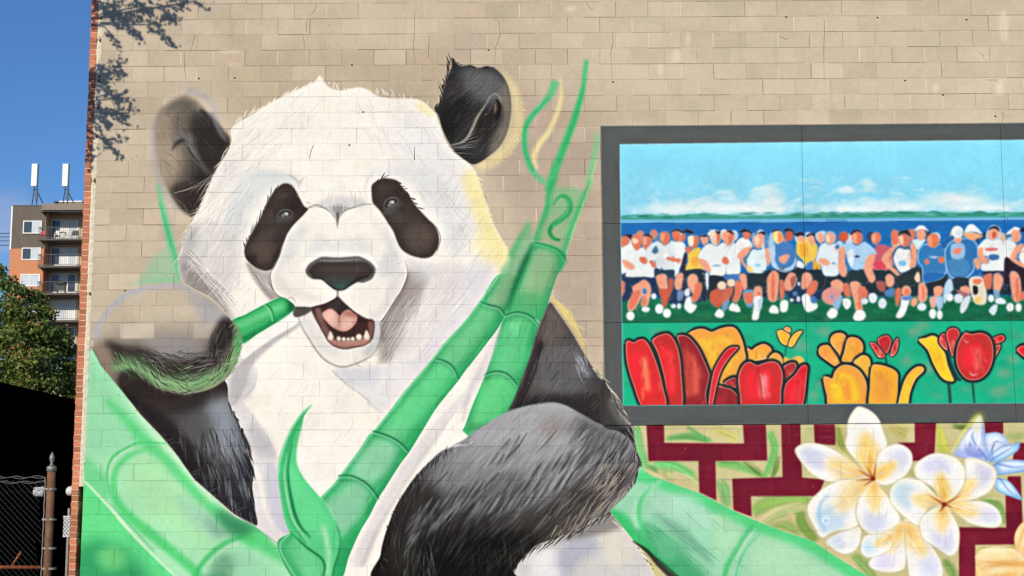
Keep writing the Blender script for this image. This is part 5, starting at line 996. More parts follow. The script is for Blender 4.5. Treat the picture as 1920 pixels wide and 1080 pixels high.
def paint_tulips(M):
    RD, RB, DR = (214, 40, 48), (250, 44, 56), (150, 40, 46)
    OR, YE, OY = (240, 164, 66), (250, 214, 50), (244, 186, 62)
    def A(p, *k, f=zt, **q): tulip(f(p), *k, M=M, **q)
    A([(1245, 300), (1290, 320), (1330, 290), (1400, 265), (1460, 300), (1465, 350), (1420, 400), (1250, 410)], OR, OY); A([(1440, 400), (1490, 345), (1540, 360), (1570, 410), (1560, 450), (1470, 440)], OR, OY)
    fill(zt([(1580, 380), (1640, 400), (1700, 370), (1750, 390), (1750, 440), (1600, 450)]), (232, 190, 90), 1, 1.5, M)
    A([(715, 180), (790, 135), (860, 130), (930, 155), (1010, 125), (1090, 110), (1150, 130), (1200, 220), (1225, 320), (1232, 410), (1160, 560), (1040, 640), (930, 520), (850, 350), (790, 250)], OR, (250, 200, 60), (246, 150, 70))
    A([(1040, 620), (1090, 580), (1150, 570), (1160, 650), (1100, 650)], DR, RD, (200, 90, 80)); A([(970, 640), (1050, 655), (1120, 680), (1210, 810), (960, 840)], DR, (176, 46, 52), (110, 34, 40))
    A([(620, 195), (680, 185), (740, 215), (820, 320), (900, 500), (912, 560), (880, 700), (870, 840), (670, 840), (665, 500), (640, 300)], DR, (206, 76, 60), (244, 110, 90))
    A([(395, 240), (440, 195), (510, 172), (560, 185), (610, 260), (640, 360), (655, 500), (665, 840), (535, 840), (510, 600), (450, 360)], (196, 48, 46), RB, (250, 80, 70))
    A([(160, 260), (185, 235), (230, 250), (280, 225), (330, 230), (380, 300), (440, 450), (490, 640), (515, 840), (320, 840), (230, 640), (170, 430)], (220, 48, 48), RB, (252, 190, 110))
    A([(900, 840), (925, 620), (960, 480), (1030, 360), (1090, 300), (1150, 290), (1165, 305), (1090, 390), (1020, 500), (980, 620), (930, 840)], RD, (226, 66, 66), (190, 50, 50), w=4)
    A([(1560, 490), (1620, 440), (1680, 435), (1690, 490), (1640, 550), (1590, 590)], (176, 54, 54), RD); A([(1570, 840), (1590, 640), (1680, 540), (1740, 460), (1790, 465), (1785, 560), (1735, 840)], RD, RB, (230, 80, 80))
    A([(1170, 560), (1210, 460), (1270, 425), (1340, 455), (1400, 435), (1480, 420), (1540, 455), (1570, 550), (1555, 680), (1520, 840), (1225, 840), (1185, 720)], (206, 50, 50), RB, (255, 190, 190)); line(zt([(1345, 460), (1365, 600), (1390, 800)]), [1, 5, 2], (170, 44, 44), .7, 2, M)
    A([(1520, 150), (1570, 140), (1625, 170), (1635, 220), (1610, 275), (1560, 255), (1530, 200)], OY, YE, OR, w=2.6); A([(1620, 280), (1650, 200), (1700, 155), (1745, 150), (1700, 220), (1660, 285)], OY, YE, OR, w=2.6); A([(1580, 130), (1610, 110), (1640, 130), (1630, 160)], OR, OY, w=2); line(zt([(1600, 290), (1590, 370)]), 1.6, (30, 46, 44), .9, .5, M)
    B = lambda p, *k, **q: A(p, *k, f=zu, **q)
    B([(70, 320), (90, 285), (150, 275), (220, 310), (260, 370), (300, 400), (230, 465), (150, 420), (80, 365)], OR, (246, 150, 70), (250, 200, 110)); B([(175, 250), (190, 190), (245, 165), (300, 180), (325, 240), (310, 330), (280, 400), (240, 340)], OR, (248, 190, 80), (244, 130, 80)); B([(320, 240), (350, 205), (420, 215), (465, 270), (455, 350), (380, 420), (280, 420), (300, 330)], OR, OY, (242, 130, 84))
    B([(385, 435), (420, 390), (470, 365), (520, 390), (535, 460), (520, 580), (470, 520)], OY, (250, 200, 80), OR)
    B([(110, 570), (150, 560), (190, 575), (215, 510), (270, 460), (340, 455), (420, 490), (480, 570), (510, 680), (525, 850), (190, 850), (140, 720)], OR, (252, 216, 48), (244, 130, 70)); B([(545, 470), (600, 450), (700, 475), (770, 520), (780, 600), (750, 850), (535, 850), (530, 650)], (246, 176, 50), OR, (246, 150, 70)); B([(780, 850), (820, 650), (870, 540), (940, 475), (1000, 470), (1010, 510), (940, 580), (890, 700), (860, 850)], OY, YE, (246, 176, 70))
    B([(600, 225), (640, 195), (690, 190), (720, 230), (705, 310), (670, 350), (620, 300)], (190, 46, 48), RD, (214, 90, 80), w=2.8); B([(530, 255), (580, 260), (630, 320), (665, 375), (610, 385), (570, 330)], (190, 46, 48), RD, w=2.6); B([(715, 375), (730, 290), (775, 210), (785, 270), (760, 350)], (190, 46, 48), RD, w=2.6); line(zu([(672, 390), (680, 450)]), 3, (30, 52, 48), .95, .5, M)
    B([(968, 230), (1030, 210), (1090, 190), (1135, 210), (1140, 260), (1200, 340), (1230, 450), (1285, 580), (1240, 600), (1170, 560), (1100, 440), (1050, 320)], YE, (246, 200, 40), (232, 170, 50)); B([(1150, 240), (1165, 190), (1200, 170), (1220, 230), (1225, 320), (1180, 290)], RD, (230, 60, 60), w=3); B([(1215, 180), (1240, 130), (1290, 120), (1330, 150), (1330, 210), (1290, 300), (1270, 380), (1240, 280)], (206, 56, 56), RD, w=3.2)
    line(zu([(1230, 330), (1250, 440), (1300, 560), (1350, 590)]), [3, 8, 10, 4], (40, 56, 60), .95, 1, M)
    B([(1620, 230), (1660, 200), (1720, 185), (1740, 220), (1690, 260), (1640, 290)], RD, (226, 70, 70), w=3); B([(1630, 300), (1700, 270), (1690, 320), (1640, 400)], (176, 60, 50), (206, 90, 70), w=3)
    B([(1380, 165), (1440, 175), (1530, 165), (1600, 200), (1635, 290), (1630, 420), (1580, 530), (1500, 585), (1400, 580), (1330, 500), (1305, 400), (1320, 270)], (200, 52, 50), RB, (232, 130, 110)); line(zu([(1425, 515), (1450, 545), (1500, 530)]), [1, 2.5, 1], (250, 220, 210), .9, .5, M); line(zu([(1370, 220), (1400, 250), (1420, 240)]), [1, 2.5, 1], (250, 200, 190), .7, .6, M)
    line(zu([(1235, 600), (1245, 700), (1255, 830)]), [6, 6, 5], (40, 74, 72), .95, .6, M); line(zu([(1450, 600), (1460, 700), (1470, 830)]), [4, 4, 3], (40, 74, 72), .95, .6, M)
    B([(1850, 320), (1900, 280), (2000, 290), (2060, 350), (2040, 450), (1930, 390)], RD, RB)
    for x in (1990, 2100, 2200):
        tulip([(x-30, 640), (x, 625), (x+28, 640), (x+34, 690), (x, 730), (x-34, 690)], PR.choice([RD, OR]), PR.choice([RB, YE]), M=M); line([(x, 735), (x+3, 770)], 4, (40, 74, 72), .95, .6, M)

def paint_over_panel():
    # fur and petals carried over the boards' frame
    line([(1134, 716), (1152, 742), (1172, 776), (1183, 802)], [2, 3, 3.5, 2.5], (206, 200, 172), .9, .8)
    fill([(1128, 712), (1150, 741), (1170, 773), (1184, 801), (1130, 798)], (62, 60, 58), .95, 1.2)
    fill([(1150, 742), (1172, 776), (1184, 800), (1160, 796), (1140, 760)], (112, 112, 108), .6, 4)
    fringe([(1128, 708), (1152, 744), (1176, 786), (1186, 812)], 46, -.15, 22, 1.5, [(226, 220, 190), (190, 186, 170), (60, 56, 54)], .8, 3, .25)
    fringe([(1140, 740), (1165, 775), (1182, 806)], 22, .1, 24, 2.2, [(170, 168, 162), (140, 138, 134), (52, 48, 47)], .6, 6, .15)

def finish():
    # the grain of roller and block under all paint, a little dust
    n = noise2(CH, CW, 3, 11)*.5+noise2(CH, CW, 9, 12)*.5
    n2 = noise2(CH, CW, 40, 13)
    CAN[:] *= (1+(n-.5)*.05+(n2-.5)*.04)[..., None]
    CAN[:] += NR.normal(0, 1.6, (CH, CW, 1)).astype(np.float32)
    # a dry brush leaves crisp edges
    for c in range(3): CAN[..., c] += .55*(CAN[..., c]-blur(CAN[..., c], 2.0))+.16*(CAN[..., c]-blur(CAN[..., c], 16.0))
    np.clip(CAN, 6, 254, CAN)
    for k, a, b, zt_, zb in BOND:
        x0, x1 = int((a-CX0)*PX), int((b-CX0)*PX); y0, y1 = int((CZ1-zt_)*PX), int((CZ1-zb)*PX)
        v = CAN[max(0, y0):y1, max(0, x0):x1]
        if v.size == 0: continue
        ok = JOINT_OK[max(0, y0):y1, max(0, x0):x1][..., None]
        lum = v.mean(-1, keepdims=True); g = PR.gauss(0, 1)
        v *= 1+g*ok*np.where(lum > 225, .006, np.where(lum > 110, .012, .04))
        if PR.random() < .5: v += ok*np.clip(1-lum/120, 0, 1)*np.array([7, 4, 2], np.float32)*PR.uniform(-.6, 1.2)
    # rain streaks and pits
    for i in range(150):
        x = PR.uniform(CX0+.1, CX1); z = PR.choice([CZ1-.05-PR.random()**2*3.2, PR.uniform(0, CZ1)]); L = PR.uniform(.2, 1.1)
        P = np.array([((x-CX0)*PX, (CZ1-z)*PX), ((x+PR.uniform(-.01, .01)-CX0)*PX, (CZ1-z+L*.5)*PX), ((x-CX0)*PX, (CZ1-z+L)*PX)])
        r = raster(ribbon(P, np.array([.8, PR.uniform(2, 7), .5])), 8)
        if r: comp(r[0], r[1], blur(r[2], 3)*PR.uniform(.03, .11), PR.choice([(96, 84, 68), (236, 226, 204), (110, 98, 84)]), JOINT_OK)
    for i in range(700):
        x, y = PR.uniform(0, CW), PR.uniform(0, CH); s = PR.uniform(.5, 1.5)
        r = raster(np.array([(x-s, y), (x, y-s), (x+s*1.2, y), (x, y+s)]), 0)
        if r: comp(r[0], r[1], r[2]*PR.uniform(.2, .6), PR.choice([(84, 72, 60), (64, 56, 48), (240, 232, 214)]), JOINT_OK)
    # some mortar joints keep a dark line through the paint
    for k, a, b, zt_, zb in BOND:
        x0, x1 = (a-CX0)*PX, (b-CX0)*PX; y1 = (CZ1-zb)*PX; y0 = (CZ1-zt_)*PX
        for p, q_, pr in (((x0, y1), (x1, y1), .35), ((x0, y0), (x0, y1), .3)):
            if PR.random() < pr:
                r = raster(ribbon(np.array([p, ((p[0]+q_[0])/2, (p[1]+q_[1])/2+PR.uniform(-.4, .4)), q_]), np.array([1.2, PR.uniform(.6, 1.4), .8])), 0)
                if r:
                    yy, xx, al = r
                    ya, xa = max(0, yy), max(0, xx); yb, xb = min(CH, yy+al.shape[0]), min(CW, xx+al.shape[1])
                    if yb > ya and xb > xa: CAN[ya:yb, xa:xb] *= 1-(al[ya-yy:yb-yy, xa-xx:xb-xx]*PR.uniform(.04, .17)*JOINT_OK[ya:yb, xa:xb])[..., None]

def paint_all():
    global JOINT_OK
    for f in (paint_base, paint_ears, paint_body, paint_face, paint_mouth_bamboo, paint_left_arm, paint_paw, paint_left_bamboo, paint_bamboo, paint_lattice, paint_right_arm, paint_right_bamboo, paint_leaf, paint_panel, paint_over_panel, paint_flowers):
        f()
    JOINT_OK = 1-mask([(1126, 236.5), (2330, 227), (2330, 788), (1134, 798)], False)
    finish()

# the crowd of runners, blob by blob as the brush left them: (colour, points) over three stretches of the boards
WH, WB, NV, DK, BL, LB, YE, OY, PK = (242, 243, 237), (222, 230, 234), (38, 58, 88), (40, 50, 58), (74, 126, 186), (176, 210, 236), (248, 206, 84), (240, 176, 66), (208, 96, 108)
S1, S2, S3, S4, CP = (242, 166, 134), (224, 122, 92), (250, 212, 182), (204, 96, 68), (40, 38, 56)
def E_(x, y, a, b): return [(x+a*math.cos(t), y+b*math.sin(t)) for t in (0, .8, 1.57, 2.35, 3.14, 3.93, 4.71, 5.5)]
RUN_A = [
 (NV, [(120, 540), (430, 560), (430, 720), (330, 760), (180, 800), (120, 790)]), (NV, [(430, 560), (720, 560), (900, 560), (930, 780), (700, 830), (600, 840), (430, 740)]), (DK, [(900, 570), (1276, 560), (1276, 760), (930, 800)]),
 (WH, [(120, 350), (160, 300), (230, 280), (300, 320), (340, 300), (380, 350), (420, 430), (430, 580), (330, 585), (170, 585), (165, 550), (120, 545)]), (S1, [(130, 430), (180, 440), (245, 490), (215, 520), (150, 490)]), (S2, [(290, 410), (340, 405), (360, 440), (340, 470), (300, 450)]),
 (CP, [(118, 210), (160, 196), (222, 205), (225, 245), (180, 228)]), (S2, [(112, 232), (150, 210), (190, 228), (195, 270), (160, 300), (112, 310)]), (S2, [(215, 230), (245, 195), (285, 200), (310, 250), (300, 310), (262, 345), (225, 300)]), (S3, [(218, 240), (250, 232), (278, 260), (240, 283)]),
 (CP, [(318, 208), (370, 193), (415, 240), (385, 235)]), (S2, [(315, 240), (345, 212), (400, 232), (395, 280), (350, 340), (318, 300)]), (S1, [(325, 240), (350, 225), (350, 280), (330, 290)]),
 (S1, [(225, 680), (280, 640), (330, 612), (380, 650), (395, 720), (380, 790), (360, 850), (310, 850), (320, 760), (290, 800), (245, 880), (190, 900), (185, 820), (230, 750)]), (S2, [(240, 720), (300, 720), (250, 850), (195, 885), (190, 820)]), (S2, [(330, 760), (350, 780), (345, 850), (315, 850)]), (BL, E_(335, 718, 20, 28)), (WH, E_(205, 945, 38, 42)), (WH, E_(345, 885, 38, 24)), (WH, E_(420, 765, 22, 26)), (S2, [(118, 630), (150, 640), (145, 730), (118, 760)]),
 (CP, [(572, 178), (620, 146), (682, 165), (692, 187), (640, 172)]), (S2, [(590, 180), (630, 165), (665, 190), (670, 250), (650, 275), (600, 240)]), (S2, [(670, 200), (710, 200), (705, 250), (675, 260)]), (WH, [(570, 270), (620, 265), (690, 270), (715, 330), (700, 450), (660, 500), (640, 560), (600, 580), (600, 500)]), ((54, 48, 68), [(700, 370), (730, 390), (720, 470), (760, 540), (700, 620), (720, 700), (690, 720), (660, 560)]),
 ((96, 132, 166), [(430, 240), (480, 178), (490, 220), (470, 262)]), (S2, [(482, 190), (520, 170), (560, 190), (568, 250), (530, 298), (490, 270)]), (S1, [(487, 200), (512, 192), (505, 255), (490, 250)]), ((226, 230, 227), [(440, 260), (480, 270), (520, 300), (570, 270), (600, 300), (600, 420), (605, 520), (500, 525), (440, 500), (430, 440), (370, 430), (350, 350), (390, 290)]), ((70, 120, 152), [(405, 350), (440, 300), (460, 352), (430, 375)]), (WH, E_(530, 390, 34, 22)), (S2, [(540, 402), (600, 415), (665, 420), (660, 452), (600, 442), (545, 427)]), (S2, [(380, 440), (410, 440), (440, 480), (420, 505), (390, 470)]),
 ((48, 70, 88), [(430, 510), (500, 525), (605, 525), (600, 600), (550, 600), (520, 565), (470, 570), (430, 590)]), (S1, [(440, 590), (480, 562), (530, 570), (545, 640), (545, 700), (520, 720), (470, 690)]), (S4, [(470, 700), (550, 690), (560, 610), (600, 620), (590, 700), (555, 780), (530, 860), (505, 860), (485, 780)]), (WH, E_(470, 880, 38, 45)), (WH, E_(540, 920, 38, 42)), (S1, [(630, 570), (670, 550), (690, 570), (680, 650), (665, 700), (625, 700), (610, 640)]), ((120, 140, 180), [(640, 720), (690, 720), (680, 790), (640, 800)]), (WB, E_(600, 855, 24, 20)), (WB, E_(652, 855, 20, 26)),
 (CP, [(690, 160), (740, 153), (795, 182), (740, 188)]), (S2, [(740, 230), (790, 205), (832, 220), (830, 280), (790, 330), (750, 300)]), ((248, 234, 206), [(735, 220), (785, 215), (780, 290), (745, 300)]), (YE, [(735, 370), (790, 330), (845, 320), (860, 400), (890, 520), (720, 525), (735, 450)]), (OY, [(760, 420), (820, 400), (830, 480), (770, 490)]), (S2, [(705, 320), (750, 310), (770, 340), (730, 365)]), (S1, [(850, 215), (890, 205), (920, 230), (915, 275), (870, 290)]), (CP, [(845, 212), (890, 198), (920, 212), (880, 215)]),
 ((42, 52, 62), [(720, 530), (890, 535), (900, 800), (860, 790), (830, 640), (760, 560), (725, 600)]), (S1, [(730, 600), (770, 560), (815, 575), (825, 640), (800, 740), (770, 730), (735, 670)]), (S2, [(800, 650), (850, 640), (862, 690), (830, 790), (780, 820), (765, 780), (790, 740)]), (WH, [(700, 850), (720, 780), (760, 770), (770, 830), (815, 850), (790, 900), (750, 920), (705, 880)]), (WB, [(700, 720), (740, 690), (750, 750), (715, 765)]), (WB, [(895, 560), (925, 560), (920, 690), (905, 690)]),
 (WH, [(830, 400), (870, 320), (930, 280), (1000, 300), (1060, 270), (1110, 310), (1130, 400), (1090, 500), (1080, 560), (1040, 580), (940, 575), (930, 520), (860, 430)]), (WH, [(912, 195), (955, 156), (1015, 165), (950, 200)]), (S3, [(930, 190), (980, 168), (1020, 185), (1030, 250), (990, 300), (950, 270)]), (S2, [(1003, 190), (1033, 200), (1022, 270), (1003, 285)]), (CP, [(980, 163), (1032, 175), (1012, 192)]), (S1, [(840, 420), (900, 440), (940, 500), (935, 550), (890, 520), (840, 470)]), ((150, 176, 204), [(965, 478), (1030, 475), (1030, 488), (965, 490)]),
 (WH, [(1110, 330), (1180, 270), (1240, 230), (1290, 240), (1290, 330), (1220, 400), (1215, 540), (1180, 570), (1090, 565), (1090, 470)]), (S1, [(1050, 190), (1100, 160), (1150, 180), (1160, 240), (1110, 300), (1055, 250)]), (S2, [(1110, 190), (1150, 190), (1140, 260), (1110, 285)]), (CP, [(1090, 163), (1130, 160), (1160, 200), (1130, 185)]), (S2, [(1050, 420), (1080, 400), (1110, 440), (1100, 470), (1055, 460)]),
 (DK, [(935, 580), (1040, 585), (1050, 640), (1000, 690), (940, 700)]), (BL, [(1070, 570), (1210, 565), (1210, 620), (1150, 640), (1080, 610)]), (S4, [(950, 720), (1040, 700), (1060, 800), (1020, 870), (960, 840), (935, 790)]), ((206, 112, 84), [(1060, 700), (1150, 690), (1120, 780), (1060, 850)]), (S2, [(1160, 650), (1215, 640), (1225, 740), (1180, 820), (1140, 800), (1170, 720)]), (S3, E_(1045, 665, 42, 38)), (S3, E_(1130, 642, 38, 36)), ((126, 154, 192), [(1060, 830), (1110, 800), (1090, 880), (1050, 900)]), (WH, [(980, 930), (1020, 880), (1065, 920), (1050, 960), (1000, 955)]), (WH, [(1115, 860), (1150, 825), (1210, 890), (1200, 905), (1120, 895)])]
RUN_B = [
 (DK, [(100, 560), (560, 520), (620, 560), (560, 700), (300, 780), (110, 720)]), (NV, [(480, 640), (620, 600), (800, 600), (840, 760), (520, 830)]), (DK, [(800, 580), (1276, 570), (1276, 740), (820, 740)]),
 (WH, [(0, 280), (40, 230), (100, 240), (150, 290), (120, 340), (60, 380), (0, 400)]), (CP, [(20, 180), (70, 148), (132, 170), (148, 197), (90, 178)]), (S2, [(60, 190), (90, 175), (130, 190), (125, 230), (80, 240)]), (S1, [(30, 570), (80, 560), (100, 620), (90, 700), (60, 690)]), (S2, [(0, 630), (40, 640), (45, 720), (0, 810)]), ((110, 160, 200), [(65, 720), (160, 715), (165, 830), (100, 860)]), (S2, [(72, 742), (150, 732), (158, 800), (120, 838), (76, 800)]), (WH, [(0, 830), (32, 885), (20, 905), (0, 900)]),
 ((92, 142, 190), [(250, 190), (290, 210), (310, 300), (270, 330), (255, 260)]), ((150, 180, 206), [(145, 210), (170, 185), (170, 300), (150, 300)]), (S1, [(10, 390), (60, 330), (130, 310), (150, 330), (90, 390), (60, 430), (100, 490), (80, 500), (30, 430)]), ((66, 96, 120), [(90, 420), (145, 322), (165, 335), (110, 430)]), ((224, 239, 238), [(110, 400), (150, 335), (200, 340), (260, 332), (275, 400), (280, 490), (240, 550), (130, 555), (97, 440)]), ((150, 200, 226), E_(195, 480, 30, 11)), (S1, [(270, 340), (300, 330), (320, 420), (290, 490), (280, 440)]), ((240, 204, 124), [(90, 500), (130, 490), (155, 540), (110, 540)]), (CP, [(188, 195), (230, 168), (268, 178), (250, 205)]), (S1, [(160, 230), (200, 190), (245, 200), (250, 270), (205, 330), (165, 290)]), (S3, [(170, 230), (200, 210), (210, 280), (180, 290)]),
 ((42, 56, 60), [(110, 560), (240, 555), (330, 500), (300, 560), (280, 650), (280, 760), (240, 760), (240, 670), (160, 660), (120, 700)]), (S1, [(165, 690), (200, 672), (232, 690), (232, 770), (165, 770)]), (S2, E_(207, 738, 18, 24)), (WH, [(165, 775), (240, 775), (215, 900), (200, 975), (145, 975), (160, 880)]), ((180, 204, 226), [(215, 790), (238, 785), (212, 900), (200, 900)]),
 (LB, [(300, 250), (320, 180), (345, 260), (350, 350), (330, 420), (310, 360)]), (CP, [(430, 165), (470, 138), (522, 160), (528, 205), (490, 172)]), (S4, [(450, 195), (490, 167), (520, 190), (515, 240), (470, 255)]), ((184, 212, 234), [(320, 330), (360, 300), (420, 290), (545, 400), (525, 510), (440, 550), (340, 500), (315, 420)]), (BL, [(360, 290), (420, 260), (480, 280), (530, 320), (545, 400), (510, 480), (440, 510), (385, 490), (355, 430), (360, 380)]), (S1, [(395, 410), (440, 385), (490, 385), (470, 430), (440, 465), (400, 440)]), (CP, [(325, 175), (365, 150), (415, 165), (370, 172)]), ((250, 222, 152), [(335, 190), (370, 165), (415, 180), (425, 240), (385, 280), (345, 255)]), ((236, 142, 84), [(385, 180), (420, 190), (422, 245), (390, 272)]),
 (DK, [(330, 500), (440, 550), (550, 520), (560, 560), (520, 560), (440, 600), (400, 560), (350, 520)]), (S1, [(290, 590), (340, 530), (385, 560), (390, 640), (370, 800), (300, 800), (285, 700)]), (S2, [(320, 580), (350, 560), (352, 780), (322, 790)]), (S1, [(440, 640), (490, 550), (550, 570), (550, 640), (500, 710), (450, 700)]), ((170, 100, 84), [(500, 600), (545, 580), (545, 640), (510, 690)]), (S2, [(400, 620), (440, 640), (435, 780), (405, 780)]), (WH, [(305, 880), (340, 845), (380, 870), (385, 920), (310, 915)]), (WH, [(405, 830), (430, 800), (475, 815), (465, 900), (410, 905)]), (WB, E_(575, 650, 12, 18)), (WB, E_(570, 790, 16, 26)), (WB, E_(510, 800, 18, 14)), ((90, 130, 180), E_(540, 740, 20, 18)),
 (CP, [(530, 192), (590, 173), (632, 202), (570, 218)]), (CP, [(640, 208), (700, 183), (728, 207), (660, 220)]), (YE, [(560, 260), (620, 230), (680, 240), (740, 290), (745, 380), (700, 460), (650, 490), (600, 420), (555, 370)]), (OY, [(580, 290), (650, 280), (660, 380), (600, 400)]), (S1, [(560, 230), (600, 208), (630, 240), (600, 270)]), (S1, [(660, 220), (700, 205), (722, 250), (700, 300), (670, 270)]), (WH, [(560, 440), (600, 450), (630, 490), (590, 520), (555, 510)]), (BL, [(650, 470), (690, 440), (710, 460), (680, 515), (645, 505)]), (OY, [(715, 440), (760, 450), (780, 515), (710, 520)]),
 ((40, 50, 56), [(550, 500), (640, 520), (780, 525), (820, 600), (790, 690), (740, 700), (680, 560), (600, 560), (560, 600)]), (S1, [(605, 580), (640, 545), (690, 570), (690, 640), (650, 690), (600, 690)]), (S2, [(680, 640), (730, 620), (750, 660), (720, 730), (670, 765), (640, 740)]), (WH, [(600, 780), (640, 740), (680, 770), (690, 820), (740, 830), (745, 870), (700, 900), (640, 900)]), (BL, [(700, 770), (740, 790), (720, 830), (690, 810)]),
 ((196, 216, 228), [(730, 190), (790, 163), (825, 180), (812, 240), (780, 265), (740, 250)]), (S1, [(745, 205), (785, 182), (800, 250), (770, 280)]), (S4, [(945, 200), (990, 170), (1030, 200), (1020, 250), (970, 260), (945, 240)]), ((232, 240, 240), [(740, 400), (770, 300), (830, 270), (890, 280), (940, 300), (945, 400), (940, 560), (850, 580), (800, 560), (780, 480), (735, 440)]), (S1, [(760, 420), (820, 420), (860, 460), (830, 485), (760, 450)]), (BL, [(910, 300), (940, 290), (945, 330), (915, 330)]), (BL, E_(895, 462, 18, 5)), ((140, 176, 208), [(808, 200), (860, 165), (912, 195), (910, 262), (860, 296), (812, 265)]), (S1, [(818, 212), (860, 178), (903, 202), (902, 258), (860, 286), (822, 258)]), (S3, [(828, 215), (856, 198), (858, 260), (834, 258)]),
 (S1, [(870, 640), (930, 610), (985, 650), (980, 720), (900, 720)]), ((226, 154, 142), [(800, 720), (880, 680), (960, 720), (940, 830), (850, 840), (790, 790)]), ((120, 150, 200), E_(880, 770, 14, 20)), ((154, 184, 222), [(890, 840), (960, 760), (970, 800), (930, 890)]), (WH, [(840, 910), (880, 870), (930, 900), (920, 950), (870, 970), (835, 940)]), (S2, [(980, 660), (1030, 650), (1050, 760), (1000, 760)]), (WH, [(980, 790), (1040, 790), (1055, 840), (1020, 885), (985, 850)]),
 (LB, [(960, 310), (1020, 270), (1060, 275), (1110, 300), (1170, 270), (1240, 310), (1285, 370), (1225, 380), (1210, 430), (1180, 510), (1110, 525), (1050, 500), (1020, 420), (1000, 360)]), ((222, 236, 244), [(1030, 360), (1070, 330), (1080, 440), (1060, 490), (1030, 430)]), (S1, [(945, 330), (1000, 320), (1000, 450), (1015, 540), (1000, 585), (960, 570), (935, 500), (950, 420)]), (NV, E_(1110, 400, 26, 7)), (S1, [(1225, 390), (1275, 385), (1240, 470), (1230, 560), (1195, 590), (1170, 550), (1210, 470)]), (CP, [(1043, 205), (1070, 165), (1130, 153), (1152, 182), (1090, 183)]), (S2, [(1060, 210), (1105, 172), (1150, 190), (1160, 240), (1125, 290), (1075, 265)]), (S1, [(1068, 212), (1100, 195), (1105, 270), (1078, 260)]),
 ((44, 60, 60), [(1040, 530), (1110, 528), (1185, 520), (1215, 590), (1210, 640), (1120, 640), (1030, 620)]), (S1, [(1045, 650), (1110, 630), (1150, 680), (1150, 820), (1160, 900), (1105, 905), (1080, 800)]), (S2, [(1120, 680), (1150, 690), (1150, 880), (1130, 890)]), (S2, [(1150, 680), (1210, 690), (1200, 770), (1160, 790)]), (WH, [(1075, 950), (1110, 895), (1170, 900), (1190, 950), (1150, 990), (1090, 985)]), (WB, E_(1180, 810, 34, 28)), (WB, E_(1250, 772, 28, 54))]
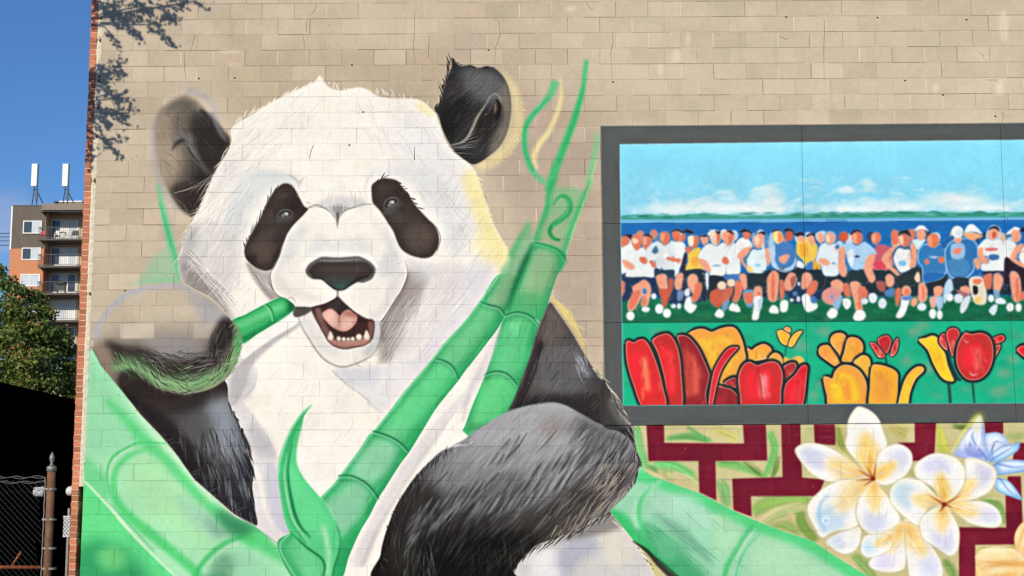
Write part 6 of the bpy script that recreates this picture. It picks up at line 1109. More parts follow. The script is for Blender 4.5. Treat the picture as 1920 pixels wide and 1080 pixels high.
RUN_C = [
 (DK, [(40, 520), (500, 500), (760, 600), (1000, 600), (1280, 560), (1500, 560), (1500, 740), (1000, 740), (500, 760), (60, 740)]), (PK, [(60, 500), (100, 320), (150, 290), (200, 300), (250, 320), (260, 400), (240, 510), (150, 520)]), ((222, 76, 92), [(80, 460), (160, 440), (200, 500), (100, 515)]), (S2, [(65, 210), (100, 175), (140, 190), (150, 240), (110, 290), (75, 270)]), (S1, [(70, 212), (95, 195), (100, 260), (78, 262)]), (LB, [(-10, 270), (60, 310), (115, 372), (60, 382), (30, 420), (-10, 430)]), (S1, [(30, 400), (100, 385), (70, 500), (100, 600), (60, 640), (10, 560), (0, 500)]),
 (S1, [(195, 590), (230, 560), (275, 600), (260, 670), (210, 670)]), ((172, 94, 84), [(110, 630), (190, 640), (180, 720), (130, 700)]), ((84, 134, 184), [(190, 720), (270, 690), (270, 760), (200, 760)]), (WB, E_(80, 780, 38, 45)), (WB, E_(165, 830, 38, 48)),
 (S2, [(245, 190), (280, 155), (315, 180), (310, 280), (260, 290)]), (S2, [(410, 160), (450, 150), (465, 200), (440, 270), (415, 230)]), ((212, 236, 240), [(440, 260), (480, 240), (560, 240), (540, 280), (490, 340)]), (WH, [(465, 162), (500, 116), (550, 125), (592, 167), (540, 150)]), (S1, [(480, 180), (520, 147), (560, 170), (555, 230), (510, 255), (485, 230)]),
 (S1, [(160, 420), (200, 360), (260, 310), (300, 290), (270, 360), (220, 420), (260, 500), (330, 540), (320, 580), (280, 560), (190, 470)]), ((70, 96, 130), [(255, 400), (310, 305), (425, 320), (440, 440), (350, 560), (300, 530)]), (WH, [(270, 400), (312, 325), (370, 335), (420, 342), (432, 430), (440, 500), (350, 545), (310, 520), (275, 450)]), ((134, 192, 226), E_(350, 462, 38, 26)), (S1, [(420, 290), (450, 280), (480, 350), (475, 470), (440, 505), (415, 480), (440, 400)]), ((52, 42, 46), [(303, 208), (340, 163), (400, 158), (430, 218), (400, 205), (340, 195)]), (S2, [(315, 220), (360, 192), (410, 220), (415, 280), (370, 310), (325, 280)]), (S3, [(322, 225), (350, 212), (355, 285), (332, 275)]),
 ((46, 58, 60), [(290, 590), (440, 520), (500, 490), (500, 580), (470, 650), (420, 670), (330, 690), (290, 640)]), (S1, E_(385, 720, 44, 52)), (S2, E_(390, 725, 24, 36)), (WH, [(345, 780), (420, 770), (410, 820), (370, 930), (330, 965), (290, 950), (330, 860)]), ((94, 134, 192), [(350, 772), (430, 762), (425, 798), (360, 800)]), (S2, [(290, 700), (335, 700), (330, 790), (300, 860), (285, 800)]), (S1, [(440, 790), (475, 780), (485, 830), (450, 860), (425, 830)]),
 ((146, 194, 226), [(492, 350), (560, 282), (640, 302), (705, 282), (755, 360), (760, 470), (750, 570), (690, 620), (575, 650), (538, 650), (528, 500), (492, 450)]), ((54, 124, 184), [(502, 352), (560, 292), (640, 312), (700, 292), (745, 362), (750, 470), (738, 556), (688, 606), (580, 636), (548, 636), (538, 500), (504, 450)]), ((196, 220, 236), E_(640, 405, 42, 6)), (S2, E_(575, 448, 22, 24)), (S2, E_(710, 430, 30, 30)), ((40, 108, 176), [(548, 560), (650, 545), (738, 560), (690, 606), (560, 632)]), ((228, 122, 82), [(575, 230), (620, 190), (670, 200), (685, 260), (650, 315), (590, 300)]), (S1, [(582, 235), (610, 212), (620, 295), (595, 290)]),
 (DK, [(560, 650), (700, 610), (760, 560), (750, 680), (720, 700), (640, 690), (600, 740), (570, 720)]), (S1, [(500, 660), (530, 640), (570, 680), (575, 780), (545, 820), (500, 800)]), (S2, [(530, 670), (550, 680), (550, 790), (530, 790)]), (S1, [(640, 690), (690, 670), (725, 700), (700, 760), (650, 770)]), ((236, 172, 160), [(600, 780), (680, 770), (660, 850), (620, 870)]), ((174, 204, 232), [(660, 790), (720, 770), (715, 860), (680, 890)]), (WH, E_(628, 925, 32, 46)), (WH, E_(692, 935, 26, 42)), (WB, E_(528, 862, 42, 36)), (S3, [(460, 600), (490, 540), (510, 580), (500, 640)]),
 ((40, 104, 168), [(695, 292), (760, 230), (835, 200), (800, 280), (740, 330)]), ((140, 190, 224), [(742, 340), (795, 262), (900, 232), (985, 232), (1040, 300), (1048, 400), (1008, 450), (1008, 525), (935, 600), (815, 605), (762, 535), (742, 430)]), ((50, 116, 176), [(752, 342), (802, 272), (900, 242), (980, 242), (1030, 302), (1038, 400), (1000, 450), (998, 518), (930, 588), (822, 593), (772, 530), (752, 430)]), ((72, 138, 186), [(780, 440), (900, 420), (960, 480), (930, 560), (830, 570), (790, 520)]), ((154, 194, 224), [(802, 290), (912, 288), (912, 405), (806, 410)]), ((240, 140, 120), [(815, 350), (850, 320), (895, 325), (880, 365), (830, 380)]), (S1, [(1005, 430), (1050, 420), (1075, 460), (1060, 510), (1030, 510)]), (S1, [(830, 235), (890, 230), (880, 272), (840, 272)]), (WH, E_(855, 172, 54, 54)), ((210, 224, 232), E_(872, 185, 24, 30)),
 (NV, [(1080, 190), (1120, 180), (1100, 235), (1050, 232)]), ((240, 172, 124), [(905, 185), (960, 180), (1040, 190), (1090, 215), (1040, 230), (1000, 250), (920, 215)]), (WH, [(920, 172), (950, 115), (1000, 105), (1060, 160), (1085, 195), (1040, 178), (990, 168), (940, 182)]),
 ((40, 56, 66), [(820, 600), (950, 600), (950, 680), (900, 690), (820, 720)]), (S1, [(880, 690), (930, 670), (975, 700), (960, 750), (900, 730)]), ((172, 112, 112), [(850, 710), (950, 740), (960, 770), (900, 770)]), (WB, [(900, 800), (960, 760), (975, 780), (950, 860), (905, 920), (880, 900)]), ((192, 220, 240), [(740, 660), (790, 600), (815, 690), (770, 760), (740, 830), (725, 790)]), (WH, E_(785, 775, 32, 36)), ((226, 230, 236), E_(865, 785, 42, 42)),
 ((236, 222, 194), [(970, 600), (1080, 590), (1120, 700), (1115, 830), (1020, 830), (975, 720)]), ((36, 34, 40), [(1000, 670), (1040, 680), (1040, 740), (1005, 745)]), (S2, [(1000, 610), (1080, 610), (1060, 650), (1010, 650)]), ((240, 200, 110), [(1020, 780), (1070, 770), (1060, 825), (1025, 825)]),
 ((196, 214, 228), [(1120, 190), (1175, 115), (1245, 140), (1250, 220), (1190, 252), (1130, 240)]), (WH, [(1050, 320), (1110, 240), (1180, 250), (1240, 240), (1285, 310), (1290, 530), (1090, 530), (1085, 460), (1140, 460), (1140, 400), (1100, 390)]), (S1, [(1045, 330), (1085, 320), (1095, 390), (1140, 420), (1130, 465), (1090, 460), (1050, 410)]), ((222, 112, 112), [(1120, 325), (1215, 322), (1215, 342), (1120, 345)]), ((66, 114, 172), [(1150, 385), (1230, 385), (1230, 425), (1155, 430)]), (CP, [(1138, 155), (1180, 120), (1230, 130), (1240, 175), (1190, 155)]), (S1, [(1135, 190), (1180, 145), (1230, 165), (1235, 210), (1190, 240), (1145, 230)]), (S4, [(1178, 170), (1212, 180), (1205, 225), (1180, 225)]),
 ((50, 50, 72), [(1090, 540), (1290, 535), (1330, 600), (1290, 700), (1250, 560), (1190, 560), (1110, 570)]), (S2, [(1100, 580), (1170, 560), (1165, 680), (1130, 700), (1105, 660)]), (S1, [(1190, 570), (1240, 560), (1275, 610), (1240, 720), (1190, 700)]), ((134, 172, 202), [(1190, 710), (1240, 720), (1230, 780), (1200, 770)]), (WH, E_(1165, 785, 28, 34)), ((232, 234, 240), [(1205, 790), (1260, 780), (1300, 810), (1290, 835), (1215, 830)]), ((212, 230, 236), [(1145, 900), (1180, 850), (1220, 840), (1220, 880), (1190, 940)]),
 (WH, [(1300, 192), (1380, 130), (1432, 152), (1350, 190)]), (S1, [(1350, 180), (1390, 152), (1435, 190), (1430, 250), (1370, 270)]), (CP, [(1430, 160), (1480, 120), (1490, 180)]), (WH, [(1280, 260), (1350, 260), (1400, 300), (1380, 400), (1290, 420)]), ((48, 36, 48), [(1290, 420), (1360, 430), (1490, 500), (1490, 700), (1420, 700), (1400, 560), (1340, 540), (1330, 640), (1290, 640)]), (WH, [(1440, 340), (1490, 300), (1490, 480), (1430, 440)]), (S1, [(1340, 400), (1400, 300), (1460, 285), (1440, 340), (1390, 420), (1490, 480), (1490, 512), (1370, 450)]), (S1, [(1340, 560), (1390, 540), (1430, 600), (1440, 720), (1430, 800), (1390, 820), (1360, 760)]), (S2, [(1390, 600), (1420, 640), (1425, 780), (1395, 800)]), (S2, [(1430, 740), (1490, 720), (1490, 780), (1430, 800)]), (WH, E_(1340, 865, 34, 40)), (WH, E_(1417, 868, 28, 40))]

def paint_crowd(M):
    for ox, sc, L in ((1140, 4.908, RUN_A), (1380, 4.908, RUN_B), (1620, 4.91, RUN_C)):
        for c, p in L:
            q = [(ox+x/sc, 400+y/sc) for x, y in p]
            hal = (206, 222, 234) if sum(c) < 640 else (150, 180, 206)
            if c not in (NV, DK): line(q+q[:1], 1.3, hal, .45, .5, M)
            fill(q, c, .97, .35, M)
            P = np.array(q); o = P.mean(0); ext = float(np.ptp(P, 0).max())
            if 6 < ext < 60:
                for i in range(int(ext*.35)+2):
                    a = o+(P[PR.randrange(len(P))]-o)*PR.uniform(.1, .75); b = a+np.array([PR.uniform(-1, 1), PR.uniform(-1, 1)])*ext*.3
                    v = PR.choice([.86, .93, 1.06, 1.1]); sh = PR.uniform(-8, 8)
                    line([tuple(a), tuple((a+b)/2+PR.uniform(-1, 1)), tuple(b)], [.6, PR.uniform(1.5, 3.5), .6], tuple(min(255, max(0, k*v+d)) for k, d in zip(c, (sh, 0, -sh))), .5, .5, M)

# ================================================================ building the place
RND = random.Random(21)
paint_all()

def image_of(name, arr):
    h, w, _ = arr.shape
    im = bpy.data.images.new(name, w, h, alpha=False)
    px = np.ones((h, w, 4), np.float32)
    px[..., :3] = np.clip(arr[::-1]/255.0, 0, 1)
    im.pixels.foreach_set(px.ravel()); im.update(); im.pack()
    return im
MURAL = image_of('mural_paint', CAN)

# ---------------------------------------------------------------- materials
class NT:
    def __init__(s, name):
        s.m = bpy.data.materials.new(name); s.m.use_nodes = True; s.t = s.m.node_tree; s.t.nodes.clear()
        s.b = s.n('ShaderNodeBsdfPrincipled'); s.o = s.n('ShaderNodeOutputMaterial'); s.l(s.b.outputs[0], s.o.inputs[0])
    def n(s, t, **k):
        x = s.t.nodes.new(t)
        for a, v in k.items():
            if a in x.inputs: x.inputs[a].default_value = v
            else: setattr(x, a, v)
        return x
    def l(s, a, b): s.t.links.new(a, b)
    def noise(s, scale, detail=4, vec=None, rough=.55):
        x = s.n('ShaderNodeTexNoise'); x.inputs['Scale'].default_value = scale; x.inputs['Detail'].default_value = detail; x.inputs['Roughness'].default_value = rough
        if vec: s.l(vec, x.inputs['Vector'])
        return x.outputs['Fac']
    def ramp(s, fac, stops):
        x = s.n('ShaderNodeValToRGB'); e = x.color_ramp.elements
        e[0].position, e[0].color = stops[0][0], (*stops[0][1], 1); e[1].position, e[1].color = stops[-1][0], (*stops[-1][1], 1)
        for p, c in stops[1:-1]:
            q = e.new(p); q.color = (*c, 1)
        s.l(fac, x.inputs[0]); return x.outputs[0]
    def bump(s, h, dist, strength=1.0):
        x = s.n('ShaderNodeBump'); x.inputs['Distance'].default_value = dist; x.inputs['Strength'].default_value = strength
        s.l(h, x.inputs['Height']); s.l(x.outputs[0], s.b.inputs['Normal']); return x
    def math(s, op, a, b):
        x = s.n('ShaderNodeMath'); x.operation = op
        for i, v in enumerate((a, b)):
            if isinstance(v, (int, float)): x.inputs[i].default_value = v
            else: s.l(v, x.inputs[i])
        return x.outputs[0]
    def mix(s, f, a, b, mode='MIX'):
        x = s.n('ShaderNodeMix'); x.data_type = 'RGBA'; x.blend_type = mode
        for k, v in (('Factor', f), ('A', a), ('B', b)):
            if isinstance(v, (int, float)): x.inputs[k].default_value = v
            elif isinstance(v, tuple): x.inputs[k].default_value = (*v, 1)
            else: s.l(v, x.inputs[k])
        return x.outputs['Result']

def srgb(r, g, b): return tuple(((c/255)/12.92 if c/255 <= .04045 else ((c/255+.055)/1.055)**2.4) for c in (r, g, b))

def simple(name, c, rough=.7, var=.25, scale=6.0, metal=0.0, bump=0.0, rnd=0.0):
    """a base colour that is uneven at two sizes"""
    t = NT(name); tc = t.n('ShaderNodeTexCoord'); v = tc.outputs['Object']
    a = t.noise(scale, 5, v); c = srgb(*c)
    col = t.ramp(a, [(.25, tuple(x*(1-var) for x in c)), (.5, c), (.8, tuple(min(.9, x*(1+var)) for x in c))])
    if rnd:
        oi = t.n('ShaderNodeObjectInfo'); h = t.n('ShaderNodeHueSaturation')
        t.l(t.math('ADD', t.math('MULTIPLY', oi.outputs['Random'], rnd*2), 1-rnd), h.inputs['Value']); t.l(col, h.inputs['Color']); col = h.outputs[0]
    t.l(col, t.b.inputs['Base Color']); t.b.inputs['Roughness'].default_value = rough; t.b.inputs['Metallic'].default_value = metal
    if bump: t.bump(t.noise(scale*14, 4, v), bump)
    return t.m

wall = bpy.data.objects.new('block_building', None); COL.objects.link(wall)
wall['label'] = 'tan concrete block building wall painted with a giant bamboo-eating panda'; wall['category'] = 'building'

ALB = (.785, .78, .775)                                   # sunlit paint colour -> reflectance
def mural_mat(name, rough, rel):
    t = NT(name); tc = t.n('ShaderNodeTexCoord'); tc.object = wall
    s = t.n('ShaderNodeSeparateXYZ'); t.l(tc.outputs['Object'], s.inputs[0]); c = t.n('ShaderNodeCombineXYZ')
    t.l(t.math('DIVIDE', t.math('SUBTRACT', s.outputs['X'], CX0), CX1-CX0), c.inputs[0])
    t.l(t.math('DIVIDE', t.math('SUBTRACT', s.outputs['Z'], CZ0), CZ1-CZ0), c.inputs[1])
    im = t.n('ShaderNodeTexImage'); im.image = MURAL; im.extension = 'EXTEND'; t.l(c.outputs[0], im.inputs['Vector'])
    t.l(t.mix(1.0, im.outputs['Color'], ALB, 'MULTIPLY'), t.b.inputs['Base Color'])
    t.b.inputs['Roughness'].default_value = rough
    if 'Specular IOR Level' in t.b.inputs: t.b.inputs['Specular IOR Level'].default_value = .08
    v = tc.outputs['Object']
    h = t.math('ADD', t.math('MULTIPLY', t.noise(260, 3, v), .5), t.math('MULTIPLY', t.noise(38, 3, v), .7))
    t.bump(h, rel, .8)
    return t.m
M_BLOCK = mural_mat('painted_block', .85, .0018)
M_BOARD = mural_mat('painted_board', .6, .0005)
M_BRICK = simple('red_brick', (184, 112, 80), .9, .3, 14, bump=.003, rnd=.3)
M_MORT = simple('old_mortar', (214, 202, 176), .95, .2, 22, bump=.004)
M_BMORT = simple('brick_mortar', (222, 196, 168), .95, .2, 30, bump=.003)
M_CORE = simple('dark_core', (120, 104, 90), .95, .3, 3)
M_COPE = simple('coping_metal', (120, 112, 100), .5, .2, 3)

# ---------------------------------------------------------------- mesh helpers
def mesh_obj(name, verts, faces, mat, parent=None, loc=None, smooth=False):
    me = bpy.data.meshes.new(name); me.from_pydata([tuple(v) for v in verts], [], faces); me.update()
    mats = mat if isinstance(mat, (list, tuple)) else [mat]
    for m in mats: me.materials.append(m)
    if smooth: me.polygons.foreach_set('use_smooth', [True]*len(me.polygons))
    o = bpy.data.objects.new(name, me); COL.objects.link(o)
    if parent: o.parent = parent
    if loc is not None: o.location = loc
    return o
class MB:
    def __init__(s): s.v = []; s.f = []
    def box(s, x0, y0, z0, x1, y1, z1):
        k = len(s.v); s.v += [(x0, y0, z0), (x1, y0, z0), (x1, y1, z0), (x0, y1, z0), (x0, y0, z1), (x1, y0, z1), (x1, y1, z1), (x0, y1, z1)]
        s.f += [tuple(k+i for i in q) for q in ((0, 1, 5, 4), (1, 2, 6, 5), (2, 3, 7, 6), (3, 0, 4, 7), (4, 5, 6, 7), (3, 2, 1, 0))]; return s
    def quad(s, a, b, c, d):
        k = len(s.v); s.v += [a, b, c, d]; s.f.append((k, k+1, k+2, k+3)); return s
    def tube(s, pts, rad, n=8, cap=True):
        P = [Vector(p) for p in pts]; R = rad if isinstance(rad, (list, tuple)) else [rad]*len(P)
        k0 = len(s.v)
        for i, p in enumerate(P):
            d = (P[min(i+1, len(P)-1)]-P[max(i-1, 0)]).normalized()
            a = d.cross(Vector((0, 0, 1)) if abs(d.z) < .9 else Vector((1, 0, 0))).normalized(); b = d.cross(a)
            for j in range(n):
                t = 2*math.pi*j/n; s.v.append(tuple(p + (a*math.cos(t)+b*math.sin(t))*R[i]))
        for i in range(len(P)-1):
            for j in range(n):
                a, b = k0+i*n+j, k0+i*n+(j+1) % n; s.f.append((a, b, b+n, a+n))
        if cap: s.f.append(tuple(k0+j for j in range(n))[::-1]); s.f.append(tuple(k0+(len(P)-1)*n+j for j in range(n)))
        return s
    def build(s, name, mat, parent=None, smooth=False): return mesh_obj(name, s.v, s.f, mat, parent, None, smooth)

def tag(o, label, cat, group=None, kind=None):
    if label: o['label'] = label
    if cat: o['category'] = cat
    if group: o['group'] = group
    if kind: o['kind'] = kind
    return o
def root(name, label, cat, loc=(0, 0, 0), group=None):
    o = bpy.data.objects.new(name, None); COL.objects.link(o); o.location = loc
    return tag(o, label, cat, group)
def inst(src, name, parent, loc):
    o = src.copy(); o.name = name; COL.objects.link(o); o.parent = parent; o.location = loc; return o

# ---------------------------------------------------------------- ground
g = MB().quad((-3000, -3000, 0), (3000, -3000, 0), (3000, 3000, 0), (-3000, 3000, 0))
t = NT('asphalt'); tc_ = t.n('ShaderNodeTexCoord'); t.l(t.ramp(t.noise(.8, 6, tc_.outputs['Object']), [(.3, (.035, .035, .036)), (.7, (.07, .068, .065))]), t.b.inputs['Base Color']); t.b.inputs['Roughness'].default_value = .9
t.bump(t.noise(60, 3, tc_.outputs['Object']), .01)
tag(g.build('ground', t.m), 'grey asphalt ground of the lot before the wall', 'ground', kind='structure')

# ---------------------------------------------------------------- the block wall
JT = .0026                                                # half a joint
def block_mesh(name, w, h, seed):
    r = random.Random(seed); j = lambda s: r.uniform(-s, s)
    e = lambda: JT*r.choice([.25, .5, .8, 1.0, 1.3])
    x0, x1, z0, z1 = e(), w-e(), -h+e(), -e()
    c = [(x0+j(.0012), z0+j(.0012)), (x1+j(.0012), z0+j(.0012)), (x1+j(.0012), z1+j(.0012)), (x0+j(.0012), z1+j(.0012))]
    b = .0022
    V = [(c[i][0]+(b if i in (0, 3) else -b)*r.uniform(.6, 1.6), j(.0006), c[i][1]+(b if i < 2 else -b)*r.uniform(.6, 1.6)) for i in range(4)]
    V += [(c[i][0], .0022, c[i][1]) for i in range(4)]
    V += [(c[i][0], .05, c[i][1]) for i in range(4)]
    F = [(0, 1, 2, 3)] + [(i, i+4, (i+1) % 4+4, (i+1) % 4) for i in range(4)] + [(i+4, i+8, (i+1) % 4+8, (i+1) % 4+4) for i in range(4)]
    return V, F
VAR = {}
def block_data(w, h, k):
    key = (round(w, 3), round(h, 3), k)
    if key not in VAR:
        V, F = block_mesh('block', w, h, int(w*1000)*31+int(h*1000)*7+k)
        me = bpy.data.meshes.new('block'); me.from_pydata(V, [], F); me.update(); me.materials.append(M_BLOCK); VAR[key] = (me, V, F)
    return VAR[key]
def project(X, Y, Z):
    d = np.array([X, Y, Z])-CAM_POS; w = d@AX_F
    return 960+CAM_F*(d@AX_R)/w, 540-CAM_F*(d@AX_U)/w
score = []
for i, (k, a, b, zt_, zb) in enumerate(BOND):
    p, q = project(a, 0, zt_), project(b, 0, zb)
    w_, h_ = min(q[0], 1920)-max(p[0], 0), min(q[1], 1080)-max(p[1], 0)
    if w_ <= 0 or h_ <= 0: continue
    cx_, cy_ = (p[0]+q[0])/2, (p[1]+q[1])/2
    if cx_ > 1105 and 222 < cy_ < 800: continue            # behind the boards
    score.append((w_*h_, i))
PICK = set(i for _, i in sorted(score, reverse=True)[:298])
rest_v, rest_f = [], []
for i, (k, a, b, zt_, zb) in enumerate(BOND):
    if b > WALL_R+.01 or zt_ < .05: continue
    me, V, F = block_data(b-a, zt_-zb, RND.randrange(14))
    y = RND.uniform(-.0012, .0010); tilt = RND.uniform(-.0035, .0035)
    if i in PICK:
        o = bpy.data.objects.new('block', me); COL.objects.link(o); o.parent = wall; o.location = (a, y, zt_); o.rotation_euler = (tilt, 0, RND.uniform(-.0016, .0016))
    else:
        n = len(rest_v); rest_v += [(v[0]+a, v[1]+y-v[2]*tilt, v[2]+zt_) for v in V]; rest_f += [tuple(n+x for x in f) for f in F]
o = mesh_obj('blockwork', rest_v, rest_f, M_BLOCK, wall); o['kind'] = 'stuff'
MB().box(WALL_L+.002, .0032, 0, WALL_R, .058, WALL_TOP).build('mortar', M_BLOCK, wall)
MB().box(-6.470, .21, 0, WALL_R, 13, WALL_TOP-.02).build('building_body', M_CORE, wall)
MB().box(WALL_L+.002, .058, 0, WALL_R, .21, WALL_TOP-.01).build('wall_backing', M_CORE, wall)
MB().box(-6.52, -.03, WALL_TOP, WALL_R+.03, .30, WALL_TOP+.09).build('coping', M_COPE, wall)

# brick facing seen edge-on at the corner, one brick end per course
BR_L, BR_R = -6.484, -6.398
brick_src = []
for s in range(6):
    r = random.Random(s+50); w = BR_R-BR_L; h = .0665
    V = []; jj = lambda q: r.uniform(-q, q)
    for y, ins in ((0, .004), (.004, 0), (.19, 0)):
        V += [(ins+jj(.002), y+jj(.0012), -h/2+ins+jj(.002)), (w-ins+jj(.003), y+jj(.0012), -h/2+ins+jj(.002)), (w-ins+jj(.003), y, h/2-ins+jj(.002)), (ins+jj(.002), y, h/2-ins+jj(.002))]
    F = [(0, 1, 2, 3)]+[(i+4*q, i+4+4*q, (i+1) % 4+4+4*q, (i+1) % 4+4*q) for q in (0, 1) for i in range(4)]
    me = bpy.data.meshes.new('brick'); me.from_pydata(V, [], F); me.update(); me.materials.append(M_BRICK); brick_src.append(me)
z = .04
while z < WALL_TOP-.03:
    o = bpy.data.objects.new('brick', RND.choice(brick_src)); COL.objects.link(o); o.parent = wall
    o.location = (BR_L+RND.uniform(-.004, .003), -.0045+RND.uniform(-.002, .002), z); o.rotation_euler = (0, RND.uniform(-.02, .02), RND.uniform(-.03, .03)); z += .0735
MB().box(BR_L+.005, .001, 0, BR_R-.003, .20, WALL_TOP).build('brick_mortar', M_BMORT, wall)
# the ragged mortar fillet between brick and block; gone near the ground
V, F = [], []; r = random.Random(9); z = wall_xz((156, 912))[1]; n = 0
while z < WALL_TOP:
    l, q = BR_R+r.uniform(-.008, .002), WALL_L+r.uniform(.002, .016); yy = -.004+r.uniform(-.003, .003)
    if r.random() < .06: q = BR_R+.018; yy = .012
    V += [(l, .06, z), (l, yy+.006, z), ((l*.6+q*.4), yy-.003+r.uniform(-.002, .002), z), (q, yy+.002, z), (q, .06, z)]
    if n: F += [(n-5+i, n-4+i, n+1+i, n+i) for i in range(4)]
    n += 5; z += r.uniform(.02, .05)
F += [(0, 1, 2, 3, 4)]
mesh_obj('mortar_fillet', V, F, M_MORT, wall)

# ---------------------------------------------------------------- nine painted boards
panel = root('painted_panel', 'grey framed painting of runners and tulips on boards mounted on the wall', 'painting', (0, 0, 0))
GX = [[1126.5, 1502.3, 1874.5, 2330], [1128.5, 1506.3, 1882.5, 2330], [1131, 1511, 1894.5, 2330], [1134, 1515, 1905, 2330]]
GY = [[236.8, 234.0, 231.2, 227], [420, 418, 413.5, 409.5], [605.5, 603.3, 601.2, 598], [797.5, 795, 791.3, 788]]
for i in range(3):
    for j in range(3):
        c = [wall_xz((GX[a][b], GY[a][b])) for a, b in ((i+1, j), (i+1, j+1), (i, j+1), (i, j))]
        m = sum(c)/4; gp = .0026
        c = [(p[0]+(gp if p[0] < m[0] else -gp), p[1]+(gp if p[1] < m[1] else -gp)) for p in c]
        y = -.016-RND.uniform(0, .004); b = .0012
        V = [(p[0]+(b if p[0] < m[0] else -b), y, p[1]+(b if p[1] < m[1] else -b)) for p in c]+[(p[0], y+b, p[1]) for p in c]+[(p[0], -.003, p[1]) for p in c]
        F = [(0, 1, 2, 3)]+[(k+4*q, k+4+4*q, (k+1) % 4+4+4*q, (k+1) % 4+4*q) for q in (0, 1) for k in range(4)]
        mesh_obj('board', V, F, M_BOARD, panel)
SCREW = None
M_SCREW = simple('screw_head', (70, 78, 84), .5, .1, 8)
for j in range(4):
    for i in range(4):
        for dx in (-5, 5):
            for dy in (-4.5, 4.5):
                x, y = GX[j][i]+dx+RND.uniform(-1, 1), GY[j][i]+dy+RND.uniform(-1, 1)
                if (i == 0 and dx < 0) or (i == 3 and dx > 0) or (j == 0 and dy < 0) or (j == 3 and dy > 0): continue
                q = wall_xz((x, y))
                if SCREW is None: SCREW = MB().tube([(0, 0, 0), (0, -.004, 0), (0, -.006, 0)], [.006, .006, .003], 8).build('screw', M_SCREW, panel); o = SCREW
                else: o = inst(SCREW, 'screw', panel, (0, 0, 0))
                o.location = (q[0], -.0195, q[1])

# ---------------------------------------------------------------- the gap beside the building
M_BLACK = simple('shaded_siding', (11, 10, 10), .85, .3, 2, bump=.004)  # near-black: the alley's shade is put into the siding colour
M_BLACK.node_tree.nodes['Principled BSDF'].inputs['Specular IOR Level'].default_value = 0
M_GALV = simple('galvanised_steel', (128, 126, 122), .5, .3, 20, metal=.3)
M_WIRE = simple('fence_wire', (40, 39, 38), .6, .4, 12, metal=.2)
M_RUST = simple('rusty_post', (112, 76, 52), .8, .45, 9, bump=.001)
M_RUST2 = simple('orange_rust', (146, 74, 44), .9, .4, 14)
M_PALE = simple('pale_paint', (196, 196, 192), .6, .12, 10)

shed = root('dark_shed', 'long low shed along the alley, shade put into its black siding, topped by the leafy tree', 'shed', (-9.4, 12, 0))
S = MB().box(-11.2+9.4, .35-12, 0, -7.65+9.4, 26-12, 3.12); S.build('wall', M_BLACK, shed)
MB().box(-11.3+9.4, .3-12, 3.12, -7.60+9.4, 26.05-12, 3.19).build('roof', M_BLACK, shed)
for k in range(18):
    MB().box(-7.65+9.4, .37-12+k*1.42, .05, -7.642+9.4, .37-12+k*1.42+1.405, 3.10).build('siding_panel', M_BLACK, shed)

YF = -.06
def fp(x, y): p = at_depth(x, y, YF); return (p[0], YF, p[2])
fence = root('chain_link_fence', 'chain link fence with a rusty spear-topped post beside the brick corner', 'fence', (fp(97, 900)[0], YF, 0))
FX, FZ = fence.location.x, 0
def fl(p): return (p[0]-FX, p[1]-YF, p[2])
pt = fp(97.3, 876)
m = MB().tube([fl((pt[0], YF, 0)), fl((pt[0], YF, pt[2]*.5)), fl((pt[0]-.002, YF, pt[2]))], .049, 16); post = m.build('post', M_RUST, fence, True)
z0 = pt[2]; cz = lambda d: fl((pt[0]-.002, YF, z0+d))
MB().tube([cz(-.05), cz(-.045), cz(.0), cz(.012), cz(.018)], [.052, .060, .060, .052, .0305], 16).build('post_cap', M_GALV, post, True)
MB().tube([cz(.016), cz(.03), cz(.05), cz(.085), cz(.12), cz(.15), cz(.185)], [.02, .026, .014, .03, .033, .020, .003], 12).build('finial', M_GALV, post, True)
for y in (917, 974, 1028, 1066):
    q = fl(fp(97.3, y)); b = MB(); n = 20
    for s in range(n):
        a0, a1 = 2*math.pi*s/n, 2*math.pi*(s+1)/n
        for (r0, r1, h0, h1) in ((.0535, .0535, -.012, .012),):
            k = len(b.v); b.v += [(q[0]+math.cos(a)*r, q[1]+math.sin(a)*r, q[2]+h) for a, r, h in ((a0, r0, h0), (a1, r1, h0), (a1, r1, h1), (a0, r0, h1))]; b.f.append((k, k+1, k+2, k+3))
    b.box(q[0]-.105, q[1]-.045, q[2]-.012, q[0]-.035, q[1]-.036, q[2]+.012)
    b.build('tension_band', M_GALV, fence)
bx = fl(fp(86.5, 900))[0]; b = MB(); ztop = fp(0, 893)[2]
b.tube([(bx+.003*math.sin(s*1.9), -.03, z) for s, z in enumerate(np.linspace(.05, ztop-.02, 40))], .0075, 6); b.build('tension_bar', M_GALV, fence, True)
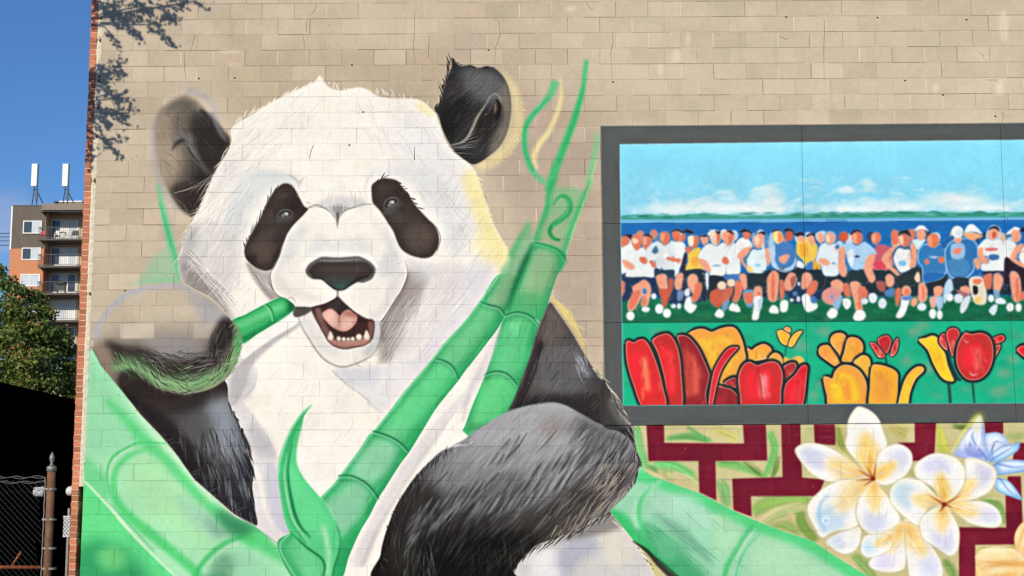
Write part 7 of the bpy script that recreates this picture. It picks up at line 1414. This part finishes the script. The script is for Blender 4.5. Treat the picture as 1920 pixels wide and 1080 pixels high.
# woven wire: two families of slanting wires
b = MB(); X0, X1 = -9.6-FX, bx; Z0, Z1 = .05, ztop-.05; st = .052*1.414
r = random.Random(3); dd = .026
for fam in (1, -1):
    c = X0-(Z1-Z0) if fam == 1 else X0
    while c < X1+(Z1-Z0):
        pts = []
        for s in np.linspace(0, 1, 24):
            z = Z0+(Z1-Z0)*s; x = c+(Z1-Z0)*s if fam == 1 else c-(Z1-Z0)*s
            if X0 <= x <= X1: pts.append((x+.004*math.sin(z*3+x*2), .006*fam-.03+.01*math.sin(x*5+z*4), z+.003*math.sin(x*7)))
        if len(pts) > 1: b.tube(pts, .0021, 3, False)
        c += st
MB().tube([(X0-.03, 0, 0), (X0-.03, 0, ztop+.08)], .04, 12).build('post', M_RUST, fence, True)
o = b.build('wire_mesh', M_WIRE, fence); o['kind'] = 'stuff'
b = MB()
for k, (dz, amp) in enumerate(((0, .011), (-.013, .009), (-.062, .012), (-.070, .010))):
    b.tube([(x, -.03+.006*math.cos(x*60+k*2), ztop+dz+amp*math.sin(x*26+k*1.7)+.01*math.sin(x*4)) for x in np.linspace(X0, bx, 120)], .0036, 4, False)
b.build('top_wire', M_GALV, fence)
q0, q1 = fl(fp(-240, 1064)), fl(fp(84, 1064)); MB().tube([q0, ((q0[0]+q1[0])/2, q0[1], q0[2]+.004), q1], .022, 8).build('bottom_rail', M_RUST2, fence, True)
a_, c_ = fl(fp(40, 1034)), fl(fp(19, 1066)); MB().tube([a_, c_], .014, 6).build('brace', M_RUST2, fence, True)

p, q = at_depth(64, 922, .12), at_depth(83.5, 922, .12); b = MB(); rr = .058
b.tube([(p[0], .12, p[2]), (p[0]+.008, .12, p[2]), (q[0]-.03, .12, q[2]), (q[0]-.03, .12, q[2]), (q[0], .12, q[2])], [rr*.8, rr, rr, rr*1.08, rr*1.06], 18)
c = root('pipe_cap', 'pale round pipe end behind the chain links left of the post', 'pipe', (p[0], .12, 0))
o = b.build('pipe', M_PALE, None, True); o.parent = c; o.location = (-p[0], -.12, 0)
MB().tube([(-7.66-p[0], .25, p[2]), (.02, .25, p[2]), (.03, .02, p[2])], .016, 8).build('bracket', M_BLACK, c)
p = at_depth(131, 921, .10); b = MB(); c = root('wall_lamp', 'small pale bulb-shaped lamp on the brick corner right of the post', 'lamp', (p[0], .10, p[2]))
b.tube([(-.046, 0, 0), (-.04, 0, 0), (-.02, 0, 0), (.01, 0, 0), (.035, 0, 0), (.05, 0, 0)], [.012, .034, .054, .062, .058, .05], 16); b.build('lamp_head', M_PALE, c, True)
MB().box(.045, -.02, -.10, .066, .02, .06).build('bracket', M_GALV, c)
p, q = at_depth(119.5, 968, .04), at_depth(130.5, 1007, .04)
c = root('meter_box', 'narrow pale box with a mesh shadow made of wires low beside the brick corner', 'box', (p[0], .04, q[2]))
w_, h_ = q[0]-p[0], p[2]-q[2]
MB().box(0, 0, 0, w_, .05, h_).build('box_body', M_PALE, c); MB().box(-.004, -.006, h_-.012, w_+.004, .054, h_+.004).build('lid', M_PALE, c)
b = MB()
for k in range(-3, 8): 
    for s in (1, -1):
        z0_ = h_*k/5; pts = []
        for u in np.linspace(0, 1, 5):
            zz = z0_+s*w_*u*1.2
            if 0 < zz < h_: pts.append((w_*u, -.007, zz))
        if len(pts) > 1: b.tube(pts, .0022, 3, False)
b.build('mesh_shadow', M_WIRE, c)  # dark wires stand for the fence mesh's cast shadow on the box
p = at_depth(131.3, 953, .10); MB().box(-.012, -.008, 0, .012, .02, p[2]).build('x', M_GALV)
o = bpy.data.objects['x']; o.name = 'conduit'; o.location = (p[0], .06, 0); tag(o, 'thin grey conduit strip standing against the brick corner edge', 'conduit')

# ---------------------------------------------------------------- apartment block far behind
YA = 136.0
M_CLAD = simple('brown_cladding', (122, 108, 92), .6, .12, .6)
M_ABRK = None
t = NT('orange_brick'); tc_ = t.n('ShaderNodeTexCoord'); bk = t.n('ShaderNodeTexBrick'); bk.inputs['Color1'].default_value = (*srgb(206, 136, 94), 1); bk.inputs['Color2'].default_value = (*srgb(194, 122, 82), 1); bk.inputs['Mortar'].default_value = (*srgb(190, 140, 104), 1); bk.inputs['Scale'].default_value = 1; bk.inputs['Brick Width'].default_value = .22; bk.inputs['Row Height'].default_value = .075; bk.inputs['Mortar Size'].default_value = .008
mp_ = t.n('ShaderNodeMapping'); mp_.inputs['Rotation'].default_value = (math.pi/2, 0, 0); t.l(tc_.outputs['Object'], mp_.inputs['Vector']); t.l(mp_.outputs[0], bk.inputs['Vector'])
t.l(t.mix(t.noise(.5, 4, tc_.outputs['Object']), bk.outputs['Color'], t.mix(.5, bk.outputs['Color'], srgb(192, 120, 80)), 'MIX'), t.b.inputs['Base Color']); t.b.inputs['Roughness'].default_value = .9; M_ABRK = t.m
M_WHITE = simple('white_frame', (226, 224, 216), .5, .06, 2)
M_DARKM = simple('dark_metal', (40, 38, 38), .5, .2, 2)
M_SLAB = simple('balcony_concrete', (92, 84, 76), .85, .2, 1)
M_BEIGE = simple('beige_panel', (190, 172, 146), .8, .1, 1)
M_CURT = simple('white_curtain', (222, 222, 216), .8, .1, 3)
t = NT('window_glass'); t.b.inputs['Base Color'].default_value = (.05, .065, .085, 1); t.b.inputs['Roughness'].default_value = .08; t.b.inputs['Specular IOR Level'].default_value = .6; M_GLASS = t.m
t = NT('curtained_glass'); tcc = t.n('ShaderNodeTexCoord'); wv = t.n('ShaderNodeTexWave'); wv.inputs['Scale'].default_value = 3.0; wv.inputs['Distortion'].default_value = 1.5; t.l(tcc.outputs['Object'], wv.inputs['Vector'])
t.l(t.ramp(wv.outputs['Fac'], [(.2, (.45, .48, .50)), (.8, (.66, .68, .69))]), t.b.inputs['Base Color']); t.b.inputs['Roughness'].default_value = .15; M_GLASC = t.m
apt = root('apartment_building', 'distant orange brick apartment block with brown cladding and stacked balconies', 'building', (0, 0, 0))
def ap(x, y, Y=YA): p = at_depth(x, y, Y); return p[0], p[2]
xL, _ = ap(17, 500); xR = xL+26; xB, _ = ap(81, 500); zTop = ap(60, 386)[1]; zC = ap(60, 466)[1]; REC = 1.5
apt.location = (xL, YA, 0)
def am(b, name, mat, parent=apt):
    b.v = [(v[0]-xL, v[1]-YA, v[2]) for v in b.v]; return b.build(name, mat, parent)
am(MB().box(xL, YA, 0, xB, YA+14, zC), 'wall', M_ABRK)
am(MB().box(xB, YA+REC, 0, xR, YA+14, zTop-.3), 'recess_wall', M_BEIGE)
am(MB().box(xB-.02, YA+.02, 0, xB+.03, YA+REC, zC-.02), 'recess_side', M_ABRK)
b = MB(); n = 30; ww = (xB-xL-.1)/n                       # ribbed sheet
for k in range(n):
    x = xL+.1+k*ww; b.quad((x, YA-.02, zC), (x+ww*.35, YA-.02, zC), (x+ww*.35, YA-.02, zTop), (x, YA-.02, zTop)); b.quad((x+ww*.35, YA-.02, zC), (x+ww*.5, YA+.05, zC), (x+ww*.5, YA+.05, zTop), (x+ww*.35, YA-.02, zTop))
    b.quad((x+ww*.5, YA+.05, zC), (x+ww*.85, YA+.05, zC), (x+ww*.85, YA+.05, zTop), (x+ww*.5, YA+.05, zTop)); b.quad((x+ww*.85, YA+.05, zC), (x+ww, YA-.02, zC), (x+ww, YA-.02, zTop), (x+ww*.85, YA+.05, zTop))
am(b, 'cladding', M_CLAD)
am(MB().box(xL, YA+.07, zC, xB, YA+14, zTop), 'upper_wall', M_CLAD)
am(MB().box(xL-.02, YA-.05, zC-.1, xL+.12, YA+.1, zTop+.02), 'corner_trim', M_WHITE)
am(MB().box(xL-.05, YA-.06, zTop, xB, YA+14, zTop+.08), 'parapet_cap', M_DARKM)
b = MB(); zF0, zF1 = ap(100, 398)[1], zTop; n = 40; ww = (xR-xB)/n
for k in range(n): b.box(xB+k*ww, YA-1.22, zF0, xB+k*ww+ww*.6, YA-1.2, zF1)
b.box(xB, YA-1.2, zF0, xR, YA+REC, zF1-.03); am(b, 'fascia', M_CLAD)
am(MB().box(xB-.3, YA-1.05, zF0-.12, xR, YA-.0, zF0-.002), 'fascia_soffit', M_DARKM)
zP = ap(100, 379, YA+4)[1]; am(MB().box(xB-.4, YA+4, zTop-.2, xR, YA+14, zP), 'roof_house', M_CLAD); am(MB().box(xB-.5, YA+3.9, zP, xR, YA+14, zP+.12), 'roof_trim', M_WHITE)
am(MB().box(xB+.004, YA+.02, zC, xB+.05, YA+REC, zF0), 'side_cladding', M_BEIGE)
def window(x0, y0, x1, y1, Y, split=(.5,), kinds=(0, 1), name='window', fw=.10):
    X0, Z1 = ap(x0, y0, Y); X1, Z0 = ap(x1, y1, Y); b = MB()
    b.box(X0, Y-.07, Z0, X0+fw, Y+.03, Z1).box(X1-fw, Y-.07, Z0, X1, Y+.03, Z1).box(X0+fw, Y-.07, Z0, X1-fw, Y+.03, Z0+fw).box(X0+fw, Y-.07, Z1-fw, X1-fw, Y+.03, Z1)
    cuts = [X0+fw]+[X0+(X1-X0)*s for s in split]+[X1-fw]
    for c in cuts[1:-1]: b.box(c-.04, Y-.06, Z0+fw, c+.04, Y+.03, Z1-fw)
    f = am(b, name, M_WHITE)
    for i in range(len(cuts)-1):
        am(MB().box(cuts[i], Y-.02, Z0+fw, cuts[i+1], Y, Z1-fw), 'pane', [M_GLASS, M_GLASC, M_CURT][kinds[i]], f)
    return f
window(44, 414, 78, 438, YA-.05); window(41.5, 464.5, 76, 487.5, YA-.003); window(39, 514, 74.5, 537, YA-.003, kinds=(1, 1)); window(38, 564, 73, 587, YA-.003); window(36, 614, 72, 637, YA-.003)
YR = YA+REC-.003
FL = [(412, 447, (0, 2, 1)), (464, 498, (0, 2, 1)), (513, 549, (0, 1, 0)), (563, 600, (2, 1, 2)), (613, 651, (0, 1, 0)), (664, 701, (0, 2, 0))]
for k, (y0, y1, kn) in enumerate(FL):
    window(97-k*.9, y0, 146-k*1.6, y1+.5, YR, (.34, .66), kn, 'sliding_door', .12)
    am(MB().box(ap(147-k*1.4, y0, YR)[0], YR-.06, ap(0, y1, YR)[1], ap(151-k*1.4, y0, YR)[0], YR, ap(0, y0, YR)[1]), 'door_shutter', M_BEIGE)
    Xa = ap(71.5-k*1.2, y1, YA-1.05)[0]; Zs = ap(71, y1, YA-1.05)[1]
    bal = am(MB().box(Xa, YA-1.05, Zs-.20, xR, YA+REC, Zs), 'balcony', M_SLAB)
    zr = ap(71, y1-21.5, YA-1.05)[1]; Yb = YA-1.0; b = MB()
    b.box(Xa, Yb-.03, zr-.06, xR, Yb+.03, zr); b.box(Xa, Yb-.02, Zs+.1, xR, Yb+.02, Zs+.15); b.box(Xa, Yb, zr-.06, Xa+.05, YA, zr)
    x = Xa
    while x < xR: b.box(x, Yb-.011, Zs, x+.018, Yb+.011, zr-.06); x += .2
    yy = Yb
    while yy < YA: b.box(Xa, yy, Zs, Xa+.022, yy+.022, zr-.06); yy += .2
    am(b, 'railing', M_DARKM, bal)
for o in [c for c in list(apt.children) if c.name.split('.')[0] == 'sliding_door']:      # the same flats again along the front
    for dx in (6.1, 12.2, 18.3):
        c = o.copy(); COL.objects.link(c); c.parent = apt; c.location.x += dx
        for q in o.children:
            d = q.copy(); COL.objects.link(d); d.parent = c
for dx in (5.4, 11.5, 17.6): am(MB().box(xB+dx, YA-1.0, .1, xB+dx+.15, YA+REC, zF0-.13), 'partition', M_ABRK)
am(MB().box(xR-.01, YA-1.25, .05, xR+.35, YA+14.05, zTop-.05), 'end_wall', M_ABRK)
def cell_antenna(xp, label):
    X, Zb = ap(xp+5.5, 349, YA+1.0); Zt = ap(xp+5.5, 307.5, YA+1.0)[1]; zr = zTop+.05
    c = root('cell_antenna', label, 'antenna', (X, YA+1.0, zr), 'white panel antennas on the apartment roof'); h0, h1 = Zb-zr, Zt-zr
    MB().box(-.36, -.12, h0, .22, .14, h1).build('panel', M_WHITE, c); MB().box(.222, -.1, h0+.02, .32, .12, h1-.02).build('shaded_side', M_DARKM, c)  # dark box added for the shade on the panel's right side
    MB().tube([(.22, .2, 0), (.2, .2, h1-.1)], .055, 8).build('mast', M_DARKM, c); MB().tube([(-.3, .2, 0), (-.02, .2, h0+.4)], .05, 6).build('strut', M_DARKM, c); MB().tube([(1.15, .2, 0), (.2, .2, h0-.5)], .055, 6).build('strut', M_DARKM, c)
    MB().box(-.2, -.02, h0-.35, .35, .24, h0-.27).build('cross_bar', M_DARKM, c); MB().box(.08, .1, h0*.35, .3, .26, h0*.8).build('radio_unit', M_DARKM, c)
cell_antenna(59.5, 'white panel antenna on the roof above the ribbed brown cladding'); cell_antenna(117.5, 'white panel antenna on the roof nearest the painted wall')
# things on the balconies
M_RED = simple('red_plastic', (196, 44, 56), .5, .1, 3)
def chair(xp, ybase, mat, label, Y=YA-.75, s=1.0, grp=None):
    X, Z = ap(xp, ybase, Y); Z = at_depth(71, ybase, YA-1.05)[2]+.001; c = root('patio_chair', label, 'chair', (X, Y, Z), grp)
    MB().box(-.26*s, -.25, .40, .26*s, .25, .45).build('seat', mat, c); MB().box(-.26*s, .22, .45, .26*s, .27, .92).build('backrest', mat, c)
    for a in (-.24*s, .20*s):
        for b_ in (-.24, .21): MB().box(a, b_, 0, a+.04, b_+.04, .40).build('leg', mat, c)
        MB().box(a, -.25, .62, a+.05, .22, .66).build('armrest', mat, c)
chair(80.5, 447, M_RED, 'red plastic chair at the left end of the top balcony'); chair(107, 447, M_WHITE, 'white chair left of the white table on the top balcony'); chair(124, 447, M_WHITE, 'white chair right of the white table on the top balcony'); chair(140, 447, M_DARKM, 'dark chair on the top balcony nearest the painted wall', s=1.3)
X, Z = ap(116, 447, YA-.7)[0], at_depth(71, 447, YA-1.05)[2]+.001; c = root('patio_table', 'small round white table between two white chairs on a balcony', 'table', (X, YA-.7, Z))
MB().tube([(0, 0, .70), (0, 0, .74)], .38, 14).build('tabletop', M_WHITE, c); MB().tube([(0, 0, .02), (0, 0, .70)], .035, 8).build('stem', M_WHITE, c); MB().tube([(0, 0, 0), (0, 0, .03)], .22, 12).build('base', M_WHITE, c)
X, Z = ap(115, 549, YA-.7)[0], at_depth(71, 549, YA-1.05)[2]+.001; c = root('barbecue', 'dark covered barbecue on the third balcony down', 'barbecue', (X, YA-.7, Z))
MB().tube([(-.45, 0, .85), (-.3, 0, 1.02), (.3, 0, 1.02), (.45, 0, .85)], [.2, .28, .28, .2], 10).build('lid', M_DARKM, c); MB().box(-.45, -.22, .3, .45, .22, .8).build('body', M_DARKM, c)
for a in (-.42, .38):
    MB().box(a, -.2, 0, a+.05, .2, .3).build('leg', M_DARKM, c)
# wires crossing behind the block
for k, y in enumerate((435, 441.5, 449, 457)):
    p0, p1 = at_depth(-420, y-9, 150), at_depth(130, y+2, 150); m_ = (p0+p1)/2; m_[2] -= .25
    o = MB().tube([tuple(p0-m_), tuple((p0+m_)/2-m_-np.array([0, 0, .1])), (0, 0, 0), tuple((p1+m_)/2-m_-np.array([0, 0, .1])), tuple(p1-m_)], .045, 5).build('power_line', M_DARKM); o.location = tuple(m_)
    tag(o, ['topmost of the four power lines beside the apartment block', 'second power line from the top beside the apartment block', 'third power line from the top beside the apartment block', 'lowest of the four power lines beside the apartment block'][k], 'power line', 'power lines beside the apartment block')

# ---------------------------------------------------------------- trees
def leaf_mat(name, a, b, c):
    t = NT(name); tc_ = t.n('ShaderNodeTexCoord'); ge = t.n('ShaderNodeNewGeometry')
    col = t.ramp(t.noise(.9, 3, tc_.outputs['Object']), [(.3, a), (.55, b), (.75, c)])
    h = t.n('ShaderNodeHueSaturation'); t.l(col, h.inputs['Color']); t.l(t.math('ADD', t.math('MULTIPLY', ge.outputs['Random Per Island'], .8), .6), h.inputs['Value']); t.l(t.math('ADD', t.math('MULTIPLY', ge.outputs['Random Per Island'], .04), .48), h.inputs['Hue'])
    t.l(h.outputs[0], t.b.inputs['Base Color']); t.b.inputs['Roughness'].default_value = .55
    tr = t.n('ShaderNodeBsdfTranslucent'); t.l(h.outputs[0], tr.inputs['Color']); ms = t.n('ShaderNodeMixShader'); ms.inputs[0].default_value = .25
    t.l(t.b.outputs[0], ms.inputs[1]); t.l(tr.outputs[0], ms.inputs[2]); t.l(ms.outputs[0], t.o.inputs[0])
    return t.m
M_LEAF = leaf_mat('maple_leaf', (.05, .085, .012), (.14, .185, .026), (.26, .27, .05))
M_LEAF2 = leaf_mat('street_tree_leaf', (.03, .05, .015), (.05, .08, .02), (.08, .10, .03))
M_BARK = simple('bark', (84, 70, 56), .95, .4, 6, bump=.01)
def leaf(b, p, size, r, nrm=None):
    d = Vector((r.gauss(0, 1), r.gauss(0, 1), r.gauss(0, 1)))
    if nrm is not None: d = d*.8+nrm
    d.normalize(); a = d.cross(Vector((r.gauss(0, 1), r.gauss(0, 1), r.gauss(0, 1)))).normalized(); c = d.cross(a)
    k = len(b.v); L, w = size*r.uniform(.6, 1.3), size*r.uniform(.3, .6)
    for (u, v, q) in ((-.5, 0, 0), (0, -.5, .12), (.5, 0, 0), (0, .5, .12)): b.v.append(tuple(p + a*(u*L) + c*(v*w*1.6) + d*(q*size)))
    b.f.append((k, k+1, k+2, k+3))
def crown(parent, clumps, n, size, mat, r, name='crown', keep=None):
    b = MB()
    tot = sum(c[3]**2 for c in clumps)
    for (x, y, z, R) in clumps:
        for i in range(int(n*R*R/tot)):
            u = Vector((r.gauss(0, 1), r.gauss(0, 1), r.gauss(0, 1))).normalized(); q = R*(r.random()**.45)*r.uniform(.8, 1.15)
            p = Vector((x, y, z))+Vector((u.x*q, u.y*q, u.z*q*.8))
            if keep and not keep(p): continue
            leaf(b, p, size, r, u*.6+Vector((0, 0, .5)))
    return b.build(name, mat, parent)
r = random.Random(77)
YT = 40.0; base = at_depth(-30, 700, YT)
far = root('leafy_tree', 'green leafy tree between the dark shed and the apartment block', 'tree', (base[0], YT, 0))
cl = []
for (x, y, R, dy) in ((6, 530, 26, 0), (30, 548, 26, -.4), (66, 560, 24, .2), (44, 585, 34, -.7), (10, 585, 38, -.3), (86, 588, 24, .1), (112, 622, 20, .3), (74, 622, 34, -.7), (30, 630, 40, -1), (-10, 640, 44, 0), (96, 656, 32, -.2), (130, 655, 18, .6), (60, 675, 42, -1.1), (120, 692, 28, .2), (14, 690, 44, -.8), (90, 715, 38, -.6), (130, 730, 26, .2), (40, 730, 46, -1), (-20, 730, 50, -.5), (-50, 580, 50, .3), (-80, 660, 60, .5), (100, 770, 44, 0), (30, 800, 60, 0), (-60, 780, 60, 0), (-2, 508, 15, 0), (136, 690, 20, .3), (140, 745, 24, 0), (118, 640, 22, 0), (125, 775, 34, .2), (60, 780, 46, -.2)):
    p = at_depth(x, y, YT+dy); cl.append((p[0]-base[0], dy, p[2], R*58/2800*1.02))
crown(far, cl, 19000, .17, M_LEAF, r)
b = MB(); b.tube([(0, 0, 0), (.1, 0, 2), (.05, .1, 4), (.3, 0, 6.4), (.5, 0, 8.2)], [.22, .18, .15, .10, .03], 8)
b.build('trunk', M_BARK, far, True)
for (x, y) in ((70, 600), (110, 660), (-40, 600), (20, 560), (90, 720)):
    p = at_depth(x, y, YT); MB().tube([(.1, 0, 2.6), ((p[0]-base[0])*.5+.05, -.2, 2.6+(p[2]-2.6)*.6), (p[0]-base[0], 0, p[2])], [.09, .05, .015], 6).build('limb', M_BARK, far, True)

# the street tree left of the camera whose branch ends shade the top corner of the wall
r = random.Random(5); TB = Vector((-11.6, -4.7, 0))
near = root('street_tree', 'street tree left of the lot, its twigs shading the wall corner', 'tree', tuple(TB))
tw = MB(); lf = MB()
def cast(x, y, t):
    q = wall_xz((x, y)); return Vector((q[0], 0, q[1]))+SUN*t-TB
HUB = cast(96, 60, 3.3); HUB2 = cast(100, 215, 3.2)
# twig lines as they read on the wall, leaf tufts along them (last number: how leafy)
SPR = [([(100, 40), (160, 5), (215, 8), (262, 12), (300, 14), (338, 8), (346, 12)], 1.3), ([(180, -30), (240, -8), (300, -4), (330, -6), (352, 2)], 1.2), ([(160, 0), (196, 18), (214, 22), (236, 30), (262, 30)], 1.6), ([(215, 10), (226, 34), (245, 32), (262, 22)], 1.3), ([(262, 12), (280, 22), (281, 44), (281, 60)], .9), ([(280, 40), (296, 48), (306, 66), (318, 78), (328, 88)], 1.0), ([(296, 46), (308, 36), (322, 34), (333, 32)], 1.2), ([(300, 14), (314, 30), (330, 44)], .8), ([(226, 30), (232, 46), (246, 58), (262, 72)], 1.1), ([(210, 28), (216, 46), (228, 52)], .8), ([(196, 50), (208, 66), (218, 80), (221, 90)], .8), ([(240, 46), (258, 62), (266, 76)], .7), ([(366, 2), (378, 12), (389, 18)], .5), ([(186, -10), (192, 10), (206, 26), (222, 24)], 1.5), ([(250, -6), (268, 12), (276, 20)], 1.2),
       ([(110, 190), (160, 140), (186, 142), (205, 134), (220, 124), (232, 110)], 1.3), ([(160, 150), (188, 148), (206, 146), (222, 142), (236, 139)], 1.1), ([(164, 160), (190, 158), (204, 152)], 1.4), ([(165, 176), (186, 168), (206, 176), (222, 184), (245, 187)], .8), ([(206, 176), (222, 182), (233, 170)], .6), ([(216, 184), (220, 196), (223, 204)], .5), ([(160, 206), (186, 202), (206, 210), (224, 215), (240, 210), (258, 205)], 1.0), ([(224, 215), (232, 222), (240, 234)], .8), ([(232, 214), (238, 204)], .6), ([(165, 228), (186, 218), (200, 234), (206, 244)], 1.0), ([(168, 240), (186, 240), (196, 262), (206, 270), (222, 264), (238, 254)], .8), ([(200, 268), (212, 280), (217, 292)], .6), ([(206, 272), (220, 286), (233, 297)], .5), ([(196, 262), (194, 284)], .5), ([(186, 196), (198, 218), (196, 232)], .9),
       ([(130, 120), (168, 135), (176, 150), (172, 172)], 2.2), ([(120, 160), (166, 172), (174, 195), (170, 214)], 2.2), ([(120, 200), (164, 216), (172, 236), (168, 262)], 2.0), ([(120, 240), (166, 258), (172, 280), (166, 296)], 1.2), ([(130, 150), (160, 165), (170, 186)], 2.0), ([(120, 280), (164, 300), (170, 322)], .6), ([(140, 20), (170, 30), (182, 60)], .5), ([(184, 120), (192, 134), (184, 158)], 1.2)]
for P, dens in SPR:
    t0 = 3.1+r.uniform(-.2, .2); Q = sp(P, False, 6); hub = HUB if P[0][1] < 110 else HUB2
    pts = [cast(x, y, t0+.0016*(x-200)+.02*math.sin(i)) for i, (x, y) in enumerate(Q)]
    n = len(pts); tw.tube([tuple(hub.lerp(pts[0], .5)+Vector((0, 0, .05)))]+[tuple(p) for p in pts], [.012]+[.009*(1-.75*i/n) for i in range(n)], 5, False)
    for i in range(n-1):
        for k in range(4):
            if r.random() < .8*dens*min(1, .5+i/n):
                p = pts[i].lerp(pts[i+1], r.random())+Vector((r.gauss(0, .012), r.gauss(0, .03), r.gauss(0, .012)))*(1+dens)
                leaf(lf, p, .064, r)
for h in (HUB, HUB2):
    tw.tube([(.0, .0, 5.2), tuple(h*.45+Vector((0, 0, 3.2))), tuple(h*.8+Vector((0, 0, .8))), tuple(h)], [.09, .06, .035, .016], 7, False)
tw.build('branch', M_BARK, near); 
cl = [(r.gauss(-1.0, .9), r.gauss(-.4, .9), 8.6+r.gauss(0, 1.1), r.uniform(.5, .9)) for _ in range(26)]
def off_wall(p):                                          # pruned back: no leaf between the sun and the painted wall
    q = p+TB; q = q-SUN*(q.y/SUN.y); return q.x < -6.75
crown(near, cl, 9000, .09, M_LEAF2, r, 'crown', off_wall)
lf.build('twig_leaves', M_LEAF2, near)
b = MB(); b.tube([(0, 0, 0), (.03, 0, 1), (0, .05, 3), (-.1, 0, 5.2), (-.3, -.1, 7), (-.5, -.3, 8.8)], [.24, .19, .16, .13, .09, .03], 10); b.build('trunk', M_BARK, near, True)
